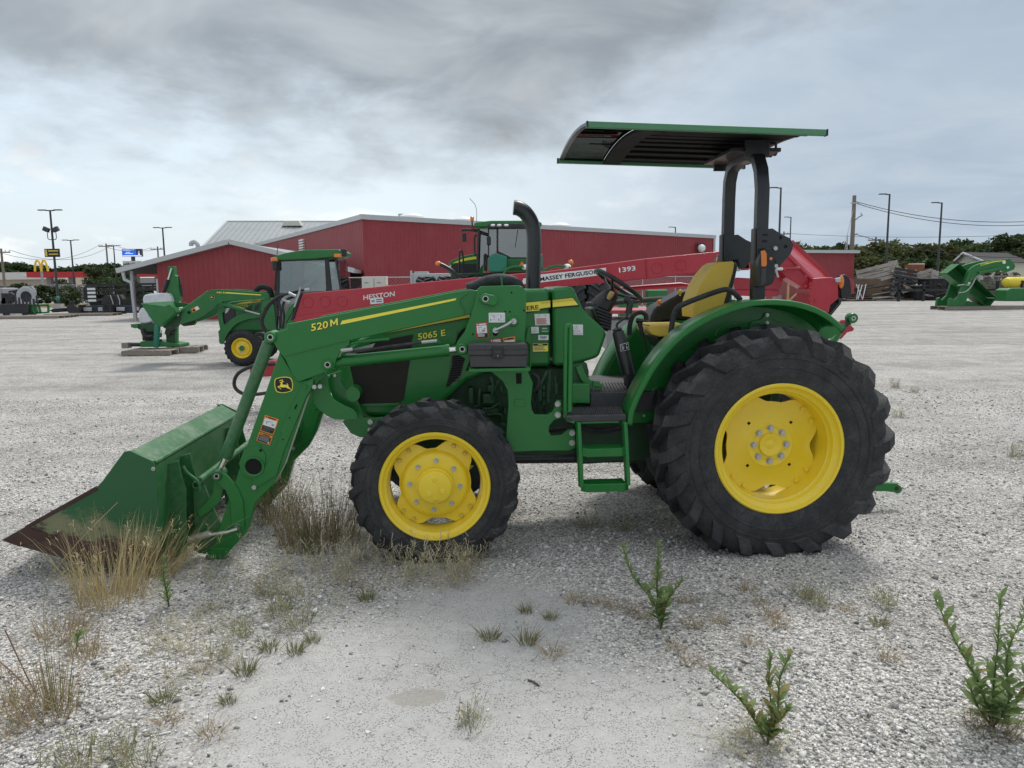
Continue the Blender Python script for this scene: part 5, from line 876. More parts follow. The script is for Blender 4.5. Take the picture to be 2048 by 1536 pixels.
TN = thing('tine_rack', 'dark low implement with a row of upright tines', 'implement', (0, 46.5, 0)); MB().bx((-31.5968,0.5057)[0], (-29.9545,0.4886)[0], 0, .6, .15, .75).build('frame', 'charcoal', TN, .04)
for X in range(7): x_ = (-30.5411,0.4947)[0]+X*.22; MB().bx(x_, x_+.07, -.05, .05, .7, 1.25-.1*(X % 3)).build('tine', 'charcoal', TN)
GF = thing('tubular_stand', 'green tubular frame lying on pallets', 'frame', (0, 47, 0)); pts = [(-30.2022,0.6325),(-28.8362,0.6497),(-28.8576,0.2048),(-30.1921,0.1201)]
for a_, b_ in zip(pts, pts[1:]+pts[:1]): MB().bar((a_[0], 0, a_[1]), (b_[0], 0, b_[1]), .1, .1).build('rail', 'green_far', GF)
for u in (.2, .4, .55): a_ = Vector(pts[0]).lerp(Vector(pts[1]), u); b_ = Vector(pts[3]).lerp(Vector(pts[2]), u+.08); MB().bar((a_.x, 0, a_.y), (b_.x, 0, b_.y), .1, .12).build('strut', 'green_far', GF)
GB = thing('grapple_bucket', 'small black bucket with pale wear strips tipped on a pallet', 'bucket', (0, 47.5, 0)); 
for yy in (0, 1.6): pp('side', [(-28.0457,0.3966),(-27.948,0.5945),(-27.5844,0.6384),(-27.4688,0.5895),(-26.9144,0.066),(-27.8759,0.0561)], yy, yy+.05, 'black', GB, .01)
pp('back', [(-27.948,0.5945),(-27.4671,0.6094),(-26.9144,0.066),(-27.0761,0.0477)], .05, 1.6, 'black', GB, .01)
for X in (1095, 1160): pass
for a_, b_ in zip([(0.0293,-0.05,1.6811),(0.029,-0.05,1.6811)], [(0.0288,-0.05,1.6817),(0.0284,-0.05,1.6817)]): MB().bar((a_[0], -.03, (-27.8482,0.5935)[1]), (b_[0], -.03, (-27.3343,0.0703)[1]), .03, .06).build('wear_strip', 'galv', GB)
for X, Z in [(-27.8194,0.6926),(-27.618,0.7103)]: MB().box((X, .1, Z), (.12, .1, .35), rotm('Y', 20)).build('hook', 'black', GB)
FK = thing('fork_carriage', 'low black fork carriage lying beside the tipped bucket', 'implement', (0, 47.5, 0)); pp('frame', [(-29.0936,0.3079),(-28.8854,0.3974),(-28.2019,0.438),(-28.2233,0.1992),(-28.9066,0.1665)], 0, .6, 'black', FK, .02); pp('fork', [(-28.3617,0.4397),(-28.0421,0.4363),(-28.0464,0.3886),(-28.3671,0.38)], -.1, 0, 'black', FK, 0)
for i, (x0, x1, lab) in enumerate((((-26.7586,0.4391)[0], (-25.0982,0.4218)[0], 'dark blue box blade beside the tipped black bucket'), ((-24.7819,0.4185)[0], (-22.8364,0.2794)[0], 'dark blue box blade below the long black header'))):
    o = thing('box_blade', lab, 'blade', (x0, 47, 0), 0, 'dark blue box blades'); z1 = (-25.9136,0.6075)[1]; L_ = x1-x0
    MB().prism([(0, .12), (L_, .12), (L_, z1), (.2, z1-.05), (0, z1-.25)], 0, .12).build('blade', 'dark_blue', o, .02)
    for X in (.02, L_-.12): MB().prism([(0, .12), (.1, .12), (.1, z1+.05), (0, z1-.1)], -.5, .3).build('end_plate', 'black', o, .01).location.x = X
    for X in (L_*.25, L_*.8): MB().box((X, -.1, z1-.25), (.5, .12, .22)).build('bracket', 'galv', o, .02)
SB = thing('skid_bucket', 'black rounded bucket with pale strips standing before the header', 'bucket', (0, 48.5, 0)); pp('side', spline2([(-26.3244,0.6704),(-26.2127,1.0341),(-25.9534,1.2136),(-25.724,1.029),(-25.5939,0.6222)], 3), 0, .05, 'black', SB, .01); pp('back', [(-25.9127,1.2131),(-25.1377,1.2253),(-24.9566,0.94),(-25.0247,0.596),(-25.6363,0.6023),(-25.724,1.029)], .05, .5, 'black', SB, .02)
for a_, b_ in (((1745, 395), (1790, 545)),): pass
for pts in ([(-25.6765,48.4,1.2122),(-25.5484,48.4,0.7864),(-25.5224,48.4,0.6039)], [(-25.2083,48.4,1.2194),(-25.0945,48.4,0.8626),(-25.1155,48.4,0.5997)]): MB().tube([(x, y-48.5, z) for x, y, z in pts], .03, 5).build('strip', 'galv', SB)
for X in [(-26.2479,0.6087),(-25.1063,0.5968)]: MB().bx(X[0], X[0]+.15, .1, .4, 0, X[1]+.1).build('foot', 'black', SB)
HD = thing('harvest_header', 'long black harvesting header with open reel behind the cab tractor', 'header', (0, 52, 0)); xa, xb = (-29.1366,0.8565)[0], (-15.4044,0.7136)[0]
zt, zm, zb, zl_ = (-24.7912,1.8696)[1], (-24.8191,1.495)[1], (-24.8496,1.0856)[1], (-24.8853,0.6068)[1]
for z_, r_, y_ in ((zt, .07, 0), (zt-.18, .05, .5), (zm, .09, -.2), (zb, .14, .2), (zl_, .2, .4)): MB().bar((xa, y_, z_), (xb, y_, z_+.12), r_*2, r_*2).build('beam', 'black', HD)
for i in range(22): x_ = xa+(xb-xa)*(i+.3)/22; MB().bar((x_, -.1, zb), (x_+.25*((i % 3)-1), 0, zt+.02+(.35 if i % 7 == 3 else 0)), .08, .08).build('reel_arm', 'black', HD)
for i in range(40): x_ = xa+(xb-xa)*(i+.5)/40; MB().bar((x_, -.3, zm), (x_+.08, -.35, zm-.32), .02, .02).build('tine', 'black', HD)
pp('end_shield', [(-29.1838,1.649),(-28.9947,1.82),(-28.2976,1.8128),(-28.3226,0.9898),(-28.2606,0.6849),(-29.1352,0.6853),(-29.1959,0.9988)], -.4, -.3, 'black', HD, .02)
q = MB(); a_ = (-28.8931,1.7325); 
for k in range(4): q.bx(a_[0], a_[0]+.55, -.44, -.40, a_[1]-.2-k*.26, a_[1]-.05-k*.26)
q.build('label', 'white', HD); p_ = (-29.0634,0.7585); MB().bx(p_[0], p_[0]+.12, -.42, -.40, p_[1], p_[1]+.1).build('label', 'grey', HD)
for f_ in (.12, .35, .62, .9): x_ = xa+(xb-xa)*f_; MB().lathe([(.001, -.05), (.22, -.05), (.25, 0), (.42, 0), (.42, .22), (.001, .22)], (x_, -.2, .42), 20).build('transport_wheel', 'rubber_far', HD)
pp('drive_housing', [(-19.0399,2.0719),(-18.0782,2.084),(-17.5422,2.0785),(-17.0145,1.918),(-17.0018,1.7405),(-17.4664,1.834),(-17.9171,1.7722),(-18.4256,1.489),(-19.0045,1.5394)], -.5, -.2, 'black', HD, .02); p_ = (-18.3773,1.9403); text('HAYOVAN', .11, 'white', HD, (p_[0], -.53, p_[1]), 0, .15, .01, 1.35)
MB().bar(((-17.0194,1.8294)[0], -.35, (-17.0194,1.8294)[1]), ((-17.0236,1.3412)[0], -.35, 0), .12, .12).build('stand', 'black', HD)
for gp_, L_, lab in (((-28.7356,42.0928), 3.4, 'flat grey pallet under the dark tine implement'), ((-28.2038,43.1314), 2.8, 'flat grey pallet under the green tubular frame'), ((-28.2331,45.4765), 3.2, 'flat grey pallet under the black fork carriage'), ((-27.0459,45.5437), 2.9, 'flat grey pallet under the tipped black bucket'), ((-25.8958,49.9383), 2.6, 'flat grey pallet under the dark blue blade')): pallet('pallet', gp_, 0, L_, 1.2, lab, h=.15)
# ------------------------------------------------------------------ things along the warehouse wall
uc = (-6.701,34.0,1.4601); UC = thing('utility_cabinet', 'pale double utility cabinet by the warehouse fence', 'cabinet', (uc[0], 34, 0)); z1 = (-6.32,2.0571)[1]
for k in (0, .56): MB().bx(k, k+.54, 0, .5, 0, z1).build('door', 'pale_wall', UC, .02); MB().bx(k+.12, k+.3, -.012, 0, z1-.3, z1-.25).build('vent', 'grey', UC)
yb_ = (-5.4531,33.0,1.5639); YB = thing('orange_beam', 'orange steel beam lying on stands by the warehouse fence', 'beam', (yb_[0], 33, 0)); MB().bx(0, 1.5, 0, .2, yb_[2]-.08, yb_[2]+.1).build('beam', 'orange', YB); MB().bx(.1, .2, 0, .2, 0, yb_[2]-.08).build('leg', 'black', YB); MB().bx(1.2, 1.3, 0, .2, 0, yb_[2]-.08).build('leg', 'black', YB)
gm0 = (-4.1118,31.0,1.8041); GM = thing('grey_machine', 'low galvanised grey machine behind the tall tractor', 'machine', (gm0[0], 31, 0)); z1 = (-3.7142,2.1241)[1]; MB().bx(0, 1.6, 0, .9, gm0[2]-.1, z1).build('body', 'galv', GM, .03); MB().bx(0, .08, -.05, 0, gm0[2]-.3, z1+.12).build('mast', 'galv', GM); MB().bx(.15, .7, .1, .7, z1, z1+.08).build('cover', 'galv', GM, .02); MB().bx(.1, 1.5, .1, .8, 0, gm0[2]-.1).build('base', 'charcoal', GM)
for i, (a_, b_) in enumerate((((3.9857,28.0,1.4032), (4.7752,28.0,1.1929)), ((5.0442,28.0,1.3922), (5.8215,28.0,1.1685)))): o = thing('green_bucket', ('shorter green bucket lying behind the steering wheel', 'green bucket lying beside the console, seen under the red tongue')[i], 'bucket', (a_[0], 28, 0)); MB().prism([(0, b_[2]-.3), (b_[0]-a_[0], b_[2]-.3), (b_[0]-a_[0], a_[2]), (0, a_[2])], 0, .5).build('back', 'green_far', o, .05); MB().bx(.05, b_[0]-a_[0]-.05, .0, .5, 0, b_[2]-.3).build('lower_lip', 'green_far', o, .03)

# ================================================================== the green loader tractor
# local frame: x to the tractor's rear, y across to its far side, z up
tx, ty, ta = (-0.4781,4.3609,0.0698)
T = thing('loader_tractor', 'green utility tractor with front loader, canopy and big yellow-rimmed wheels', 'tractor', (tx, ty, 0), ta)
YC = .80                                                     # tractor centre line
# ------------------------------------------------------------------ wheels
def bolt(q, c, r, d_, mi=0, n=6): q.cyl((c[0], c[1], c[2]), (c[0], c[1]-d_, c[2]), r, r*.92, n, mi)
def lobe_disc(ri, ro, lobes, width, n=96):
    out = []
    for i in range(n):
        a = 2*math.pi*i/n; m_ = min(abs((a-R(l)+math.pi) % (2*math.pi)-math.pi) for l in lobes)
        t = min(1, max(0, 1-(m_-width)/R(20))); t = t*t*(3-2*t); out.append((a, ri+(ro-ri)*t))
    return out
def rear_wheel(x, y, z, outer=True, rot=0):
    w_ = bpy.data.objects.new('rear_wheel', None); COL.objects.link(w_); w_.parent = T; w_.location = (x, y, z)
    if not outer: w_.scale = (1, -1, 1)
    make_tyre(.395, .742, .43, 20, .052, z-.004, 1, hw=(.024, .060)).build('tyre', 'rubber', w_, smooth=30)
    rim = MB(); rim.lathe([(.388, .055), (.402, .030), (.404, .016), (.396, .008), (.384, .012), (.378, .030), (.366, .040), (.350, .050), (.345, .075), (.333, .085), (.330, .16), (.322, .175), (.322, .30), (.36, .34), (.40, .40)], (0, 0, 0), 80); rim.build('rim', 'yellow', w_, smooth=40)
    dy = .165; q = MB(); lob = lobe_disc(.268, .322, (37, 131, 231, 317), R(19))
    ring = [(.105, .0), (.112, -.004), (.14, -.006), (.152, .004), (.20, .010), (.222, .022)]
    v = []; n = len(lob)
    for a, ro in lob:
        for r_, d_ in ring+[(max(.236, ro-.01), .020), (ro, .020), (ro, .034)]: v.append((r_*math.cos(a), dy+d_, r_*math.sin(a)))
    k = 9; q.add(v, [(i*k+j, i*k+j+1, ((i+1) % n)*k+j+1, ((i+1) % n)*k+j) for i in range(n) for j in range(k-1)]); dsc = q.build('wheel_disc', 'yellow', w_, smooth=40)
    hb = MB(); hb.lathe([(.001, -.012), (.012, -.012), (.03, -.004), (.064, -.020), (.070, -.020), (.076, -.004), (.112, .002)], (0, dy, 0), 48); hb.build('hub_cap', 'yellow', w_, smooth=30)
    for i in range(8): a = R(45*i); b_ = MB(); b_.cyl((.105*math.cos(a), dy-.002, .105*math.sin(a)), (.105*math.cos(a), dy-.007, .105*math.sin(a)), .021, None, 18); bolt(b_, (.105*math.cos(a), dy-.007, .105*math.sin(a)), .0165, .016); b_.build('wheel_bolt', 'steel', w_)
    for a in (45, 135, 225, 315): a = R(a); MB().box((.19*math.cos(a), dy+.0095, .19*math.sin(a)), (.017, .004, .017), rotm('Y', 45)).build('drain_hole', 'hole', dsc)
    for l in (37, 131, 231, 317):
        for s_ in (-9, 9): a = R(l+s_); b_ = MB(); bolt(b_, (.300*math.cos(a), dy+.021, .300*math.sin(a)), .015, .016, 0, 10); b_.build('clamp_bolt', 'yellow', w_)
    return w_
def front_wheel(x, y, z, outer=True):
    w_ = bpy.data.objects.new('front_wheel', None); COL.objects.link(w_); w_.parent = T; w_.location = (x, y, z)
    if not outer: w_.scale = (1, -1, 1)
    make_tyre(.328, .515, .255, 18, .034, z-.004, 1, hw=(.018, .043)).build('tyre', 'rubber', w_, smooth=30)
    rim = MB(); rim.lathe([(.320, .05), (.333, .028), (.335, .014), (.328, .006), (.316, .010), (.310, .026), (.300, .034), (.290, .040), (.286, .07), (.278, .09), (.276, .17), (.30, .20), (.33, .235)], (0, 0, 0), 80); rim.build('rim', 'yellow', w_, smooth=40)
    dy = .085; lob = lobe_disc(.218, .276, (54, 136, 229, 316), R(16)); ring = [(.10, -.02), (.165, -.022), (.185, -.016), (.20, .0), (.208, .018)]; v = []; n = len(lob)
    for a, ro in lob:
        for r_, d_ in ring+[(max(.214, ro-.008), .026), (ro, .026), (ro, .036)]: v.append((r_*math.cos(a), dy+d_, r_*math.sin(a)))
    k = 8; q = MB(); q.add(v, [(i*k+j, i*k+j+1, ((i+1) % n)*k+j+1, ((i+1) % n)*k+j) for i in range(n) for j in range(k-1)]); dsc = q.build('wheel_disc', 'yellow', w_, smooth=40)
    hb = MB(); hb.lathe([(.001, -.085), (.088, -.085), (.098, -.080), (.104, -.066), (.104, -.058), (.110, -.055), (.111, -.02), (.118, -.018)], (0, dy, 0), 64); hub = hb.build('hub', 'yellow', w_, smooth=30)
    for a, r_ in ((92, .052), (228, .052), (332, .052)): a = R(a); b_ = MB(); b_.lathe([(.001, -.0035), (.013, -.0035), (.016, 0), (.018, .002)], (r_*math.cos(a), dy-.085, r_*math.sin(a)), 16); b_.cyl((r_*math.cos(a), dy-.089, r_*math.sin(a)), (r_*math.cos(a), dy-.088, r_*math.sin(a)), .003, None, 8); b_.build('boss', 'yellow', hub)
    MB().lathe([(.001, -.006), (.008, -.006), (.0085, -.010), (.014, -.010), (.016, .002)], (.006, dy-.085, -.083), 18).build('drain_plug', 'decal_gold', hub)
    text('CARRARO', .012, 'yellow', hub, (.012, dy-.0862, .028), R(-80), 0, .02)
    for i in range(8):
        a = R(45*i+86); c_ = (.152*math.cos(a), dy-.022, .152*math.sin(a)); b_ = MB(); b_.cyl(c_, (c_[0], c_[1]-.004, c_[2]), .015, None, 16); bolt(b_, (c_[0], c_[1]-.004, c_[2]), .0115, .012); b_.cyl((c_[0], c_[1]-.016, c_[2]), (c_[0], c_[1]-.026, c_[2]), .006, None, 8); b_.build('wheel_nut', 'steel', w_)
    for l in (54, 136, 229, 316):
        for s_ in (-9, 9): a = R(l+s_); c_ = (.258*math.cos(a), dy+.026, .258*math.sin(a)); b_ = MB(); b_.cyl(c_, (c_[0], c_[1]-.006, c_[2]), .015, None, 14); bolt(b_, (c_[0], c_[1]-.006, c_[2]), .0115, .014); b_.build('clamp_bolt', 'decal_gold', w_)
    return w_
fx, fz = .010, .474; rx, rz = 2.095, .668
front_wheel(fx, .0, fz); front_wheel(fx, 1.60, fz, False)
rear_wheel(rx, -.08, rz); rear_wheel(rx, 1.68, rz, False)
# ------------------------------------------------------------------ chassis, engine
def part(name, poly, y0, y1, mat='green', bevel=.006, parent=None, seg=2): return MB().prism(poly, y0, y1).build(name, mat, parent or T, bevel, seg)
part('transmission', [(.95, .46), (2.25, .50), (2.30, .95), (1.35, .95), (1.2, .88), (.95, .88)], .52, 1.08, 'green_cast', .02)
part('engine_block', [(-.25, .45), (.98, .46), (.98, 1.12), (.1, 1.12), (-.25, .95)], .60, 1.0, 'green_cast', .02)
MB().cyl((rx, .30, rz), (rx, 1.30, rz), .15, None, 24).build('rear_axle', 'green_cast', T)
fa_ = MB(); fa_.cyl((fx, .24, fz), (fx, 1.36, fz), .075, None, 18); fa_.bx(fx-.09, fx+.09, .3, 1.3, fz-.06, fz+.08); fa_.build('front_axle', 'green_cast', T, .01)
sh_ = [(0.5035,0.62,0.4943),(1.5815,0.62,0.4757)]; MB().cyl(sh_[0], sh_[1], .036, None, 18).build('drive_shaft_tube', 'black_paint', T)
rg_ = random.Random(8)
eng = [(0.2288,1.057),(0.4877,0.9741),(0.4741,0.6298),(0.3023,0.851)]
# visible engine fittings between hood and mast, and between mast and platform
def fit_tube(pts, r, mat='green_cast', name='fuel_line'): return MB().tube(spline(pts, 5), r, 8).build(name, mat, T)
fit_tube([(0.3748,0.52,1.0727),(0.3886,0.5,1.0257),(0.3814,0.5,0.9518),(0.3846,0.52,0.8929)], .010); fit_tube([(0.436,0.52,1.0653),(0.4161,0.5,1.0313),(0.4032,0.5,0.9761),(0.4343,0.52,0.9353)], .006)
fit_tube([(0.3027,0.5,0.9966),(0.2953,0.49,0.9305),(0.2918,0.5,0.8857),(0.2615,0.52,0.8769)], .007); fit_tube([(0.3459,0.5,0.8225),(0.4379,0.5,0.8203),(0.4469,0.51,0.7496)], .008)
fit_tube([(0.4403,0.5,1.0123),(0.4484,0.49,0.9704),(0.4776,0.52,0.9469)], .006); fit_tube([(0.3221,0.5,0.8665),(0.3702,0.48,0.8687),(0.4339,0.52,0.898)], .007)
for nm, (x0, y0, x1, y1), w0, w1 in (('injection_pump', (240, 370, 380, 480), .48, .6), ('fuel_filter', (95, 300, 150, 480), .5, .6), ('bracket', (300, 280, 400, 350), .5, .6), ('starter', (230, 520, 420, 570), .52, .6), ('oil_cooler', (470, 515, 508, 590), .5, .6)):
    pass
for nm, a, b, w0 in (('injection_pump', (0.3174,0.5,0.9593), (0.402,0.5,0.8895), .5), ('fuel_filter', (0.2268,0.5,1.0043), (0.2614,0.5,0.8926), .5), ('bracket', (0.3549,0.5,1.0202), (0.4153,0.5,0.9697), .5), ('starter_motor', (0.3098,0.5,0.8636), (0.4257,0.5,0.8268), .5), ('valve_block', (0.4569,0.5,0.8666), (0.4798,0.5,0.8194), .5), ('junction_box', (0.4311,0.5,0.7644), (0.4738,0.5,0.7321), .5)):
    MB().bx(min(a[0], b[0]), max(a[0], b[0]), w0, w0+.12, min(a[2], b[2]), max(a[2], b[2])).build(nm, 'green_cast', T, .012)
for i, (X0, Y0, X1, Y1, r_) in enumerate([] or []): pass
for i, pts in enumerate(([(0.7461,0.46,1.1096),(0.7173,0.45,1.0625),(0.6988,0.45,1.0139),(0.6872,0.46,0.9267),(0.6908,0.47,0.8384)], [(0.7572,0.45,1.1166),(0.7555,0.44,1.0019),(0.7543,0.46,0.8511)], [(0.7918,0.46,1.0782),(0.7995,0.45,0.9996),(0.8055,0.45,0.9442),(0.845,0.47,0.928)], [(0.731,0.47,0.8747),(0.737,0.47,0.8374),(0.738,0.48,0.7983)])): fit_tube(pts, (.012, .008, .007, .012)[i], 'green_cast', 'hydraulic_line')
for i, pts in enumerate(([(0.6535,0.48,1.0906),(0.6879,0.46,1.0557),(0.6804,0.45,1.002),(0.6579,0.47,0.969)], [(0.6454,0.47,0.9384),(0.6563,0.46,0.878),(0.663,0.47,0.8204)], [(0.7466,0.4,0.7325),(0.8171,0.38,0.7439),(0.8992,0.36,0.761)], [(0.7478,0.41,0.7181),(0.8245,0.39,0.7294),(0.9008,0.37,0.7499)], [(0.9478,0.36,0.7537),(1.0677,0.35,0.7313),(1.2162,0.36,0.7473)], [(0.9494,0.37,0.7395),(1.0697,0.36,0.714),(1.2185,0.37,0.733)])): fit_tube(pts, (.016, .014, .012, .012, .013, .013)[i], 'hose', 'hose')
a, b = (0.7087,0.44,1.0151), (0.7288,0.44,0.8858); vb = MB().bx(a[0], b[0], .44, .5, b[2], a[2]).build('valve_bracket', 'green_cast', T, .004)
for X in (a[2]-.03, a[2]-.08, a[2]-.16): MB().cyl(((a[0]+b[0])/2, .4405, X), ((a[0]+b[0])/2, .438, X), .008, None, 10).build('hole', 'hole', vb)
for pc in [(0.7482,0.43,1.0034),(0.7449,0.43,0.9423),(0.6914,0.43,0.9557),(0.7969,0.43,0.9963)]: MB().cyl((pc[0], pc[1], pc[2]-.035), (pc[0], pc[1], pc[2]+.035), .014, None, 8).build('hose_fitting', 'green_cast', T)
# ------------------------------------------------------------------ hood
H0, H1 = .50, 1.10
hood = [*[(-0.5377,1.2908),(-0.5346,1.1292),(-0.4902,0.9123),(-0.4536,0.8292),(-0.3258,0.8233),(-0.1685,0.8324),(-0.0339,0.8634),(0.0727,0.9195),(0.1411,0.9812),(0.2191,1.0475),(0.364,1.1028),(0.4603,1.1107)], *[(0.6392,1.1328),(0.771,1.1328),(0.769,1.6476),(0.6062,1.6448)], *[(0.4425,1.6198),(0.1832,1.5714),(-0.0753,1.5105),(-0.3337,1.4176)]]
hd = MB().prism(hood, H0, H1).build('hood', 'green', T, .035, 4)
cowl = [(0.7816,1.6505),(0.9019,1.6583),(0.9288,1.6338),(0.9867,1.5087),(1.0255,1.47),(1.1347,1.3688),(1.1396,1.3341),(1.0928,1.1933),(1.0577,1.1807),(0.9486,1.1493),(0.7869,1.1351)]
cw = MB().prism(cowl, H0-.012, H1+.012).build('cowl', 'green', T, .028, 4)
ye = H0-.004
def dec(name, poly, y, mat, parent): return MB().prism(poly, y, y+.004).build(name, mat, parent, smooth=0)
dec('side_screen', [(-0.5335,1.1578),(-0.4901,0.9152),(-0.2279,0.9163),(-0.1958,0.9398),(-0.1544,1.1605),(-0.1205,1.36),(-0.2008,1.347),(-0.3894,1.312),(-0.5299,1.2528)], ye-.004, 'mesh_dark', hd)
hl = [(-0.5604,1.2343),(-0.5358,1.2671),(-0.3661,1.3088),(-0.3859,1.2788),(-0.4852,1.2473),(-0.5425,1.215)]; dec('headlight', hl, ye-.012, 'steel', hd)
for i, pl in enumerate(([(0.0794,1.0067),(0.1258,1.165),(0.1268,1.213),(0.2176,1.2258),(0.1973,1.1638),(0.1768,1.0919),(0.1329,1.0492)], [(0.1456,1.294),(0.1677,1.3556),(0.1872,1.3838),(0.2238,1.407),(0.2199,1.3548),(0.1762,1.303)], [(0.2107,1.1153),(0.2408,1.1918),(0.2396,1.1245)])):
    gr = dec('vent_grille', pl, ye-.003, 'hole', hd)
    if i == 0:
        xs = [p[0] for p in pl]; zs = [p[1] for p in pl]; q = MB()
        for k in range(14): z_ = min(zs)+(k+.5)/14*(max(zs)-min(zs)); lo = max(min(xs), min(xs)+.005+(max(zs)-z_)*.0); t_ = (z_-min(zs))/(max(zs)-min(zs)); q.bar((pl[0][0]+(pl[2][0]-pl[0][0])*t_*.9, ye-.004, z_), (pl[5][0]+(pl[3][0]-pl[5][0])*max(0, t_-.25)*1.2 if t_ > .15 else pl[0][0]+.03, ye-.004, z_+.008), .004, .004)
        q.build('mesh', 'black', gr, smooth=0, kind='stuff')
part('bezel', [(-0.5429,1.158),(-0.5333,1.1626),(-0.4863,0.9151),(-0.2231,0.9162),(-0.219,0.8967),(-0.4927,0.8959)], ye-.012, ye+.002, 'green', .003, hd)
# stripes and lettering on the hood
dec('stripe', [(-0.3202,1.3658),(0.2557,1.4947),(0.2475,1.4589),(-0.1241,1.3979)], ye-.002, 'decal_black', hd)
dec('stripe', [(-0.3079,1.3694),(0.2556,1.4909),(0.2476,1.4665),(-0.1051,1.4052)], ye-.0035, 'decal_gold', hd)
dec('stripe', [(0.6055,1.5572),(0.7695,1.5696),(0.7693,1.5149),(0.6049,1.4866)], ye-.002, 'decal_black', hd)
dec('stripe', [(0.6054,1.5549),(0.7695,1.5681),(0.7693,1.5248),(0.7032,1.5165),(0.6955,1.5029),(0.605,1.498)], ye-.0035, 'decal_yellow', hd)
dec('stripe', [(0.7833,1.5717),(0.9157,1.5854),(0.9613,1.5277),(0.7832,1.5155)], ye-.014, 'decal_black', cw)
cs = dec('stripe', [(0.7833,1.5702),(0.9142,1.5823),(0.9497,1.5378),(0.7832,1.5254)], ye-.0155, 'decal_yellow', cw)
for i in range(5):
    for pr, yq, A_, B_ in ((hd, ye-.005, (0.7073,1.5635), (0.7695,1.5681)), (cw, ye-.017, (0.7833,1.5702), (0.9157,1.5808))):
        k_ = .0024*(i+1)*1.25; MB().bar((A_[0], yq, A_[1]-k_), (B_[0]+(.003*i if pr is cw else 0), yq, B_[1]-k_), .0006, .0009).build('pinstripe', 'decal_gold', pr, smooth=0)
p_ = (0.6127,1.5055); text('ERE', .029, 'decal_black', hd, (p_[0], ye-.0052, p_[1]), R(5), 0, .016, 1.28)
dec('model_plate', [(-0.1155,1.3694),(0.1637,1.3937),(0.1476,1.2987),(-0.1413,1.2891)], ye-.0052, 'green', hd)
p_ = (-0.0941,1.3254)
text('5065 E', .0405, 'decal_black', hd, (p_[0]+.003, ye-.0056, p_[1]-.003), R(8), .1, .035, 1.17); text('5065 E', .0405, 'decal_yellow', hd, (p_[0], ye-.0062, p_[1]), R(8), .1, .022, 1.17)
# stickers
tell = [(0, 0, 1, 1, 'white'), (.1, .52, .9, .58, 'print_grey')]
def leaf_logo(c_, r_, y, parent, sq):
    q = MB(); q.lathe([(r_*.86, 0), (r_, 0)], (c_[0], y, c_[1]), 24); q.face([(c_[0]+a*r_, y, c_[1]+b*r_) for a, b in ((-.35, -.45), (.1, -.25), (.35, .45), (-.05, .3), (-.3, -.1))]); q.build('emblem', 'print_grey', parent, smooth=0)
st1 = bands(cw, [(0.8965,1.4112),(0.9814,1.4092),(0.9824,1.341),(0.9004,1.3423)], ye-.016, [(0, 0, 1, 1, 'white'), (.05, .84, .95, .87, 'print_grey'), (.2, .92, .8, .94, 'print_grey')])
leaf_logo((0.9374,1.3899), .013, ye-.0175, st1, 0); p_ = (0.9019,1.3614); text('TELLUS', .0125, 'print_grey', st1, (p_[0], ye-.0178, p_[1]), 0, 0, .01, 1.1)
st2 = bands(hd, [(0.6647,1.482),(0.763,1.483),(0.7666,1.4096),(0.6696,1.4072)], ye-.004, [(0, 0, 1, 1, 'white')]+lines(.1, .4, .95, .95, 6, 'print_red', 4)); leaf_logo((0.6953,1.471), .006, ye-.0056, st2, 0); leaf_logo((0.7361,1.4712), .006, ye-.0056, st2, 0)
st3 = bands(hd, [(0.6426,1.3977),(0.6926,1.3985),(0.6939,1.3563),(0.6431,1.3556)], ye-.004, [(0, 0, 1, 1, 'white')]); leaf_logo((0.6663,1.3835), .008, ye-.0056, st3, 0); p_ = (0.6454,1.3655); text('TELLUS', .0072, 'print_grey', st3, (p_[0], ye-.0058, p_[1]), 0, 0, .01, 1.15)
bands(hd, [(0.7026,1.3976),(0.7627,1.3982),(0.7626,1.3568),(0.7024,1.3562)], ye-.003, [(0, 0, 1, 1, 'green'), (.2, .2, .75, .3, 'white'), (.2, .42, .7, .46, 'print_grey'), (.15, .66, .85, .74, 'white')])
bands(hd, [(0.6884,1.3441),(0.7563,1.3431),(0.7562,1.3108),(0.6882,1.3111)], ye-.004, [(0, 0, 1, 1, 'white')]+[(.2+.05*i, .22, .2+.05*i+(.03 if i % 3 else .015), .6, 'decal_black') for i in range(13)]+[(.3, .7, .7, .78, 'print_grey')])
bands(hd, [(0.6526,1.2894),(0.753,1.2901),(0.7528,1.2369),(0.6538,1.2355)], ye-.004, [(0, 0, 1, 1, 'decal_yellow'), (.03, .04, .97, .28, 'decal_black'), (.35, .1, .65, .2, 'decal_yellow')]+lines(.08, .38, .92, .9, 3, 'print_grey', 7))
part('service_cover', [(0.6161,1.3923),(0.6407,1.3996),(0.6388,1.1327),(0.6295,1.1329),(0.6306,1.2852),(0.6017,1.3086)], .46, .5, 'green', .004)
# exhaust and air hose
MB().tube(spline([(0.7047,0.98,1.6148),(0.7096,0.98,1.8085),(0.7143,0.98,1.99),(0.7008,0.98,2.094),(0.659,0.98,2.1666),(0.6099,0.98,2.2012),(0.5713,0.98,2.2082)], 5), .052, 20).build('exhaust_pipe', 'black_paint', T)
MB().tube(spline([(0.2348,0.9,1.6419),(0.2988,0.9,1.6616),(0.3704,0.9,1.6906),(0.4457,0.9,1.7047),(0.5133,0.9,1.7003),(0.5622,0.9,1.6849),(0.592,0.9,1.6548),(0.5994,0.9,1.6286)], 5), .045, 14).build('intake_hose', 'rubber', T)
MB().tube([(0.4604,0.55,1.6576),(0.4543,0.55,1.7306)], .006, 6).build('hood_rod', 'green', T)
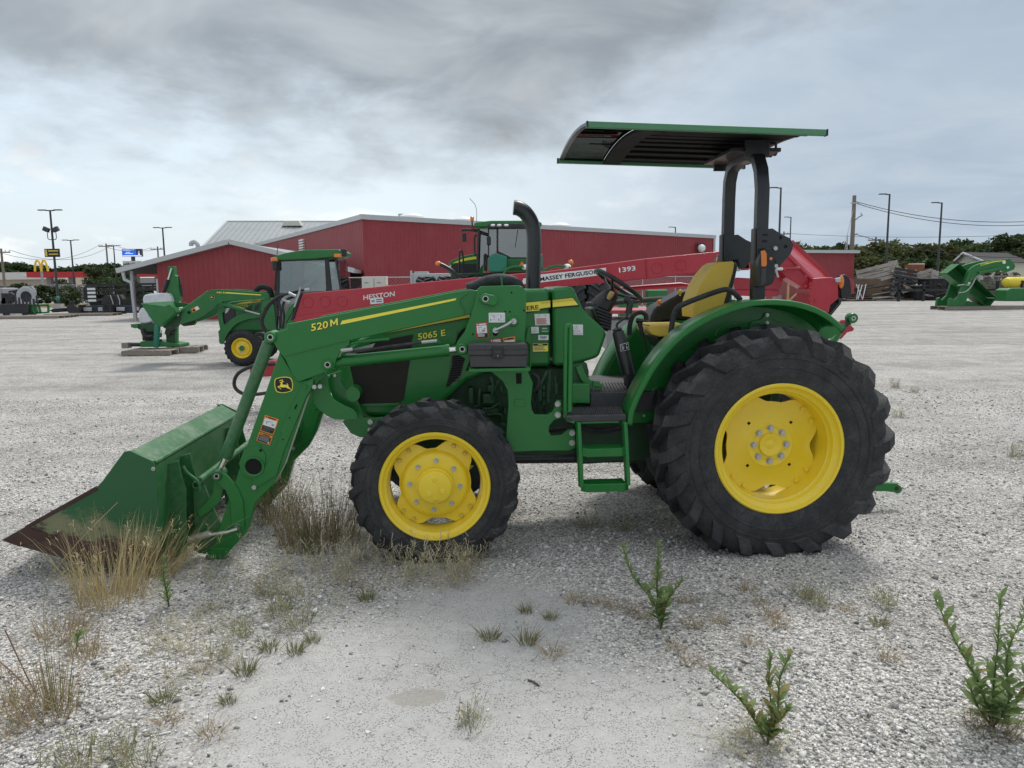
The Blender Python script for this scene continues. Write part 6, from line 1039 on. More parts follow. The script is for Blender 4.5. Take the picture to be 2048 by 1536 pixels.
# ------------------------------------------------------------------ loader
def boss(c, r, y0, y1, parent, mat='green', inner=True):
    o = MB().lathe([(r*.52, 0), (r*.82, -.002), (r, .006), (r, y1-y0), (r*.5, y1-y0)], (c[0], y0, c[1]), 28).build('pin_boss', mat, parent)
    if inner: MB().lathe([(.001, .006), (r*.34, .006), (r*.36, -.001), (r*.52, -.001), (r*.53, .01)], (c[0], y0, c[1]), 20).build('pin', ['steel'], o); MB().lathe([(.001, 0), (r*.33, 0)], (c[0], y0+.0045, c[1]), 16).build('pin_hole', 'hole', o)
    return o
def loader_side(y0, near):
    y1 = y0+.105; pr = T
    bm = part('loader_boom', [(-0.9559,1.4013),(-0.9125,1.4094),(-0.8575,1.4235),(-0.8525,1.4541),(0.1821,1.6386),(0.2442,1.6467),(0.3504,1.6306),(0.3943,1.5859),(0.3937,1.5416),(0.3218,1.507),(0.2594,1.4989),(-0.2651,1.3936),(-0.4875,1.3483),(-0.4886,1.3217),(-0.539,1.2843),(-0.5708,1.2342),(-0.5872,1.1738),(-0.6379,1.1569),(-0.7399,1.1231),(-0.8021,1.0992),(-0.825,1.1292),(-0.8466,1.1697),(-0.8736,1.2368),(-0.9075,1.2861),(-0.9376,1.3395)], y0, y1, 'green', .006, pr)
    lo = part('lower_arm', [*[(-0.9075,1.2861),(-0.8466,1.1697),(-0.8019,1.1019),(-0.7137,1.1225),(-0.7205,1.0689)], *[(-0.7634,0.9933),(-0.9162,0.5881),(-0.984,0.4695),(-1.1014,0.3561),(-1.151,0.2052),(-1.1768,0.1514),(-1.2703,0.0558),(-1.3178,0.0399),(-1.3785,0.0597),(-1.3345,0.1897),(-1.2134,0.4999),(-1.1833,0.5795),(-1.135,0.7115)]], y0+.012, y1-.012, 'green', .006, pr)
    boss((-0.9529,1.3767), .036, y0-.014, y1+.014, bm); boss((-0.6227,1.2057), .034, y0-.014, y1+.014, bm)
    # flange strip along the rear edge of the lower arm
    fs = part('arm_gusset', [(-0.7782,1.088),(-0.7136,1.1243),(-0.7183,1.0778),(-0.7609,1.0086),(-0.7744,0.9801),(-0.9101,0.679),(-0.9618,0.5288),(-1.053,0.4714),(-1.1027,0.4498),(-1.1138,0.4871),(-1.0483,0.5589),(-0.9961,0.631),(-0.918,0.7842),(-0.9284,0.8045),(-0.8287,0.9993)], y0+.002, y0+.013, 'green', .003, lo)
    for X, Y in [(-0.8667,0.8828),(-0.9136,0.7504)]: MB().cyl((X, y0+.0015, Y), (X, y0+.0005, Y), .005, None, 10).build('hole', 'hole', fs)
    s0_, s1_ = [(-0.8189,0.9648),(-0.8325,0.9381)]; MB().bar((s0_[0], y0+.0015, s0_[1]), (s1_[0], y0+.0015, s1_[1]), .002, .010).build('slot', 'hole', fs)
    b0 = (-0.7658,1.0725); q = MB(); bolt(q, (b0[0], y0+.002, b0[1]), .013, .01, 0, 12); q.build('bolt', 'green', fs); b0 = (-1.0996,0.4571); q = MB(); bolt(q, (b0[0], y0+.002, b0[1]), .015, .012, 0, 16); q.build('bolt', 'steel', fs)
    hx = part('tube_collar', [(-1.1506,0.6918),(-1.0589,0.7204),(-1.0237,0.6573),(-1.0325,0.5585),(-1.1,0.4978),(-1.1685,0.5302),(-1.1859,0.6087)], y0+.004, y0+.014, 'green', .003, lo)
    cc = (-1.0979,0.5851)
    MB().lathe([(.050, .05), (.050, -.006), (.055, -.010), (.064, -.010), (.066, 0), (.066, .02)], (cc[0], y0+.006, cc[1]), 32).build('tube_ring', 'green', hx); MB().lathe([(.001, .0), (.050, .0)], (cc[0], y0+.003, cc[1]), 24).build('tube_bore', 'hole', hx)
    b0 = (-1.0503,0.6855); MB().cyl((b0[0], y0+.0035, b0[1]), (b0[0], y0+.002, b0[1]), .009, None, 12).build('hole', 'hole', hx)
    # bucket cylinder
    ym = y0+.05; c0_, c1_, c2_, c3_ = (-0.9652,1.3734), (-0.9802,1.3363), (-1.2764,0.6376), (-1.337,0.5206)
    cy = MB(); cy.cyl((c0_[0], ym, c0_[1]), (c1_[0], ym, c1_[1]), .03); cy.cyl((c1_[0], ym, c1_[1]), (c2_[0], ym, c2_[1]), .037, None, 24); cb = cy.build('bucket_cylinder', 'green_dusty' if near else 'green', pr)
    MB().cyl((c2_[0], ym, c2_[1]), (c3_[0], ym, c3_[1]), .018, None, 16).build('piston_rod', 'chrome', cb)
    # tilt linkage
    lk = part('tilt_link', [(-1.348,0.5039),(-1.3379,0.5518),(-1.2966,0.5613),(-1.2574,0.5334),(-1.1961,0.4456),(-1.1727,0.3692),(-1.1717,0.2059),(-1.1965,0.1685),(-1.2373,0.1776),(-1.2534,0.2196),(-1.2517,0.3717),(-1.2734,0.4372),(-1.3211,0.4924)], y0+.0, y0+.02, 'green', .004, pr)
    boss((-1.3185,0.5352), .032, y0-.012, y1, lk, 'green_dusty'); boss((-1.2151,0.2052), .026, y0-.012, y1, lk, 'green_dusty')
    l2 = part('tilt_link', [(-1.351,0.504),(-1.2939,0.4701),(-1.3188,0.363),(-1.3998,0.2952),(-1.4427,0.2641),(-1.4658,0.3028),(-1.4113,0.3551),(-1.3614,0.4183)], y0+.03, y0+.05, 'green', .004, pr)
    # bucket coupler plate
    hp = part('coupler_plate', [(-1.4857,0.4789),(-1.4463,0.4968),(-1.4181,0.4662),(-1.3722,0.3154),(-1.3197,0.1789),(-1.2702,0.0686),(-1.3034,0.0262),(-1.3658,0.01),(-1.4769,0.0272),(-1.511,0.0503),(-1.4959,0.1256),(-1.4916,0.2978)], y0+.055, y0+.075, 'green_dusty', .004, pr)
    boss((-1.4339,0.2992), .028, y0+.035, y0+.09, hp, 'green_dusty'); boss((-1.458,0.4717), .026, y0+.03, y0+.09, hp, 'green_dusty', False); boss((-1.3412,0.044), .024, y0+.03, y0+.09, hp, 'green_dusty', False)
    part('coupler_plate', [(-1.4268,0.0145),(-1.387,0.0783),(-1.2702,0.0686),(-1.2935,0.0204),(-1.356,0.0031)], y0, y0+.05, 'green', .004, pr)
    # lift cylinder
    d0, d1, d2, d3 = (-0.6313,1.2005), (-0.5422,1.2179), (0.1074,1.2754), (0.1978,1.283)
    q = MB(); q.cyl((d0[0], ym, d0[1]), (d1[0]+.02, ym, d1[1]), .030, None, 20); q.cyl((d1[0], ym, d1[1]), (d2[0], ym, d2[1]), .036, None, 24); q.cyl((d2[0]-.02, ym, d2[1]), (d2[0]+.004, ym, d2[1]), .039, None, 24); lc_ = q.build('lift_cylinder', 'green', pr)
    MB().cyl((d2[0], ym, d2[1]), (d3[0], ym, d3[1]), .018, None, 16).build('piston_rod', 'chrome', lc_)
    return bm, lo
bm, lo = loader_side(.20, True); loader_side(1.305, False)
cc = (-1.0979,0.5851); MB().lathe([(.055, .31), (.055, 1.30)], (cc[0], 0, cc[1]), 24).build('torque_tube', 'green', T)
yb = .20
dec('stripe', [(-0.5272,1.4689),(0.1618,1.5957),(0.1544,1.5825),(-0.5386,1.4453)], yb-.002, 'decal_yellow', bm)
p_ = (-0.7147,1.4083); text('520', .043, 'decal_black', bm, (p_[0]+.003, yb-.0015, p_[1]-.003), R(11), .18, .03, 1.2); text('520', .043, 'decal_yellow', bm, (p_[0], yb-.0025, p_[1]), R(11), .18, .022, 1.2); p_ = (-0.5973,1.4347); mp = [(0, 0), (.2, 0), (.2, .62), (.42, .2), (.58, .2), (.8, .62), (.8, 0), (1, 0), (1, 1), (.8, 1), (.5, .45), (.2, 1), (0, 1)]
for off_, mt_ in ((.0025, 'decal_black'), (0, 'decal_yellow')): MB().face([(p_[0]+off_+(u*.046+v*.040*.18)*math.cos(R(11))-v*.040*math.sin(R(11)), yb-(.0015 if off_ else .0025), p_[1]-off_+(u*.046+v*.040*.18)*math.sin(R(11))+v*.040*math.cos(R(11))) for u, v in mp]).build('lettering', mt_, bm, smooth=0)
wl_ = [(-0.8753,0.197,1.2609),(-0.8344,0.196,1.2711),(-0.7572,0.196,1.2914),(-0.6628,0.196,1.3136),(-0.4995,0.197,1.352)]; MB().tube(spline(wl_, 4), .0035, 6).build('weld_bead', 'green', bm)
wl_ = [(0.235,0.197,1.6319),(0.1901,0.196,1.5972),(0.1807,0.196,1.5708),(0.2065,0.196,1.5263),(0.206,0.197,1.4997)]; MB().tube(spline(wl_, 4), .004, 6).build('weld_bead', 'green', bm)
for pc in [(-0.709,1.0705),(-0.6748,1.0725)]: q = MB(); bolt(q, (pc[0], .205, pc[1]), .014, .012, 0, 14); q.build('bolt', 'steel', T)
# leaping deer badge
def badge(parent, y, pts_o, pts_i, deer):
    b_ = dec('emblem', pts_o, y, 'decal_yellow', parent); dec('emblem_field', pts_i, y-.001, 'decal_black', b_)
    for d_ in deer: MB().face([(x, y-.002, z) for x, z in d_]).build('emblem_deer', 'decal_yellow', b_, smooth=0)
shp = [(-0.9477,1.0916),(-0.9451,1.1134),(-0.9408,1.1222),(-0.9299,1.127),(-0.9143,1.1311),(-0.8968,1.1335),(-0.8785,1.1334),(-0.8622,1.1306),(-0.8517,1.1269),(-0.8472,1.1214),(-0.842,1.1074),(-0.8394,1.0915),(-0.8397,1.0755),(-0.8429,1.0597),(-0.8467,1.0508),(-0.8537,1.046),(-0.8705,1.0408),(-0.89,1.0372),(-0.9075,1.0369),(-0.9247,1.04),(-0.937,1.0452),(-0.9422,1.0577),(-0.9462,1.0737)]
cxm = sum(p[0] for p in shp)/len(shp); czm = sum(p[1] for p in shp)/len(shp)
badge(lo, yb+.009, [(cxm+(x-cxm)*1.02, czm+(z-czm)*1.02) for x, z in spline2(shp+shp[:1], 3)], [(cxm+(x-cxm)*.93, czm+(z-czm)*.93) for x, z in spline2(shp+shp[:1], 3)],
      [[(-0.9183,1.1),(-0.9119,1.1023),(-0.9084,1.1047),(-0.9021,1.1051),(-0.8981,1.108),(-0.8889,1.1083),(-0.8925,1.1044),(-0.8993,1.1021),(-0.9007,1.0907),(-0.8982,1.0872),(-0.8856,1.0864),(-0.8721,1.0856),(-0.8665,1.0821),(-0.8631,1.073),(-0.8576,1.066),(-0.852,1.0609),(-0.8475,1.0558),(-0.8446,1.0537),(-0.8477,1.0508),(-0.856,1.059),(-0.8665,1.0622),(-0.8769,1.0673),(-0.8835,1.0715),(-0.8981,1.0698),(-0.9115,1.0715),(-0.9172,1.0741),(-0.922,1.0742),(-0.9175,1.0677),(-0.9082,1.0605),(-0.9093,1.0581),(-0.9196,1.0642),(-0.9261,1.0703),(-0.9306,1.0754),(-0.9266,1.0788),(-0.9139,1.081),(-0.9125,1.0899),(-0.9093,1.0958),(-0.9101,1.0988)],
       [(-0.8721,1.0856),(-0.8714,1.0901),(-0.8755,1.0956),(-0.8717,1.0951),(-0.8653,1.0875),(-0.8674,1.0831)], [(-0.9011,1.1051),(-0.9019,1.1096),(-0.9086,1.1107),(-0.9193,1.1079),(-0.9172,1.1128),(-0.9113,1.1137),(-0.9084,1.1142),(-0.912,1.1197),(-0.9073,1.1176),(-0.9036,1.1126),(-0.9003,1.1125),(-0.9001,1.1165),(-0.9032,1.1225),(-0.8975,1.1194),(-0.8964,1.1124),(-0.8972,1.1065)]])
warn = [(0, 0, 1, 1, 'orange'), (.06, .03, .94, .03, 'orange'), (.06, .16, .94, .60, 'white'), (.06, .60, .94, .94, 'decal_black'), (.10, .05, .17, .11, 'decal_black'), (.25, .05, .8, .11, 'decal_black'), (.2, .32, .42, .36, 'print_grey'), (.4, .28, .7, .31, 'print_grey'), (.62, .38, .84, .41, 'print_grey'), (.25, .36, .3, .48, 'print_grey'), (.66, .42, .8, .5, 'print_grey')]+lines(.12, .66, .88, .9, 4, 'print_grey', 2)
bands(lo, [(-1.0135,0.9039),(-0.9321,0.8739),(-0.9712,0.7773),(-1.049,0.8066)], yb+.009, warn)
bands(lo, [(-1.0532,0.8003),(-0.9739,0.7709),(-0.9956,0.7139),(-1.074,0.7467)], yb+.009, [(0, 0, 1, 1, 'orange'), (.06, .26, .94, .94, 'decal_black'), (.10, .07, .18, .18, 'decal_black'), (.28, .08, .8, .18, 'decal_black')]+lines(.12, .34, .9, .85, 5, 'print_grey', 5)+[(.8, .74, .9, .88, 'white')])
# hydraulic lines above the lift cylinder
MB().tube(spline([(-0.5405,0.2,1.2906),(-0.462,0.2,1.2831),(-0.3563,0.2,1.2946),(-0.1794,0.2,1.3167),(-0.0373,0.2,1.3341)], 4), .010, 8).build('hydraulic_hose', 'hose', T)
MB().tube([(-0.0551,0.2,1.3326),(0.0383,0.2,1.34)], .011, 8).build('hose_coupling', 'steel', T); MB().tube([(-0.5406,0.2,1.2888),(-0.4703,0.2,1.2965)], .014, 8).build('hose_coupling', 'steel', T)
MB().tube([(0.0383,0.2,1.34),(0.0581,0.21,1.3228)], .009, 8).build('oil_pipe', 'green', T); MB().tube(spline([(-0.2505,0.22,1.3538),(-0.3567,0.22,1.3465),(-0.454,0.22,1.3347),(-0.5075,0.22,1.3133)], 4), .010, 8).build('oil_pipe', 'green', T)
# mast
def mast(y0, near):
    m_ = part('loader_mast', [(0.2882,1.6463),(0.313,1.6655),(0.535,1.6681),(0.5596,1.6601),(0.575,1.6362),(0.5805,1.6095),(0.578,1.4828),(0.5686,1.3695),(0.568,1.3018),(0.2401,1.3071),(0.2351,1.2253),(0.2069,1.2343),(0.1648,1.2586),(0.1472,1.293),(0.1608,1.3367),(0.2063,1.3948),(0.2358,1.4648),(0.2654,1.5487)], y0, y0+.016, 'green', .003, T)
    part('mast_plate', [(0.2882,1.6463),(0.313,1.6655),(0.535,1.6681),(0.575,1.6362),(0.578,1.4828),(0.568,1.3018),(0.2401,1.3071),(0.2069,1.2343),(0.2358,1.4648)], y0+.15, y0+.166, 'green', .003, T)
    c_ = (0.334,1.5915); c2 = (0.3746,1.5805)
    q = MB(); n = 24; ro = .034
    pol = [(c_[0]+ro*math.cos(a), c_[1]+ro*math.sin(a)) for a in np.linspace(math.pi/2, 3*math.pi/2, 12)]+[(c2[0]+ro*math.cos(a), c2[1]+ro*math.sin(a)) for a in np.linspace(-math.pi/2, math.pi/2, 12)]
    if near:
        bo = MB().prism(pol, y0-.030, y0).build('pin_boss', 'green', m_, .010, 3); MB().lathe([(.001, .004), (.013, .004), (.0135, -.001), (.019, -.001), (.0195, .004)], (c_[0], y0-.031, c_[1]), 20).build('pin', 'steel', bo); MB().lathe([(.001, 0), (.012, 0)], (c_[0], y0-.0305, c_[1]), 14).build('pin_hole', 'hole', bo)
        boss((0.1902,1.2924), .034, y0-.02, y0+.01, m_)
    lo_ = part('mast_base', [(0.3676,1.1419),(0.4221,1.1626),(0.6032,1.1593),(0.5943,1.134),(0.6222,1.0714),(0.609,0.9468),(0.6174,0.8986),(0.6319,0.8717),(0.7112,0.8684),(0.7443,0.8884),(0.7628,0.9287),(0.7702,0.958),(0.7982,0.9597),(0.8024,0.8462),(0.7552,0.8347),(0.7241,0.7982),(0.7196,0.7626),(0.7372,0.7338),(0.7993,0.7382),(0.8437,0.7745),(0.8822,0.7765),(0.8882,0.6534),(0.8436,0.6358),(0.6363,0.6413),(0.4449,0.6351),(0.4579,0.8135),(0.4689,0.9461),(0.4639,1.027),(0.4356,1.0823)], y0+.055, y0+.08, 'green', .004, T)
    return m_, lo_
ms, mbz = mast(.135, True); mast(1.32, False)
for pc in [(0.7762,0.9351),(0.7761,0.8671),(0.8666,0.7483),(0.8666,0.6862)]: q = MB(); q.cyl((pc[0], .19, pc[1]), (pc[0], .186, pc[1]), .019, None, 18); bolt(q, (pc[0], .186, pc[1]), .0155, .012); q.build('bolt', 'steel', mbz)
a, b = (0.5187,1.1329), (0.5522,1.0667); MB().bx(a[0], b[0], .187, .192, b[1], a[1]).build('slot', 'hole', mbz, .0)
a, b = (0.5091,0.9689), (0.5699,0.9235); MB().bx(a[0], b[0], .184, .192, b[1], a[1]).build('weld_pad', 'green', mbz, .002)
part('mast_ear', spline2([(0.3709,1.1466),(0.4208,1.1021),(0.4494,1.0797),(0.4856,1.0826),(0.5114,1.1222),(0.5152,1.1475)], 3), .182, .19, 'green', .002, mbz)
gs_ = [(0.5655,1.5182),(0.4803,1.5123)]
for pc in gs_+[(0.4921,1.6259),(0.2555,1.3799),(0.452,1.5126)]: MB().cyl((pc[0], .1345, pc[1]), (pc[0], .133, pc[1]), .006, None, 10).build('hole', 'hole', ms)
bands(ms, [(0.3528,1.5075),(0.4507,1.5066),(0.4508,1.448),(0.3528,1.4489)], .133, [(0, 0, 1, 1, 'white'), (.45, .1, .46, .9, 'print_grey'), (.92, .1, .93, .9, 'print_grey'), (.1, .2, .35, .23, 'print_grey'), (.2, .3, .4, .34, 'print_grey'), (.08, .6, .14, .85, 'print_grey'), (.3, .4, .36, .55, 'print_grey'), (.2, .7, .4, .74, 'print_grey'), (.55, .2, .62, .24, 'print_grey'), (.72, .2, .75, .5, 'print_grey'), (.8, .2, .82, .5, 'print_grey'), (.58, .6, .64, .85, 'print_grey'), (.7, .6, .82, .64, 'print_grey'), (.7, .8, .84, .84, 'print_grey')])
dng = [(0, 0, 1, 1, 'danger'), (.09, .18, .91, .68, 'white'), (.09, .68, .91, .95, 'decal_black'), (.1, .06, .2, .14, 'white'), (.28, .06, .88, .14, 'white'), (.2, .28, .5, .31, 'print_grey'), (.25, .3, .28, .6, 'print_grey'), (.5, .45, .75, .56, 'print_grey'), (.65, .35, .8, .4, 'print_grey'), (.3, .6, .7, .62, 'print_grey')]+lines(.12, .72, .8, .92, 3, 'white', 3)
bands(ms, [(0.2713,1.4461),(0.3442,1.4509),(0.351,1.3568),(0.2768,1.3537)], .133, dng)
bands(ms, [(0.3563,1.3473),(0.4293,1.3532),(0.4337,1.2632),(0.3615,1.2597)], .133, dng)
bands(ms, [(0.4372,1.355),(0.5106,1.3638),(0.5168,1.2689),(0.4431,1.2607)], .133, [(0, 0, 1, 1, 'orange'), (.09, .2, .91, .7, 'white'), (.09, .7, .91, .95, 'decal_black'), (.1, .06, .2, .15, 'decal_black'), (.28, .07, .88, .15, 'decal_black'), (.4, .3, .6, .34, 'print_grey')])
lv_ = [(0.39,0.1,1.4043),(0.4156,0.095,1.4147),(0.4556,0.095,1.4328),(0.4819,0.1,1.4508),(0.5006,0.115,1.4556)]; lvp = MB().tube(spline(lv_, 5), .009, 10).build('latch_lever', 'steel', ms)
for pc, r_ in (((0.391,1.403), .017), ((0.5009,1.4554), .017)): MB().cyl((pc[0], .134, pc[1]), (pc[0], .105, pc[1]), r_, None, 16).build('lever_end', 'steel', lvp)
pc = (0.5017,1.4549); MB().lathe([(.018, -.012), (.030, -.010), (.034, 0)], (pc[0], .135, pc[1]), 24).build('lever_socket', 'green', ms); pc = (0.3912,1.3824); MB().cyl((pc[0]-.0, .1345, pc[1]), (pc[0], .133, pc[1]), .015, None, 16).build('lever_slot', 'hole', ms)
a, b = (0.2259,1.1879), (0.5877,1.1693); shelf = MB().bx(a[0], b[0], -.02, .14, b[1], a[1]-.001).build('tool_shelf', 'green', T, .002)
# bumper
part('bumper_guard', spline2([(-0.7457,1.0282),(-0.7164,1.0826),(-0.6557,1.1409),(-0.6427,1.0903),(-0.6368,1.0167),(-0.6046,0.9699),(-0.5607,0.9413),(-0.4986,0.9121),(-0.4729,0.8744),(-0.4785,0.8466),(-0.5735,0.8469),(-0.6362,0.8595),(-0.706,0.9121),(-0.7396,0.9636),(-0.7457,1.0282)], 3)[:-1], .30, .32, 'green', .004)
part('bumper_guard', spline2([(-0.7457,1.0282),(-0.7164,1.0826),(-0.6557,1.1409),(-0.6427,1.0903),(-0.6368,1.0167),(-0.6046,0.9699),(-0.5607,0.9413),(-0.4986,0.9121),(-0.4729,0.8744),(-0.4785,0.8466),(-0.5735,0.8469),(-0.6362,0.8595),(-0.706,0.9121),(-0.7396,0.9636),(-0.7457,1.0282)], 3)[:-1], 1.28, 1.30, 'green', .004)
part('bumper_bracket', [(-0.6776,1.113),(-0.5799,1.144),(-0.5781,1.0735),(-0.5565,1.0354),(-0.4937,0.9869),(-0.4559,0.8816),(-0.4435,0.8383),(-0.3176,0.8373),(-0.3474,0.7834),(-0.4295,0.7086),(-0.4761,0.7117),(-0.531,0.738),(-0.5837,0.8177),(-0.4905,0.8251),(-0.4894,0.8537),(-0.6333,0.9614)], .40, .44, 'green', .006)
bt_ = [(-0.4994,0.33,1.0002),(-0.6334,1.27,0.8647)]; MB().cyl(((-0.4994,1.0002)[0], .33, (-0.4994,1.0002)[1]), ((-0.4994,1.0002)[0], 1.27, (-0.4994,1.0002)[1]), .045, None, 20).build('bumper_tube', 'green', T)
pc = (-0.4049,0.8124); q = MB(); bolt(q, (pc[0], .40, pc[1]), .018, .014, 0, 14); q.build('bolt', 'steel', T); pc = (-0.4113,0.7601); q = MB(); bolt(q, (pc[0], .40, pc[1]), .014, .012, 0, 14); q.build('bolt', 'steel', T)
for pc in [(-0.6552,1.1076),(-0.6165,1.1143)]: q = MB(); bolt(q, (pc[0], .40, pc[1]), .010, .010, 0, 12); q.build('bolt', 'steel', T)
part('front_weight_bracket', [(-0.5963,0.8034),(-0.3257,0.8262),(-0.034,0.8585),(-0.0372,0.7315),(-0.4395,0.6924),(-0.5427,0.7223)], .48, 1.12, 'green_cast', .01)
# ------------------------------------------------------------------ bucket
def bucket_mat():
    m = bpy.data.materials.new('worn_bucket'); m.use_nodes = True; t = NT(m.node_tree); t.n.clear()
    p = t.new('ShaderNodeBsdfPrincipled'); o = t.new('ShaderNodeOutputMaterial'); t.link(p.outputs[0], o.inputs[0]); tc_ = t.new('ShaderNodeTexCoord'); v = tc_.outputs['Object']
    s = t.new('ShaderNodeSeparateXYZ'); t.link(v, s.inputs[0]); st_ = t.new('ShaderNodeVectorMath', operation='MULTIPLY'); t.link(v, st_.inputs[0]); st_.inputs[1].default_value = (3, 3, 9)
    n1, n2 = t.noise(v, 7, 6, .65), t.noise(st_.outputs[0], 9, 6, .7)
    # wear climbs from the heel towards the cutting edge
    line = t.math('SUBTRACT', s.outputs[2], t.math('MULTIPLY_ADD', t.math('ADD', s.outputs[0], 1.62), -.27, .17))
    k = t.math('ADD', line, t.math('ADD', t.math('MULTIPLY_ADD', n1, .30, -.15), t.math('MULTIPLY_ADD', n2, .16, -.08)))
    prim = t.ramp(k, .15, .05); rust = t.ramp(k, .02, -.03)
    c = t.mix(t.math('MULTIPLY', n1, .4), (.014, .105, .03), (.03, .12, .055)); c = t.mix(t.math('MULTIPLY', prim, .85), c, t.mix(n2, (.27, .25, .12), (.16, .18, .12))); c = t.mix(rust, c, t.mix(n2, (.040, .022, .018), (.085, .045, .032)))
    t.link(c, p.inputs['Base Color']); p.inputs['Roughness'].default_value = .55; MATS['bucket'] = m
bucket_mat()
bk_side = [(-2.4588,0.2567),(-2.3225,0.3301),(-1.9129,0.5489),(-1.8769,0.586),(-1.7459,0.7522),(-1.7126,0.7563),(-1.5897,0.6901),(-1.5774,0.6627),(-1.5771,0.4659),(-1.5783,0.3129),(-1.5911,0.2003),(-1.621,0.1186),(-1.667,0.084),(-1.8207,0.0899),(-2.0864,0.1154),(-2.3616,0.2126)]
B0, B1 = -.05, 1.655
for y in (B0, B1-.012): MB().prism(bk_side, y, y+.012).build('bucket_side', 'bucket', T, .003)
S_ = bk_side
inner = [S_[6], S_[7], S_[8], S_[9], S_[10], S_[11], S_[12], S_[13], S_[14], S_[15]]
q = MB(); shell = spline2([(S_[5][0], S_[5][1]-.004), (S_[6][0]-.004, S_[6][1]-.01)], 2)+spline2(inner[1:], 2)
out_ = []
v = []; n = len(shell); th = .012
for y in (B0+.013, B1-.013):
    for i, (x, z) in enumerate(shell):
        v.append((x-.004, y, z))
    for i, (x, z) in enumerate(shell):
        a_, b_ = shell[max(i-1, 0)], shell[min(i+1, n-1)]; dx_, dz_ = b_[0]-a_[0], b_[1]-a_[1]; L_ = math.hypot(dx_, dz_) or 1; v.append((x-.004+dz_/L_*th, y, z-dx_/L_*th))
f = []
for i in range(n-1): f += [(i, i+1, 2*n+i+1, 2*n+i), (n+i, 3*n+i, 3*n+i+1, n+i+1)]
f += [(0, 2*n, 3*n, n), (n-1, 2*n-1, 4*n-1, 3*n-1)]
q.add(v, f); q.build('bucket_shell', 'green_dusty', T, smooth=25)
tp0, tp1 = S_[5], S_[6]; MB().tube([(tp1[0], B0+.02, tp1[1]-.012), (tp1[0], B1-.02, tp1[1]-.012)], .014, 8).build('bucket_top_rib', 'green_dusty', T)
le_ = [S_[0], S_[15], S_[1]]; MB().prism([S_[0], S_[15], (S_[15][0]+.10, S_[15][1]-.004), (S_[0][0]+.28, S_[0][1]+.005)], B0+.014, B1-.014).build('cutting_edge', 'rust', T, .002)
MB().prism([(S_[1][0]-.004, S_[1][1]+.004), (S_[2][0]-.004, S_[2][1]+.006), (S_[2][0]+.01, S_[2][1]-.014), (S_[1][0]+.01, S_[1][1]-.014)], B0-.004, B0+.018).build('edge_strip', 'rust', T, .002)
MB().prism([S_[0], S_[1], (S_[1][0]+.17, S_[1][1]-.065), (S_[15][0]+.03, S_[15][1]+.012), S_[15]], B0-.007, B0-.001).build('edge_plate', 'rust', T, .002)
hz = (-1.5851,0.6479); MB().lathe([(.004, -.002), (.010, -.002), (.012, 0)], (hz[0]-.006, B0-.001, hz[1]), 14).build('lug_hole', 'steel', T)
bx_ = S_[9][0]
for y in (.14, .34, 1.26, 1.46):
    MB().prism([(-1.5825,0.6294),(-1.5214,0.6487),(-1.5078,0.5536),(-1.4884,0.4684),(-1.511,0.0503),(-1.6231,0.0436)], y, y+.014).build('bucket_bracket', 'green_dusty', T, .003)
hb_ = [(-1.4859,0.12,0.6183),(-1.4609,0.12,0.5758),(-1.4139,0.12,0.5324),(-1.3979,0.12,0.5003),(-1.3983,0.12,0.4634)]; MB().tube(spline(hb_, 4), .009, 8).build('coupler_handle', 'green_dusty', T)
cb_ = (-1.4272,0.5062); MB().cyl((cb_[0], .2, cb_[1]), (cb_[0], 1.4, cb_[1]), .022, None, 14).build('coupler_bar', 'green_dusty', T)
rd = [(-1.2064,0.17,0.2084),(-1.2691,0.17,0.1866),(-1.3875,0.17,0.1745)]; MB().tube(rd, .011, 10).build('stand_rod', 'chrome', T); rd = [(-1.3718,0.17,0.1793),(-1.4543,0.17,0.1659),(-1.5065,0.17,0.1461)]; MB().tube(rd, .02, 10).build('stand_sleeve', 'steel', T)
# ------------------------------------------------------------------ platform, steps, rail
pf = [(0.8109,0.8865),(1.1797,0.8692),(1.1799,0.8489),(0.824,0.8572)]
zt_ = pf[0][1]; xa, xb = pf[0][0], pf[1][0]
P1 = MB().bx(xa, xb, .06, .34, zt_-.045, zt_-.004).build('step_platform', 'platform', T, .008)
for i in range(26):
    x = xa+.02+(xb-xa-.04)*i/25; MB().bar((x, .08, zt_), (x+.035, .33, zt_), .008, .008).build('tread_bar', 'platform', P1)
hi = (1.0058,0.9992); x2 = (1.0078,0.9666)[0]; zf = (1.1457,0.9777)[1]
P2 = MB().bx(x2, xb+.35, .345, 1.25, zt_-.04, zf).build('floor_deck', 'platform', T, .006)
for i in range(18): x = x2+.02+i*.022; MB().bar((x, .36, zf+.003), (x+.06, .8, zf+.003), .008, .007).build('tread_bar', 'platform', P2)
part('side_box', [(0.8883,1.04),(1.004,1.0377),(1.0044,0.9104),(0.8856,0.913)], .33, .60, 'green', .006)
part('side_box', [(0.8896,1.1475),(0.9971,1.1642),(1.0113,1.108),(1.0116,1.0142),(0.8961,1.0165)], .42, .60, 'green_cast', .006)
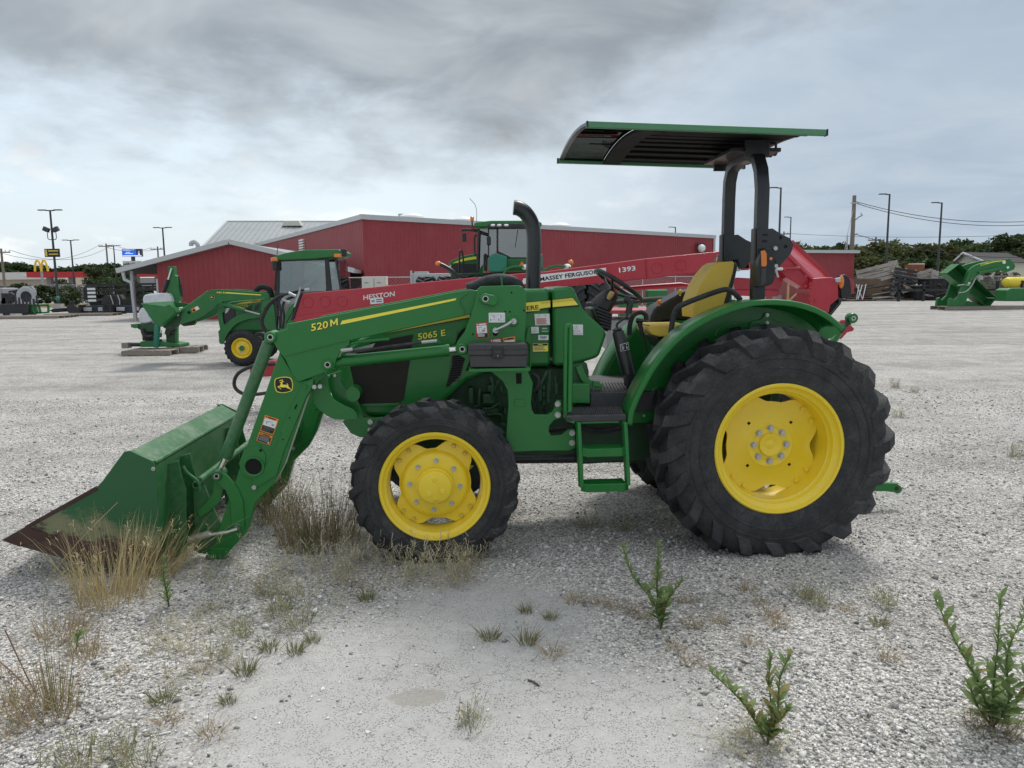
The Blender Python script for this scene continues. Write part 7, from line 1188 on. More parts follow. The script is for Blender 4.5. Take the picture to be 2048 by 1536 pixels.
# pedal arm
pa = [(0.9429,0.4,1.1466),(0.9598,0.4,1.0996),(0.988,0.4,1.0522),(1.0351,0.4,1.0184),(1.0917,0.4,1.0031)]; MB().tube(spline(pa, 4), 1, 4, True, [(.022, .008)]*17, 0, (1, 0, 0)).build('pedal_arm', 'green', T, .003)
part('pedal', [(1.0269,1.0166),(1.0361,1.0491),(1.0689,1.0485),(1.0973,1.0058)], .37, .43, 'green', .004)
rl = [(0.812,0.1,0.8644),(0.8122,0.1,1.094),(0.8142,0.1,1.3725),(0.8211,0.1,1.4172),(0.8359,0.1,1.4256),(0.8455,0.1,1.4022),(0.8414,0.09,1.1821),(0.8355,0.08,0.9046)]; MB().tube(spline(rl, 5), .0145, 12).build('grab_rail', 'green', T)
part('platform_bracket', [(0.8005,0.9046),(0.8314,0.8417),(0.8623,0.832),(0.8623,0.8472),(0.8181,0.8776)], .06, .30, 'green', .003)
a, b = (0.9016,0.8517), (1.1376,0.8284); MB().bx(a[0], b[0], .07, .11, b[1], a[1]+.01).build('step_beam', 'green', T, .003)
for p0, p1 in (([(0.8738,0.1,0.8407),(0.8867,0.07,0.8237),(0.8872,0.05,0.739),(0.8976,0.03,0.4444)], 0), ([(1.16,0.1,0.8339),(1.1731,0.07,0.8169),(1.1731,0.05,0.7318),(1.1856,0.03,0.4493)], 1)):
    MB().tube(p0, 1, 4, True, [(.012, .02)]*4, 0, (1, 0, 0)).build('ladder_rail', 'green', T, .004)
for Yt, y0 in (((0.9067,0.045,0.664), (1.17,0.045,0.6571)), ((0.9003,0.03,0.4443), (1.1884,0.03,0.4356))):
    stp = MB().tube([(Yt[0], .035, Yt[2]-.0), (Yt[0]+.03, .01, Yt[2]-.004), (y0[0]-.03, .01, Yt[2]-.004), (y0[0], .035, Yt[2])], 1, 4, True, [(.026, .006)]*4, 0, (0, 0, 1)).build('ladder_step', 'green', T, .004)
    for k in range(4): MB().bx(Yt[0]+.012, y0[0]-.012, .03+.032*k, .038+.032*k, Yt[2]+.008, Yt[2]+.020).build('tread_bar', 'green', stp)
    MB().bx(Yt[0]+.008, y0[0]-.008, .025, .15, Yt[2]-.004, Yt[2]+.007).build('tread', 'green', stp)
# ------------------------------------------------------------------ fenders
arc = [(1.1935,0.8089),(1.1991,0.8712),(1.2233,0.9454),(1.2748,1.0559),(1.3507,1.1838),(1.4479,1.3046),(1.5608,1.4004),(1.7111,1.4833),(1.8837,1.5448),(2.0393,1.5672),(2.2125,1.556),(2.3627,1.5145),(2.4703,1.4549),(2.5437,1.3892)]
def fender(y_out, y_in, name='fender'):
    s_ = 1 if y_in > y_out else -1
    A_ = spline2(arc, 3); n = len(A_); cxx, czz = rx, rz
    q = MB(); v = []
    for x, z in A_:
        d_ = math.hypot(x-cxx, z-czz); ux, uz = (x-cxx)/d_, (z-czz)/d_
        sect = [(-.030, .006), (-.032, 0), (-.026, -.004), (-.004, -.002), (.0, .006), (-.002, .05), (-.004, abs(y_in-y_out)-.05), (-.022, abs(y_in-y_out)-.012), (-.06, abs(y_in-y_out))]
        for dr, dy_ in sect: v.append((x+ux*dr, y_out+s_*dy_, z+uz*dr))
    k = 9; q.add(v, [(i*k+j, i*k+j+1, (i+1)*k+j+1, (i+1)*k+j) for i in range(n-1) for j in range(k-1)])
    o = q.build(name, 'green', T, smooth=50); md = o.modifiers.new('solid', 'SOLIDIFY'); md.thickness = .005; md.offset = 0
    ins = [(x+(cxx-x)*.05, z+(czz-z)*.05) for x, z in A_]; bot = [*[(2.6955,1.3944),(2.7002,1.3682),(2.5983,1.3042),(2.5327,1.2592)], (cxx+.44, czz+.46), (cxx-.2, czz+.55), (cxx-.45, czz+.30), ((1.4393,0.7709)[0], (1.4393,0.7709)[1]), (A_[0][0]+.03, (1.4393,0.7709)[1])]
    q = MB(); q.prism(ins+bot, y_in-.004, y_in+.004); q.build('fender_panel', 'green', T, .0)
    MB().prism([(2.1853,1.5503),(2.353,1.5257),(2.5229,1.475),(2.6333,1.4214),(2.7068,1.3714),(2.5983,1.3042),(2.4653,1.2538),(2.1959,1.2581)], y_in-.003, y_in+.003).build('fender_tail', 'green', o)
    return o
fen = fender(.10, .37); fender(1.50, 1.23)
def ridge(pts, name='pressed_rib'): MB().tube(spline(pts, 4), .006, 6).build(name, 'green', fen)
ridge([(1.5069,0.365,1.1215),(1.5811,0.365,1.1948),(1.6741,0.365,1.2676),(1.7397,0.365,1.2945),(1.7686,0.365,1.2754),(1.7598,0.365,1.2476)]); ridge([(1.3834,0.365,0.8417),(1.3965,0.365,0.9265),(1.424,0.365,0.9871),(1.4615,0.365,1.0052),(1.509,0.365,0.9948)]); ridge([(1.828,0.365,1.3299),(1.8436,0.365,1.3735),(1.9101,0.365,1.3998),(2.0498,0.365,1.417)])
bp = part('rops_bolt_plate', [(2.0467,1.3653),(2.0481,1.4091),(2.07,1.4252),(2.1148,1.43),(2.1368,1.4461),(2.147,1.476),(2.175,1.4784),(2.1846,1.4455),(2.2165,1.4231),(2.2621,1.4115),(2.2637,1.3676),(2.1507,1.3693)], .352, .364, 'green', .003, fen)
for pc in [(2.1613,1.4615),(2.1632,1.4096)]: q = MB(); q.cyl((pc[0], .352, pc[1]), (pc[0], .348, pc[1]), .013, None, 14); bolt(q, (pc[0], .348, pc[1]), .010, .008); q.build('bolt', 'steel', bp)
pc = (1.3626,0.8185); q = MB(); bolt(q, (pc[0], .362, pc[1]), .011, .008, 0, 12); q.build('bolt', 'steel', fen)
# ------------------------------------------------------------------ roll bar
xp = (2.1293,2.2996)[0]; xq = (2.1206,1.5632)[0]; zt = (2.1219,2.513)[1]-.03; zl = (2.1399,1.9955)[1]; zb_ = (2.1209,1.5537)[1]-.1
yn, yf = .42, 1.02; hwx, hwy = .040, .032
up = MB().tube([(xp, yn, zl), (xp, yn, zt-.22), (xp-.004, yn+.02, zt-.10), (xp-.006, yn+.07, zt-.02), (xp-.006, yn+.16, zt+.015), (xp-.006, yf-.16, zt+.015), (xp-.006, yf-.07, zt-.02), (xp-.004, yf-.02, zt-.10), (xp, yf, zt-.22), (xp, yf, zl)], 1, 4, True, [(hwx, hwy)]*10, 0, (1, 0, 0)).build('roll_bar', 'black_paint', T, .008, 2)
pivot = [(2.0862,2.0069),(2.1879,2.0119),(2.2477,1.9744),(2.3052,1.9498),(2.3281,1.9151),(2.3255,1.8823),(2.3111,1.8496),(2.2409,1.7655),(2.236,1.7655),(2.1943,1.8364),(2.0921,1.8278)]
for yy in (yn, yf):
    MB().tube([(xq, yy, zb_), (xp-.012, yy, zl+.02)], 1, 4, True, [(.042, .034)]*2, 0, (1, 0, 0)).build('roll_bar_post', 'black_paint', T, .008)
    for s_ in (-.048, .036): MB().prism(pivot, yy+s_, yy+s_+.012).build('pivot_plate', 'black_paint', T, .003)
pvp = None
for X, Y in [(2.1394,1.9718),(2.136,1.9322)]: MB().box((X, .370, Y), (.03, .004, .009)).build('slot', 'hole', T)
for X, Y in [(2.2413,1.9528),(2.2772,1.8971)]: MB().cyl((X, .3715, Y), (X, .370, Y), .011, None, 12).build('hole', 'hole', T)
for (X, Y), r_ in zip([(2.2032,1.8855),(2.2112,1.774)], (.017, .016)): q = MB(); q.cyl((X, .372, Y), (X, .352, Y), r_, r_*.8, 14); q.build('pivot_pin', 'steel', T)
for (X, Y) in [(2.261,1.8828),(2.2533,1.7678)]: q = MB(); q.cyl((X, 1.132, Y), (X, 1.115, Y), .016, None, 14); q.build('pivot_pin', 'steel', T)
MB().tube([(2.2034,0.35,1.755),(2.2228,0.35,1.7009)], .010, 8).build('locking_pin', 'steel', T); MB().tube([(2.2106,0.36,1.7552),(2.2629,0.38,1.7551)], .010, 8).build('locking_pin', 'white', T)
bands(T, [(2.1538,2.0635),(2.2182,2.061),(2.2195,2.0184),(2.155,2.0198)], 1.143, [(0, 0, 1, 1, 'orange'), (.06, .3, .94, .92, 'print_grey')], 'warning_label')
# flasher lamps
def flasher(poly, lens, y, parent, dot=None):
    h_ = MB().prism(spline2(poly+poly[:1], 3)[:-1], y, y+.085).build('flasher_housing', 'black', parent, .012, 3); MB().prism(lens, y-.004, y+.02).build('lens', 'amber', h_, .003)
    if dot: MB().lathe([(.001, -.005), (.010, -.004), (.011, .004)], (dot[0], y, dot[1]), 14).build('reflector', 'amber', h_)
    return h_
fh = flasher([(2.0826,1.8084),(2.0974,1.8615),(2.1243,1.8852),(2.1577,1.8797),(2.1809,1.8502),(2.1896,1.7648),(2.1896,1.6897),(2.1713,1.6576),(2.1327,1.6446),(2.0884,1.6397),(2.0794,1.6586),(2.0796,1.7337)], [(2.0999,1.8711),(2.1192,1.8709),(2.131,1.8506),(2.1351,1.7813),(2.1256,1.7691),(2.0994,1.7709),(2.095,1.8509)], .32, T, (2.1601,1.8192))
part('lamp_cover', [(2.0998,1.7602),(2.1315,1.7589),(2.1347,1.6688),(2.1157,1.6528),(2.0964,1.6487)], .314, .33, 'grey_plastic', .004, fh)
flasher([(2.1106,1.8407),(2.1227,1.8751),(2.1581,1.8842),(2.181,1.8778),(2.1837,1.7835),(2.1254,1.7714),(2.1056,1.7842)], [(2.1088,1.8595),(2.1294,1.8656),(2.1343,1.8028),(2.1055,1.7873),(2.0997,1.8094)], 1.17, T)
# ------------------------------------------------------------------ canopy
cn = [(0.9303,0.15,2.6026),(2.3957,0.15,2.5708)]; cfx = (1.0024,2.6322)[0]; cr_ = (2.6602,2.6792)[0]
x0c, x1c = cn[0][0]+.03, cn[1][0]; zc0, zc1 = cn[0][2], cn[1][2]-.01
def canz(x, t): return zc0+(zc1-zc0)*(x-x0c)/(x1c-x0c)+.055*(1-(2*t-1)**2)-.0
def sheet(xa_, xb_, th_, nx=10, ny=16, y0=.16, y1=1.44, dz=0):
    q = MB(); v = []
    for k in (0, 1):
        for i in range(nx+1):
            for j in range(ny+1):
                t_ = j/ny; xx = xa_+(xb_-xa_)*i/nx; v.append((xx, y0+(y1-y0)*t_, canz(xx, t_)+dz+k*th_))
    m_ = (nx+1)*(ny+1); w_ = ny+1; f = []
    for i in range(nx):
        for j in range(ny):
            a = i*w_+j; f += [(a, a+w_, a+w_+1, a+1), (m_+a, m_+a+1, m_+a+w_+1, m_+a+w_)]
    for i in range(nx): f += [(i*w_, m_+i*w_, m_+(i+1)*w_, (i+1)*w_), (i*w_+ny, (i+1)*w_+ny, m_+(i+1)*w_+ny, m_+i*w_+ny)]
    for j in range(ny): f += [(j, j+1, m_+j+1, m_+j), (nx*w_+j, m_+nx*w_+j, m_+nx*w_+j+1, nx*w_+j+1)]
    q.add(v, f); return q
xv = x0c+.36
can = sheet(xv, x1c-.02, .012).build('canopy_roof', 'canopy_black', T, smooth=40)
sheet(x0c+.03, xv-.03, .006).build('canopy_visor', 'visor', T, smooth=40)
sheet(xv-.03, xv+.10, .02, 2, 16, .17, 1.43, -.022).build('canopy_crossbar', 'canopy_black', T, smooth=40); sheet(x0c, x0c+.03, .018, 2).build('canopy_front_edge', 'black_paint', T, smooth=40)
sheet(x1c-.03, x1c, .018, 2).build('canopy_rear_edge', 'black_paint', T, smooth=40)
for j in range(9):
    t_ = (j+.6)/9.4; y_ = .16+1.28*t_; MB().bar((xv+.1, y_, canz(xv+.1, t_)-.006), (x1c-.05, y_, canz(x1c-.05, t_)-.006), .075, .014).build('roof_rib', 'canopy_black', can, .005)
for y_, s_ in ((.145, 1), (1.455, 0)):
    MB().bar((x0c-.01, y_, canz(x0c, 0)-.002), (x1c, y_, canz(x1c, 0)-.002), .035, .036).build('canopy_side_rail', 'rail_green_sky_sheen', T, .004); MB().bar((x0c-.018, y_, canz(x0c, 0)-.002), (x0c-.009, y_, canz(x0c, 0)-.002), .036, .038).build('rail_cap', 'black', T); MB().bar((x1c+.001, y_, canz(x1c, 0)-.002), (x1c+.01, y_, canz(x1c, 0)-.002), .036, .038).build('rail_cap', 'black', T)
mt = MB(); mt.bx(xp-.17, xp+.16, .52, 1.08, zt+.03, zt+.055); mt.build('canopy_mount', 'black_paint', T, .004)
for y_ in (.50, 1.10): MB().bx(xp-.09, xp+.07, y_-.012, y_+.012, zt-.01, zt+.10).build('canopy_bracket', 'black_paint', T, .004)
ol = [(1.7523,2.5855),(1.7956,2.5873),(1.7962,2.5686),(1.7528,2.5684)]; bands(T, ol, .165, [(0, 0, 1, 1, 'print_grey'), (.2, .3, .8, .7, 'decal_black')], 'roof_plate')
for X, Y, Z in [(2.3437,0.75,2.5462),(2.3341,0.8,2.5448)]: MB().ball((X, Y, Z), (.02, .025), 8, 6).build('roof_knob', 'black', T)
MB().tube([(2.3378,0.72,2.6323),(2.3488,0.75,2.5462)], .009, 6).build('roof_stay', 'black', T)
# ------------------------------------------------------------------ seat and controls
bkp = [(1.7603,1.4351),(1.7537,1.5045),(1.7645,1.5635),(1.7978,1.6516),(1.8415,1.7245),(1.9002,1.7923),(1.9351,1.8086),(2.0259,1.8127),(2.0384,1.8009),(2.0281,1.7375),(1.9639,1.4968)]
q = MB(); n = len(bkp)
st_b = MB().prism(bkp, .62, .88).build('seat_back', 'seat_yellow', T, .035, 4); part('seat_shell', [(2.0382,1.8058),(2.0618,1.7958),(2.0579,1.7568),(2.0045,1.5013),(1.9641,1.4869)], .62, .88, 'black', .015)
cu = [(1.4435,1.3516),(1.4471,1.3812),(1.4649,1.3957),(1.7013,1.3953),(1.7673,1.3815),(1.7788,1.3169),(1.5164,1.3129),(1.4659,1.3266)]; MB().prism(cu, .58, .92).build('seat_cushion', 'seat_yellow', T, .03, 4)
part('seat_base', [(1.5114,1.311),(1.779,1.3119),(1.7811,1.2172),(1.5683,1.2207)], .62, .98, 'black', .01)
part('seat_pedestal', [(1.5784,1.2205),(1.8829,1.2155),(1.887,1.0547),(1.5812,1.0604)], .55, 1.05, 'green_cast', .01)
MB().tube(spline([(1.5456,0.42,1.3121),(1.5639,0.42,1.4516),(1.5865,0.42,1.507),(1.638,0.42,1.5387),(1.7698,0.42,1.588),(1.883,0.42,1.6237),(1.9306,0.42,1.6232),(1.9695,0.42,1.5996),(2.009,0.42,1.5574)], 5), .0175, 12).build('grab_handle', 'rubber', T)
MB().tube(spline([(1.4073,1.0,1.2985),(1.4148,1.0,1.3868),(1.4406,1.0,1.4435),(1.4878,1.0,1.4636),(1.5249,1.0,1.4476),(1.5329,1.0,1.406)], 5), .018, 12).build('grab_handle', 'rubber', T)
con = part('side_console', [(1.5804,1.3694),(1.5879,1.4294),(1.6094,1.4836),(1.6368,1.505),(1.6918,1.5369),(1.7909,1.5901),(1.824,1.606),(1.9238,1.6266),(1.9572,1.6316),(1.9419,1.5666),(1.9346,1.3919),(1.75,1.3944)], 1.08, 1.32, 'black', .03, None, 3)
for nm, pc, m_ in (('console_knob', (1.8001,1.07,1.607), 'decal_gold'), ('console_lever', (1.6453,1.07,1.5339), 'orange')): MB().ball((pc[0], pc[1], pc[2]), (.018, .018), 10, 6).cyl((pc[0], pc[1], pc[2]-.03), pc, .007, None, 8).build(nm, m_, con)
part('console_base', [(1.5804,1.3694),(1.7499,1.3971),(1.9373,1.3973),(1.9383,1.3534),(1.6113,1.3526)], 1.08, 1.32, 'green', .02, None, 3)
# steering
sw = [(1.119,0.8,1.7729),(1.445,0.8,1.5529)]; c_ = (Vector(sw[0])+Vector(sw[1]))/2; Rw = (Vector(sw[0])-Vector(sw[1])).length/2; ax = (Vector(sw[1])-Vector(sw[0])).normalized(); tilt = math.atan2(-ax.z, ax.x)
q = MB(); nn, mm = 40, 10; yd = Vector((0, 1, 0)); nrm = ax.cross(yd)
v = []
for i in range(nn):
    a = 2*math.pi*i/nn; rad = ax*math.cos(a)+yd*math.sin(a)
    for j in range(mm): b_ = 2*math.pi*j/mm; v.append(c_+rad*(Rw-.016+.0155*math.cos(b_))+nrm*.0155*math.sin(b_))
q.add(v, [(i*mm+j, ((i+1) % nn)*mm+j, ((i+1) % nn)*mm+(j+1) % mm, i*mm+(j+1) % mm) for i in range(nn) for j in range(mm)])
stw = q.build('steering_wheel', 'black', T); hub_c = c_+Vector((1.2328,0.8,1.6009))*0
hubp = Vector((1.2431,0.8,1.6059))
for a in (0, 120, 240): rad = ax*math.cos(R(a))+yd*math.sin(R(a)); MB().tube([c_+rad*(Rw-.02), c_+rad*(Rw*.45)+(hubp-c_)*.55, hubp], .010, 8).build('spoke', 'black', stw)
MB().cyl(hubp+(c_-hubp)*.25, hubp, .04, .05, 16).build('wheel_hub', 'black', stw)
colu = [(1.2431,0.8,1.6059),(1.1817,0.8,1.5408),(1.1408,0.8,1.5008)]; MB().tube(colu, .075, 12, True, [.05, .075, .075]).build('steering_column', 'black', T)
cov = Vector((1.17,0.74,1.5525)); MB().prism([(1.1596,1.5876),(1.2362,1.5467),(1.1908,1.477),(1.1143,1.5131)], .70, .90).build('column_shroud', 'black', T, .015, 3)
bl_ = MB(); b0, b1 = Vector((1.1614,0.8,1.4904)), Vector((1.1207,0.8,1.3943))
bel = [(1.1106,1.5137),(1.1971,1.4626),(1.1877,1.3473),(1.1367,1.3631),(1.0625,1.5044)]; part('column_boot', bel, .66, .94, 'black', .01)
for i in range(6):
    t_ = i/6; a_ = Vector(bel[0]).lerp(Vector(bel[4]), .4)*(1-t_)+Vector(bel[3])*t_; b_ = Vector(bel[1])*(1-t_)+Vector(bel[2])*t_; MB().tube([(a_[0]+.002, .655, a_[1]), (b_[0]+.012, .655, b_[1])], .011, 8).build('boot_fold', 'black', T)
wk = [(1.1884,0.68,1.5684),(1.2116,0.66,1.6153)]; MB().tube([wk[0], (Vector(wk[0])+Vector(wk[1]))/2, wk[1]], 1, 12, True, [.013, .019, .017]).build('lever_knob', 'wood_knob', T)
# loader joystick
jb = [(1.2172,0.5,1.3605),(1.2526,0.5,1.2365)]; jb2 = (1.2934,0.5,1.0815); dvj = (Vector(jb2)-Vector(jb[0]))
js = MB().tube([jb[0], Vector(jb[0])+dvj*.06, Vector(jb[0])+dvj*.5, jb2], 1, 18, True, [.036, .040, .047, .047]).build('joystick_tower', 'black_paint', T)
MB().tube([Vector(jb[0])-dvj*.08, Vector(jb[0])-dvj*.05, Vector(jb[0])-dvj*.02, Vector(jb[0])+dvj*.02], 1, 16, True, [.018, .036, .028, .038]).build('joystick_boot', 'black', js)
MB().tube(spline([(1.2097,0.5,1.3847),(1.2119,0.5,1.4088),(1.2361,0.5,1.4301),(1.2701,0.5,1.4513),(1.2821,0.5,1.4751)], 5), .008, 8).build('joystick_rod', 'black', js); MB().tube(spline([(1.2869,0.5,1.475),(1.2915,0.5,1.5086),(1.2961,0.5,1.5372),(1.2836,0.5,1.5613),(1.2592,0.5,1.5711)], 4), .021, 12).build('joystick_grip', 'black', js)
bands(js, [(1.2208,1.2764),(1.2751,1.29),(1.2828,1.2427),(1.2271,1.2316)], .448, [(0, 0, 1, 1, 'white'), (.04, .05, .96, .95, 'decal_black'), (.15, .2, .3, .3, 'white'), (.2, .4, .45, .5, 'white'), (.15, .65, .4, .75, 'white'), (.7, .2, .8, .3, 'white'), (.72, .5, .8, .8, 'white')], 'label_plate')
part('joystick_mount', [(1.2644,1.082),(1.3319,1.0903),(1.3621,0.9936),(1.275,0.9905)], .46, .56, 'black', .006)
MB().tube([(1.3901,0.62,1.4123),(1.4086,0.62,1.3403),(1.4245,0.62,1.2805),(1.4509,0.62,1.1953)], 1, 8, True, [.017, .013, .007, .007]).build('range_lever', 'black', T); MB().tube([(1.3674,0.62,1.425),(1.39,0.62,1.4222),(1.4127,0.62,1.4169)], .017, 8).build('lever_grip', 'black', T)
# ------------------------------------------------------------------ hitch
rc_ = (2.9957,1.4073); tl0 = [(2.9715,0.85,1.3766),(2.9108,0.85,1.3029),(2.8749,0.85,1.2473)]
lk = MB().lathe([(.016, -.03), (.034, -.03), (.038, -.022), (.038, .022), (.034, .03), (.016, .03), (.016, -.03)], (rc_[0], .85, rc_[1]), 24); lk.build('top_link_eye', 'green', T); MB().lathe([(.008, -.032), (.017, -.032), (.017, .032), (.008, .032)], (rc_[0], .85, rc_[1]), 16).build('eye_bush', 'steel', T)
MB().tube([tl0[0], tl0[1]], .020, 8).build('top_link_rod', 'black', T); MB().tube([tl0[1], tl0[2], (rx+.30, .85, 1.0)], .024, 6).build('top_link_body', 'green', T); part('hitch_frame', [(rx+.1, .55), (rx+.32, .6), (rx+.34, 1.05), (rx+.1, 1.05)], .7, 1.0, 'green_cast', .01); MB().tube([(rc_[0]-.01, .85, rc_[1]-.03), tl0[0]], .026, 8).build('top_link_neck', 'green', T)
part('drawbar', spline2([(2.4169,0.2309),(3.3082,0.1942),(3.3751,0.1831),(3.4099,0.1558),(3.4051,0.1257),(3.3726,0.1136),(3.2853,0.1333),(2.419,0.1726)], 2), .78, .82, 'green', .004); pc = (3.3675,0.1534); MB().cyl((pc[0], .779, pc[1]), (pc[0], .777, pc[1]), .017, None, 14).build('drawbar_hole', 'rust', T)
# ------------------------------------------------------------------ toolbox standing on the loader shelf
TB = thing('toolbox', 'dark grey plastic toolbox with black latch on the tractor loader shelf', 'toolbox', (tx, ty, 0), ta)
bd = MB().prism([(0.2321,1.2666),(0.5711,1.2635),(0.565,1.19),(0.2356,1.1961)], -.01, .125).build('body', 'grey_plastic', TB, .006)
ld = MB().prism([(0.2247,1.3128),(0.2291,1.3285),(0.2381,1.3325),(0.5613,1.3314),(0.5702,1.3244),(0.5726,1.2725),(0.5711,1.2621),(0.2252,1.2653)], -.02, .128).build('lid', 'grey_plastic', TB, .008)
for a_, b_ in ((330, 520), (635, 828)): pass
MB().prism([(0.2274,1.3079),(0.3302,1.309),(0.3305,1.3269),(0.4543,1.3263),(0.4541,1.3083),(0.5701,1.3078),(0.57,1.2995),(0.2272,1.3011)], -.027, -.019).build('lid_ridge', 'grey_plastic', ld, .002)
lt = MB().prism([(0.3648,1.3219),(0.4276,1.3222),(0.4268,1.2503),(0.3638,1.25)], -.038, -.012).build('latch', 'black', TB, .004)
p_ = [(0.3766,1.2888),(0.4136,1.2896),(0.4135,1.2814),(0.3765,1.2806)]; MB().prism(p_, -.042, -.037).build('latch_ridge', 'grey_plastic', lt, .001); p_ = [(0.3935,1.2694),(0.3976,1.2693),(0.3974,1.2583),(0.3933,1.2584)]; MB().prism(p_, -.04, -.037).build('keyhole', 'grey', lt)

# ================================================================== grass, weeds and litter
def blade_mat(n, cols, trans=.25):
    m = bpy.data.materials.new(n); m.use_nodes = True; t = NT(m.node_tree); t.n.clear(); p = t.new('ShaderNodeBsdfPrincipled'); o = t.new('ShaderNodeOutputMaterial'); tr = t.new('ShaderNodeBsdfTranslucent'); mx = t.new('ShaderNodeMixShader'); mx.inputs[0].default_value = trans
    ge = t.new('ShaderNodeNewGeometry'); cr = t.new('ShaderNodeValToRGB'); e = cr.color_ramp.elements; e[0].color = (*cols[0], 1); e[1].color = (*cols[-1], 1)
    for i, c in enumerate(cols[1:-1]): k = e.new((i+1)/(len(cols)-1)); k.color = (*c, 1)
    t.link(ge.outputs['Random Per Island'], cr.inputs[0]); t.link(cr.outputs[0], p.inputs['Base Color']); t.link(cr.outputs[0], tr.inputs[0]); p.inputs['Roughness'].default_value = .65
    t.link(p.outputs[0], mx.inputs[1]); t.link(tr.outputs[0], mx.inputs[2]); t.link(mx.outputs[0], o.inputs[0]); MATS[n] = m
blade_mat('straw', [(.32, .24, .11), (.52, .41, .21), (.64, .53, .31), (.38, .34, .16)]); blade_mat('brown_straw', [(.13, .10, .055), (.26, .20, .11), (.38, .30, .17), (.17, .17, .07)]); blade_mat('pale_straw', [(.36, .32, .21), (.50, .45, .31), (.42, .39, .25)]); blade_mat('mixed_grass', [(.10, .14, .05), (.20, .21, .09), (.36, .30, .16), (.14, .18, .07)]); blade_mat('red_straw', [(.26, .16, .085), (.44, .32, .19), (.24, .22, .11), (.52, .42, .27)])
blade_mat('weed_leaf', [(.10, .17, .05), (.18, .27, .09), (.28, .35, .15)], .3); blade_mat('weed_leaf_pale', [(.20, .24, .08), (.28, .26, .09), (.30, .19, .08)], .3); pmat('stem_green', (.10, .14, .05), .7); pmat('stem_red', (.20, .11, .07), .7)
def blades(n, rad, h0, h1, lean, width, seed, bias=(0, 0), seg=4, curl=.5, heads=0., wild=0.):
    rg = np.random.default_rng(seed); a = rg.random(n)*2*np.pi; r = rad*np.sqrt(rg.random(n)); bx_, by_ = r*np.cos(a), r*np.sin(a)
    h = rg.uniform(h0, h1, n); la = a+rg.normal(0, .7+wild, n); ln = lean*rg.uniform(.15, 1.2, n)*(.4+.6*r/max(rad, 1e-6)); dx_, dy_ = np.cos(la)*ln+bias[0]*rg.uniform(.3, 1.2, n), np.sin(la)*ln+bias[1]*rg.uniform(.3, 1.2, n)
    cu_ = curl*rg.uniform(.2, 1.4, n); V = []; t = np.linspace(0, 1, seg+1); w0 = width*rg.uniform(.6, 1.3, n); sa = rg.random(n)*np.pi
    for ti in t:
        hx = bx_+dx_*h*(ti+cu_*ti*ti*.6); hy = by_+dy_*h*(ti+cu_*ti*ti*.6); hz = h*(ti-cu_*.28*ti**3*np.hypot(dx_, dy_)*1.5); w = w0*(1-ti**2*.92)
        V += [np.stack([hx-np.cos(sa)*w/2, hy-np.sin(sa)*w/2, hz-.004], 1), np.stack([hx+np.cos(sa)*w/2, hy+np.sin(sa)*w/2, hz-.004], 1)]
    P = np.stack(V, 1); F = np.array([[2*i, 2*i+1, 2*i+3, 2*i+2] for i in range(seg)]); nf = (F[None]+(np.arange(n)*2*(seg+1))[:, None, None]).reshape(-1, 4); P = P.reshape(-1, 3)
    if heads:
        k = rg.random(n) < heads; tip = P.reshape(n, -1, 3)[k, -1]; m_ = len(tip)
        if m_:
            q = 7; d_ = rg.normal(0, 1, (m_, q, 3))*np.array([.5, .5, .35]); d_ /= np.linalg.norm(d_, axis=2)[..., None]; L_ = rg.uniform(.012, .04, (m_, q, 1)); st = tip[:, None]-np.array([0, 0, 1])*rg.uniform(0, .07, (m_, q, 1)); en = st+d_*L_+np.array([0, 0, .012]); sd_ = np.cross(d_, [0, 0, 1.])*.0012
            Q = np.stack([st-sd_, st+sd_, en+sd_*1.6, en-sd_*1.6], 2).reshape(-1, 3); o0 = len(P); nf = np.concatenate([nf, o0+np.arange(len(Q)).reshape(-1, 4)]); P = np.concatenate([P, Q])
    return P, nf
def clump(loc, label, mat, group=None, name='grass_clump', cat='grass', **kw):
    P, F = blades(**kw); me = np_mesh(name, P, F, mat); o = bpy.data.objects.new(name, me); COL.objects.link(o); o.location = (*loc, 0); return tag(o, label, cat, group)
clump((-2.1956,3.8952), 'tall golden grass clump growing against the loader bucket', 'straw', n=300, rad=.17, h0=.16, h1=.52, lean=.55, width=.0036, seed=1, heads=.12)
clump((-2.0907,4.2316), 'golden grass clump leaning out from behind the loader bucket', 'straw', n=150, rad=.11, h0=.2, h1=.42, lean=.4, width=.0034, seed=2, bias=(.65, -.1), heads=.1)
clump((-1.2773,4.766), 'broad brown grass clump ahead of the tractor front tyre', 'brown_straw', n=650, rad=.26, h0=.14, h1=.5, lean=.42, width=.003, seed=3, heads=.2)
clump((-1.7086,5.2553), 'brown grass clump beneath the loader arms', 'brown_straw', n=220, rad=.17, h0=.2, h1=.52, lean=.4, width=.003, seed=31, heads=.2)
clump((-1.928,4.7859), 'golden grass blades beside the loader coupler foot', 'straw', n=120, rad=.14, h0=.1, h1=.32, lean=.6, width=.0032, seed=32, heads=.2)
clump((-1.8549,2.7743), 'straggly straw clump with red stems on bare gravel', 'red_straw', n=150, rad=.10, h0=.08, h1=.26, lean=.9, width=.0032, seed=4, heads=.15); clump((-1.8465,2.8164), 'thin green shoots rising through the straggly straw clump', 'mixed_grass', n=22, rad=.05, h0=.2, h1=.34, lean=.16, width=.005, seed=5)
clump((-2.1912,3.4626), 'reddish grass clump between the bucket and the straggly clump', 'red_straw', n=190, rad=.12, h0=.06, h1=.17, lean=1.0, width=.003, seed=6, bias=(.2, 0)); clump((-1.975,3.26), 'small tan grass tuft next to the reddish clump', 'red_straw', n=120, rad=.07, h0=.05, h1=.14, lean=.9, width=.0032, seed=7)
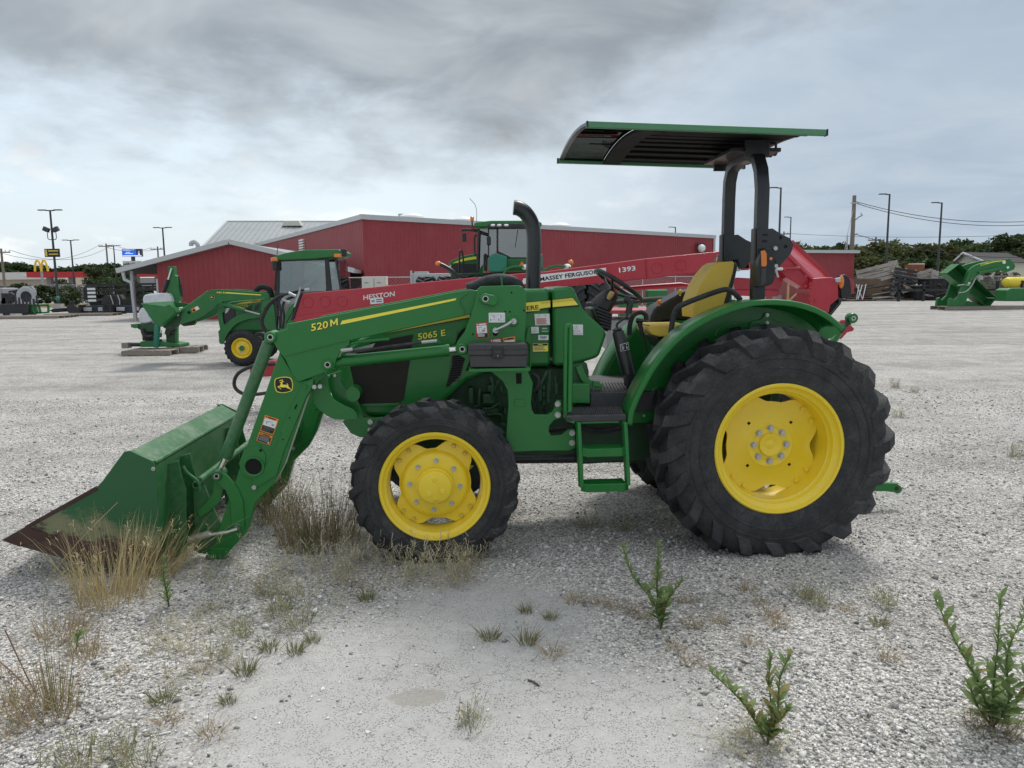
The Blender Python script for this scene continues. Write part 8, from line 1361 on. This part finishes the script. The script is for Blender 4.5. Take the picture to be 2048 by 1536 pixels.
clump((-2.0522,2.8025), 'dry grass blades sprawling over the gravel past the straggly clump', 'red_straw', n=110, rad=.1, h0=.08, h1=.22, lean=1.1, width=.0034, seed=71); clump((0.8537,2.5334), 'flat straw mat around the base of a leafy weed', 'pale_straw', n=170, rad=.1, h0=.04, h1=.12, lean=2.2, width=.003, seed=8, wild=1); clump((1.8002,2.6314), 'flattened brown grass around the tallest leafy weed', 'brown_straw', n=150, rad=.1, h0=.05, h1=.15, lean=1.6, width=.003, seed=9, wild=1)
# long bent stalks
def stalk(pts, r, lab, mat='straw'): tag(MB().tube(spline(pts, 6), r, 5).build('grass_stalk', mat), lab, 'grass stalk', 'long bent grass stalks')
stalk([(-2.1917,3.85,-0.0142),(-2.3805,3.84,-0.2351),(-2.503,3.84,0.0501),(-2.5035,3.84,0.2456)][::1] if False else [(-2.2295,3.36,-0.0947),(-2.2203,3.36,0.1057),(-2.1995,3.36,0.2785),(-2.1369,3.36,0.4)], .0018, 'long pale stalk curving up past the bucket lip'); stalk([(-2.2331,3.5,0.3214),(-2.0984,3.5,0.4714),(-1.9021,3.5,0.6564)], .0016, 'long straight stalk slanting across the bucket side'); stalk([(-1.5092,4.6,-0.0545),(-1.4653,4.55,0.1929),(-1.3575,4.5,0.495)], .0016, 'single stalk standing beneath the loader arm'); stalk([(-2.0066,2.95,-0.0226),(-2.0482,2.95,0.0895),(-2.113,2.95,0.2777)], .003, 'reddish bent weed stem beside the straggly clump', 'stem_red'); stalk([(-2.0265,2.95,-0.0112),(-2.0911,2.95,0.0789),(-2.1575,2.95,0.1462)], .0028, 'low reddish weed stem beside the straggly clump', 'stem_red')
# small tufts: one mesh per kind, copied
TUF = {}
for i, (k, m_, kw) in enumerate((('green', 'mixed_grass', dict(n=90, rad=.035, h0=.03, h1=.08, lean=.9, width=.0032, seed=11)), ('tan', 'red_straw', dict(n=64, rad=.04, h0=.03, h1=.08, lean=1.5, width=.0024, seed=12, wild=.6)), ('pale', 'pale_straw', dict(n=26, rad=.05, h0=.06, h1=.18, lean=.45, width=.0018, seed=13, heads=.9)), ('mix', 'mixed_grass', dict(n=50, rad=.05, h0=.05, h1=.13, lean=.7, width=.0022, seed=14, heads=.6)))): P, F = blades(**kw); TUF[k] = np_mesh('grass_tuft', P, F, m_)
tf_ = random.Random(4)
def tufts(k, pts, lab, grp, s0=.8, s1=1.25):
    for (x, y) in pts:
        o = bpy.data.objects.new('grass_tuft', TUF[k]); COL.objects.link(o); o.location = (x, y, 0); s = tf_.uniform(s0, s1); o.scale = (s, s, s*tf_.uniform(.8, 1.2)); o.rotation_euler = (0, 0, tf_.uniform(0, 6.28)); tag(o, lab, 'grass tuft', grp)
tufts('green', [(-0.9582,3.3787),(-1.1686,2.858),(0.0604,3.3462),(0.0623,3.6718),(0.1844,3.5934),(-1.1851,3.0961),(-1.14,3.299),(-1.016,3.2725),(-0.1181,3.4006),(-1.4461,2.8633),(1.7889,3.4891),(-0.7897,3.847)], 'small green grass tuft on the bare pale ground', 'green tufts on the bare ground')
tufts('tan', [(0.1648,3.2238),(0.3272,3.7874),(0.4309,3.766),(0.5985,3.6589),(0.6568,3.5822),(0.9072,3.773),(0.8891,3.4828),(0.7421,3.2584),(1.0956,3.2988),(1.2624,3.9133),(1.295,3.7633),(1.2974,3.4734),(1.6931,3.6502),(1.6535,3.1556),(1.2865,3.5844),(0.5119,3.7209),(1.0209,3.5344),(0.774,3.1207),(-1.3621,3.0997),(-1.3648,2.7211),(-1.7284,3.1287),(-1.9197,2.6334),(-1.1531,2.6201)], 'low tan grass tuft flattened on the gravel', 'tan tufts on the gravel')
tufts('mix', [(1.5402,3.8531),(1.5691,3.7565),(1.933,3.7475),(-1.3397,3.9264),(-1.2166,3.7026),(-1.4325,2.5486),(-1.3254,2.4604),(-1.5583,2.4642),(-1.3704,3.2333),(-1.3351,3.4538),(-0.1647,2.6665),(-1.0717,3.5555),(0.5296,5.0142),(0.7288,4.9546),(6.0095,11.6499),(6.0317,11.1035),(4.7715,6.9288),(4.7292,9.0669)], 'wispy grey green grass tuft', 'wispy green tufts')
tufts('pale', [(-1.0359,4.0919),(-0.902,4.4394),(-0.7771,4.3368),(-0.635,4.0813),(-0.5777,4.1905),(-0.4684,4.2646),(-0.3613,4.2228),(-0.2999,4.4221),(-0.9203,4.7075),(-0.2194,4.3373),(-1.1555,4.2836),(-1.3721,4.2121),(-1.3457,4.5382),(-0.3894,4.0391),(-0.9674,4.2394),(-0.7607,4.5211),(-0.5483,4.4461),(-0.3213,4.073)], 'fine pale seeding grass tuft by the front tyre', 'seeding tufts by the front tyre', .9, 1.5)
# thin dry grass between the bucket and the bare patch: nobody could count it
def sward():
    rg = np.random.default_rng(9); PP, FF, o0 = [], [], 0; base = [(-2.0202,4.1546),(-1.6723,3.9348),(-1.474,3.9976),(-1.2697,4.0622),(-1.6033,3.5131),(-1.4245,3.5636),(-1.2594,3.674),(-1.7283,3.3607),(-1.8183,4.3019),(-1.5245,3.1685),(-1.0808,3.9874),(-0.9562,4.054)]
    for bx_, by_ in base:
        for _ in range(6):
            P, F = blades(n=9, rad=.05, h0=.03, h1=.10, lean=.6, width=.0016, seed=int(rg.integers(1e9)), seg=3, heads=.6); P = P+np.array([bx_+rg.normal(0, .16), by_+rg.normal(0, .15), 0]); PP.append(P); FF.append(F+o0); o0 += len(P)
    o = bpy.data.objects.new('thin_dry_grass', np_mesh('thin_dry_grass', np.concatenate(PP), np.concatenate(FF), 'pale_straw')); COL.objects.link(o); o['kind'] = 'stuff'; tag(o, 'thin dry grass spread over the gravel before the bucket', 'grass')
sward()
# leafy weeds: stems and single leaves
def leaf_me(nm, mat, toothed):
    L_ = [(0, 0), (.18, .10), (.38, .17), (.5, .13 if toothed else .17), (.62, .16), (.8, .085), (1, 0)]; v = []; n = len(L_)
    for x, w_ in L_: v += [(x, -w_, .06*math.sin(x*3)+.05*w_*6*.3), (x, 0, .06*math.sin(x*3)-.01), (x, w_, .06*math.sin(x*3)+.05*w_*6*.3)]
    q = MB(); q.add(v, [(3*i+j, 3*i+3+j, 3*i+4+j, 3*i+1+j) for i in range(n-1) for j in (0, 1)]); o = q.build(nm, mat); me = o.data; bpy.data.objects.remove(o); return me
LF = [leaf_me('leaf', 'weed_leaf', True), leaf_me('leaf', 'weed_leaf', False), leaf_me('leaf', 'weed_leaf_pale', True)]
def weed(base, stems, lab, seed, ll=.034, dens=1., pale=.15):
    rr = random.Random(seed); o = thing('leafy_weed', lab, 'weed', (*base, 0)); B_ = Vector((*base, 0))
    for st in stems:
        pts = spline([(0, 0, -.005)]+[Vector(p)-B_+Vector((0, rr.uniform(-.05, .05), 0)) for p in st], 8); n = len(pts); MB().tube(pts, 1, 6, True, [.0048*(1-.7*i/n) for i in range(n)]).build('stem', 'stem_green', o)
        L_ = sum((pts[i+1]-pts[i]).length for i in range(n-1)); k = int(L_/.0075*dens); az = rr.uniform(0, 6.28)
        for i in range(k):
            t_ = .1+.9*(i+rr.random()*.5)/k; f_ = t_*(n-1); j = min(int(f_), n-2); p = pts[j].lerp(pts[j+1], f_-j); az += 2.4+rr.uniform(-.4, .4); up_ = rr.uniform(.2, .85)+.35*t_
            sc_ = 1.8*ll*rr.uniform(.45, 1.3)*(1.15-.6*t_); share('leaf', LF[2] if rr.random() < pale*(1.6-1.5*t_) else LF[rr.randint(0, 1)], o, p, (rr.uniform(-.4, .4), -up_, az), (sc_, sc_*rr.uniform(.7, 1.35), sc_))
    return o
weed((0.7152,3.4707), [[(0.6694,3.46,0.1539),(0.5835,3.46,0.2561),(0.5225,3.45,0.4258)], [(0.7005,3.46,0.1789),(0.6909,3.47,0.3013),(0.6984,3.47,0.4366)], [(0.7384,3.44,0.1239),(0.771,3.43,0.2036),(0.8105,3.42,0.27)], [(0.7104,3.42,0.1206),(0.7129,3.38,0.2009)]], 'leafy green weed with a ring of tan grass behind its stem', 1, .036)
weed((0.9156,2.5383), [[(0.8778,2.56,0.085),(0.8019,2.56,0.174),(0.6956,2.57,0.2997)], [(0.9357,2.57,0.0979),(0.9444,2.58,0.2097),(0.95,2.58,0.307)], [(0.9423,2.55,0.1296),(0.9598,2.54,0.2514),(0.9731,2.54,0.3755)], [(0.9316,2.53,0.0835),(0.9457,2.5,0.1502),(0.9636,2.48,0.1906)]], 'leafy weed with yellowing lower leaves on a straw mat', 2, .036, 1.0, .4)
weed((1.8063,2.641), [[(1.726,2.64,0.1871),(1.657,2.65,0.3218),(1.5569,2.66,0.5109)], [(1.7932,2.64,0.1663),(1.8031,2.65,0.3202),(1.8057,2.65,0.5067)], [(1.8107,2.62,0.1376),(1.8217,2.6,0.3063),(1.8468,2.6,0.4993)], [(1.7363,2.6,0.0905),(1.6903,2.58,0.172),(1.6477,2.56,0.2132)], [(1.82,2.6,0.0895),(1.8551,2.58,0.18),(1.8863,2.58,0.248)]], 'tallest broad-leaved green weed on the gravel', 3, .048, .72, .08)
weed((-1.8354,3.797), [[(-1.8113,3.76,0.1045),(-1.8159,3.76,0.1868),(-1.8169,3.76,0.2822)]], 'single upright green weed beside the golden clump', 4, .03, 1.3, .1)
weed((-2.0549,3.3188), [[(-2.0389,3.3,0.0587),(-2.034,3.3,0.0881)]], 'tiny green weed beside the reddish clump', 5, .03, 1.2, 0)
weed((-1.2823,4.5364), [[(-1.3442,4.6,0.0597),(-1.3891,4.6,0.1163)], [(-1.2702,4.6,0.0754),(-1.2601,4.6,0.1577)]], 'green weed growing in the broad brown clump', 6, .04, .9, .3)
a_, b_ = [(-1.3745,2.6271),(-1.31,2.6513)]; tag(MB().bar((*a_, .004), (*b_, .006), .006, .003).build('plastic_strip', 'white'), 'white plastic strip lying on the bare ground', 'litter')
a_, b_ = [(0.0549,3.0004),(0.1002,2.9555)]; tag(MB().tube([(*a_, .005), ((a_[0]+b_[0])/2, (a_[1]+b_[1])/2+.004, .007), (*b_, .004)], .004, 6).build('twig', 'bark'), 'short dark twig lying near the cracked bare patch', 'twig')
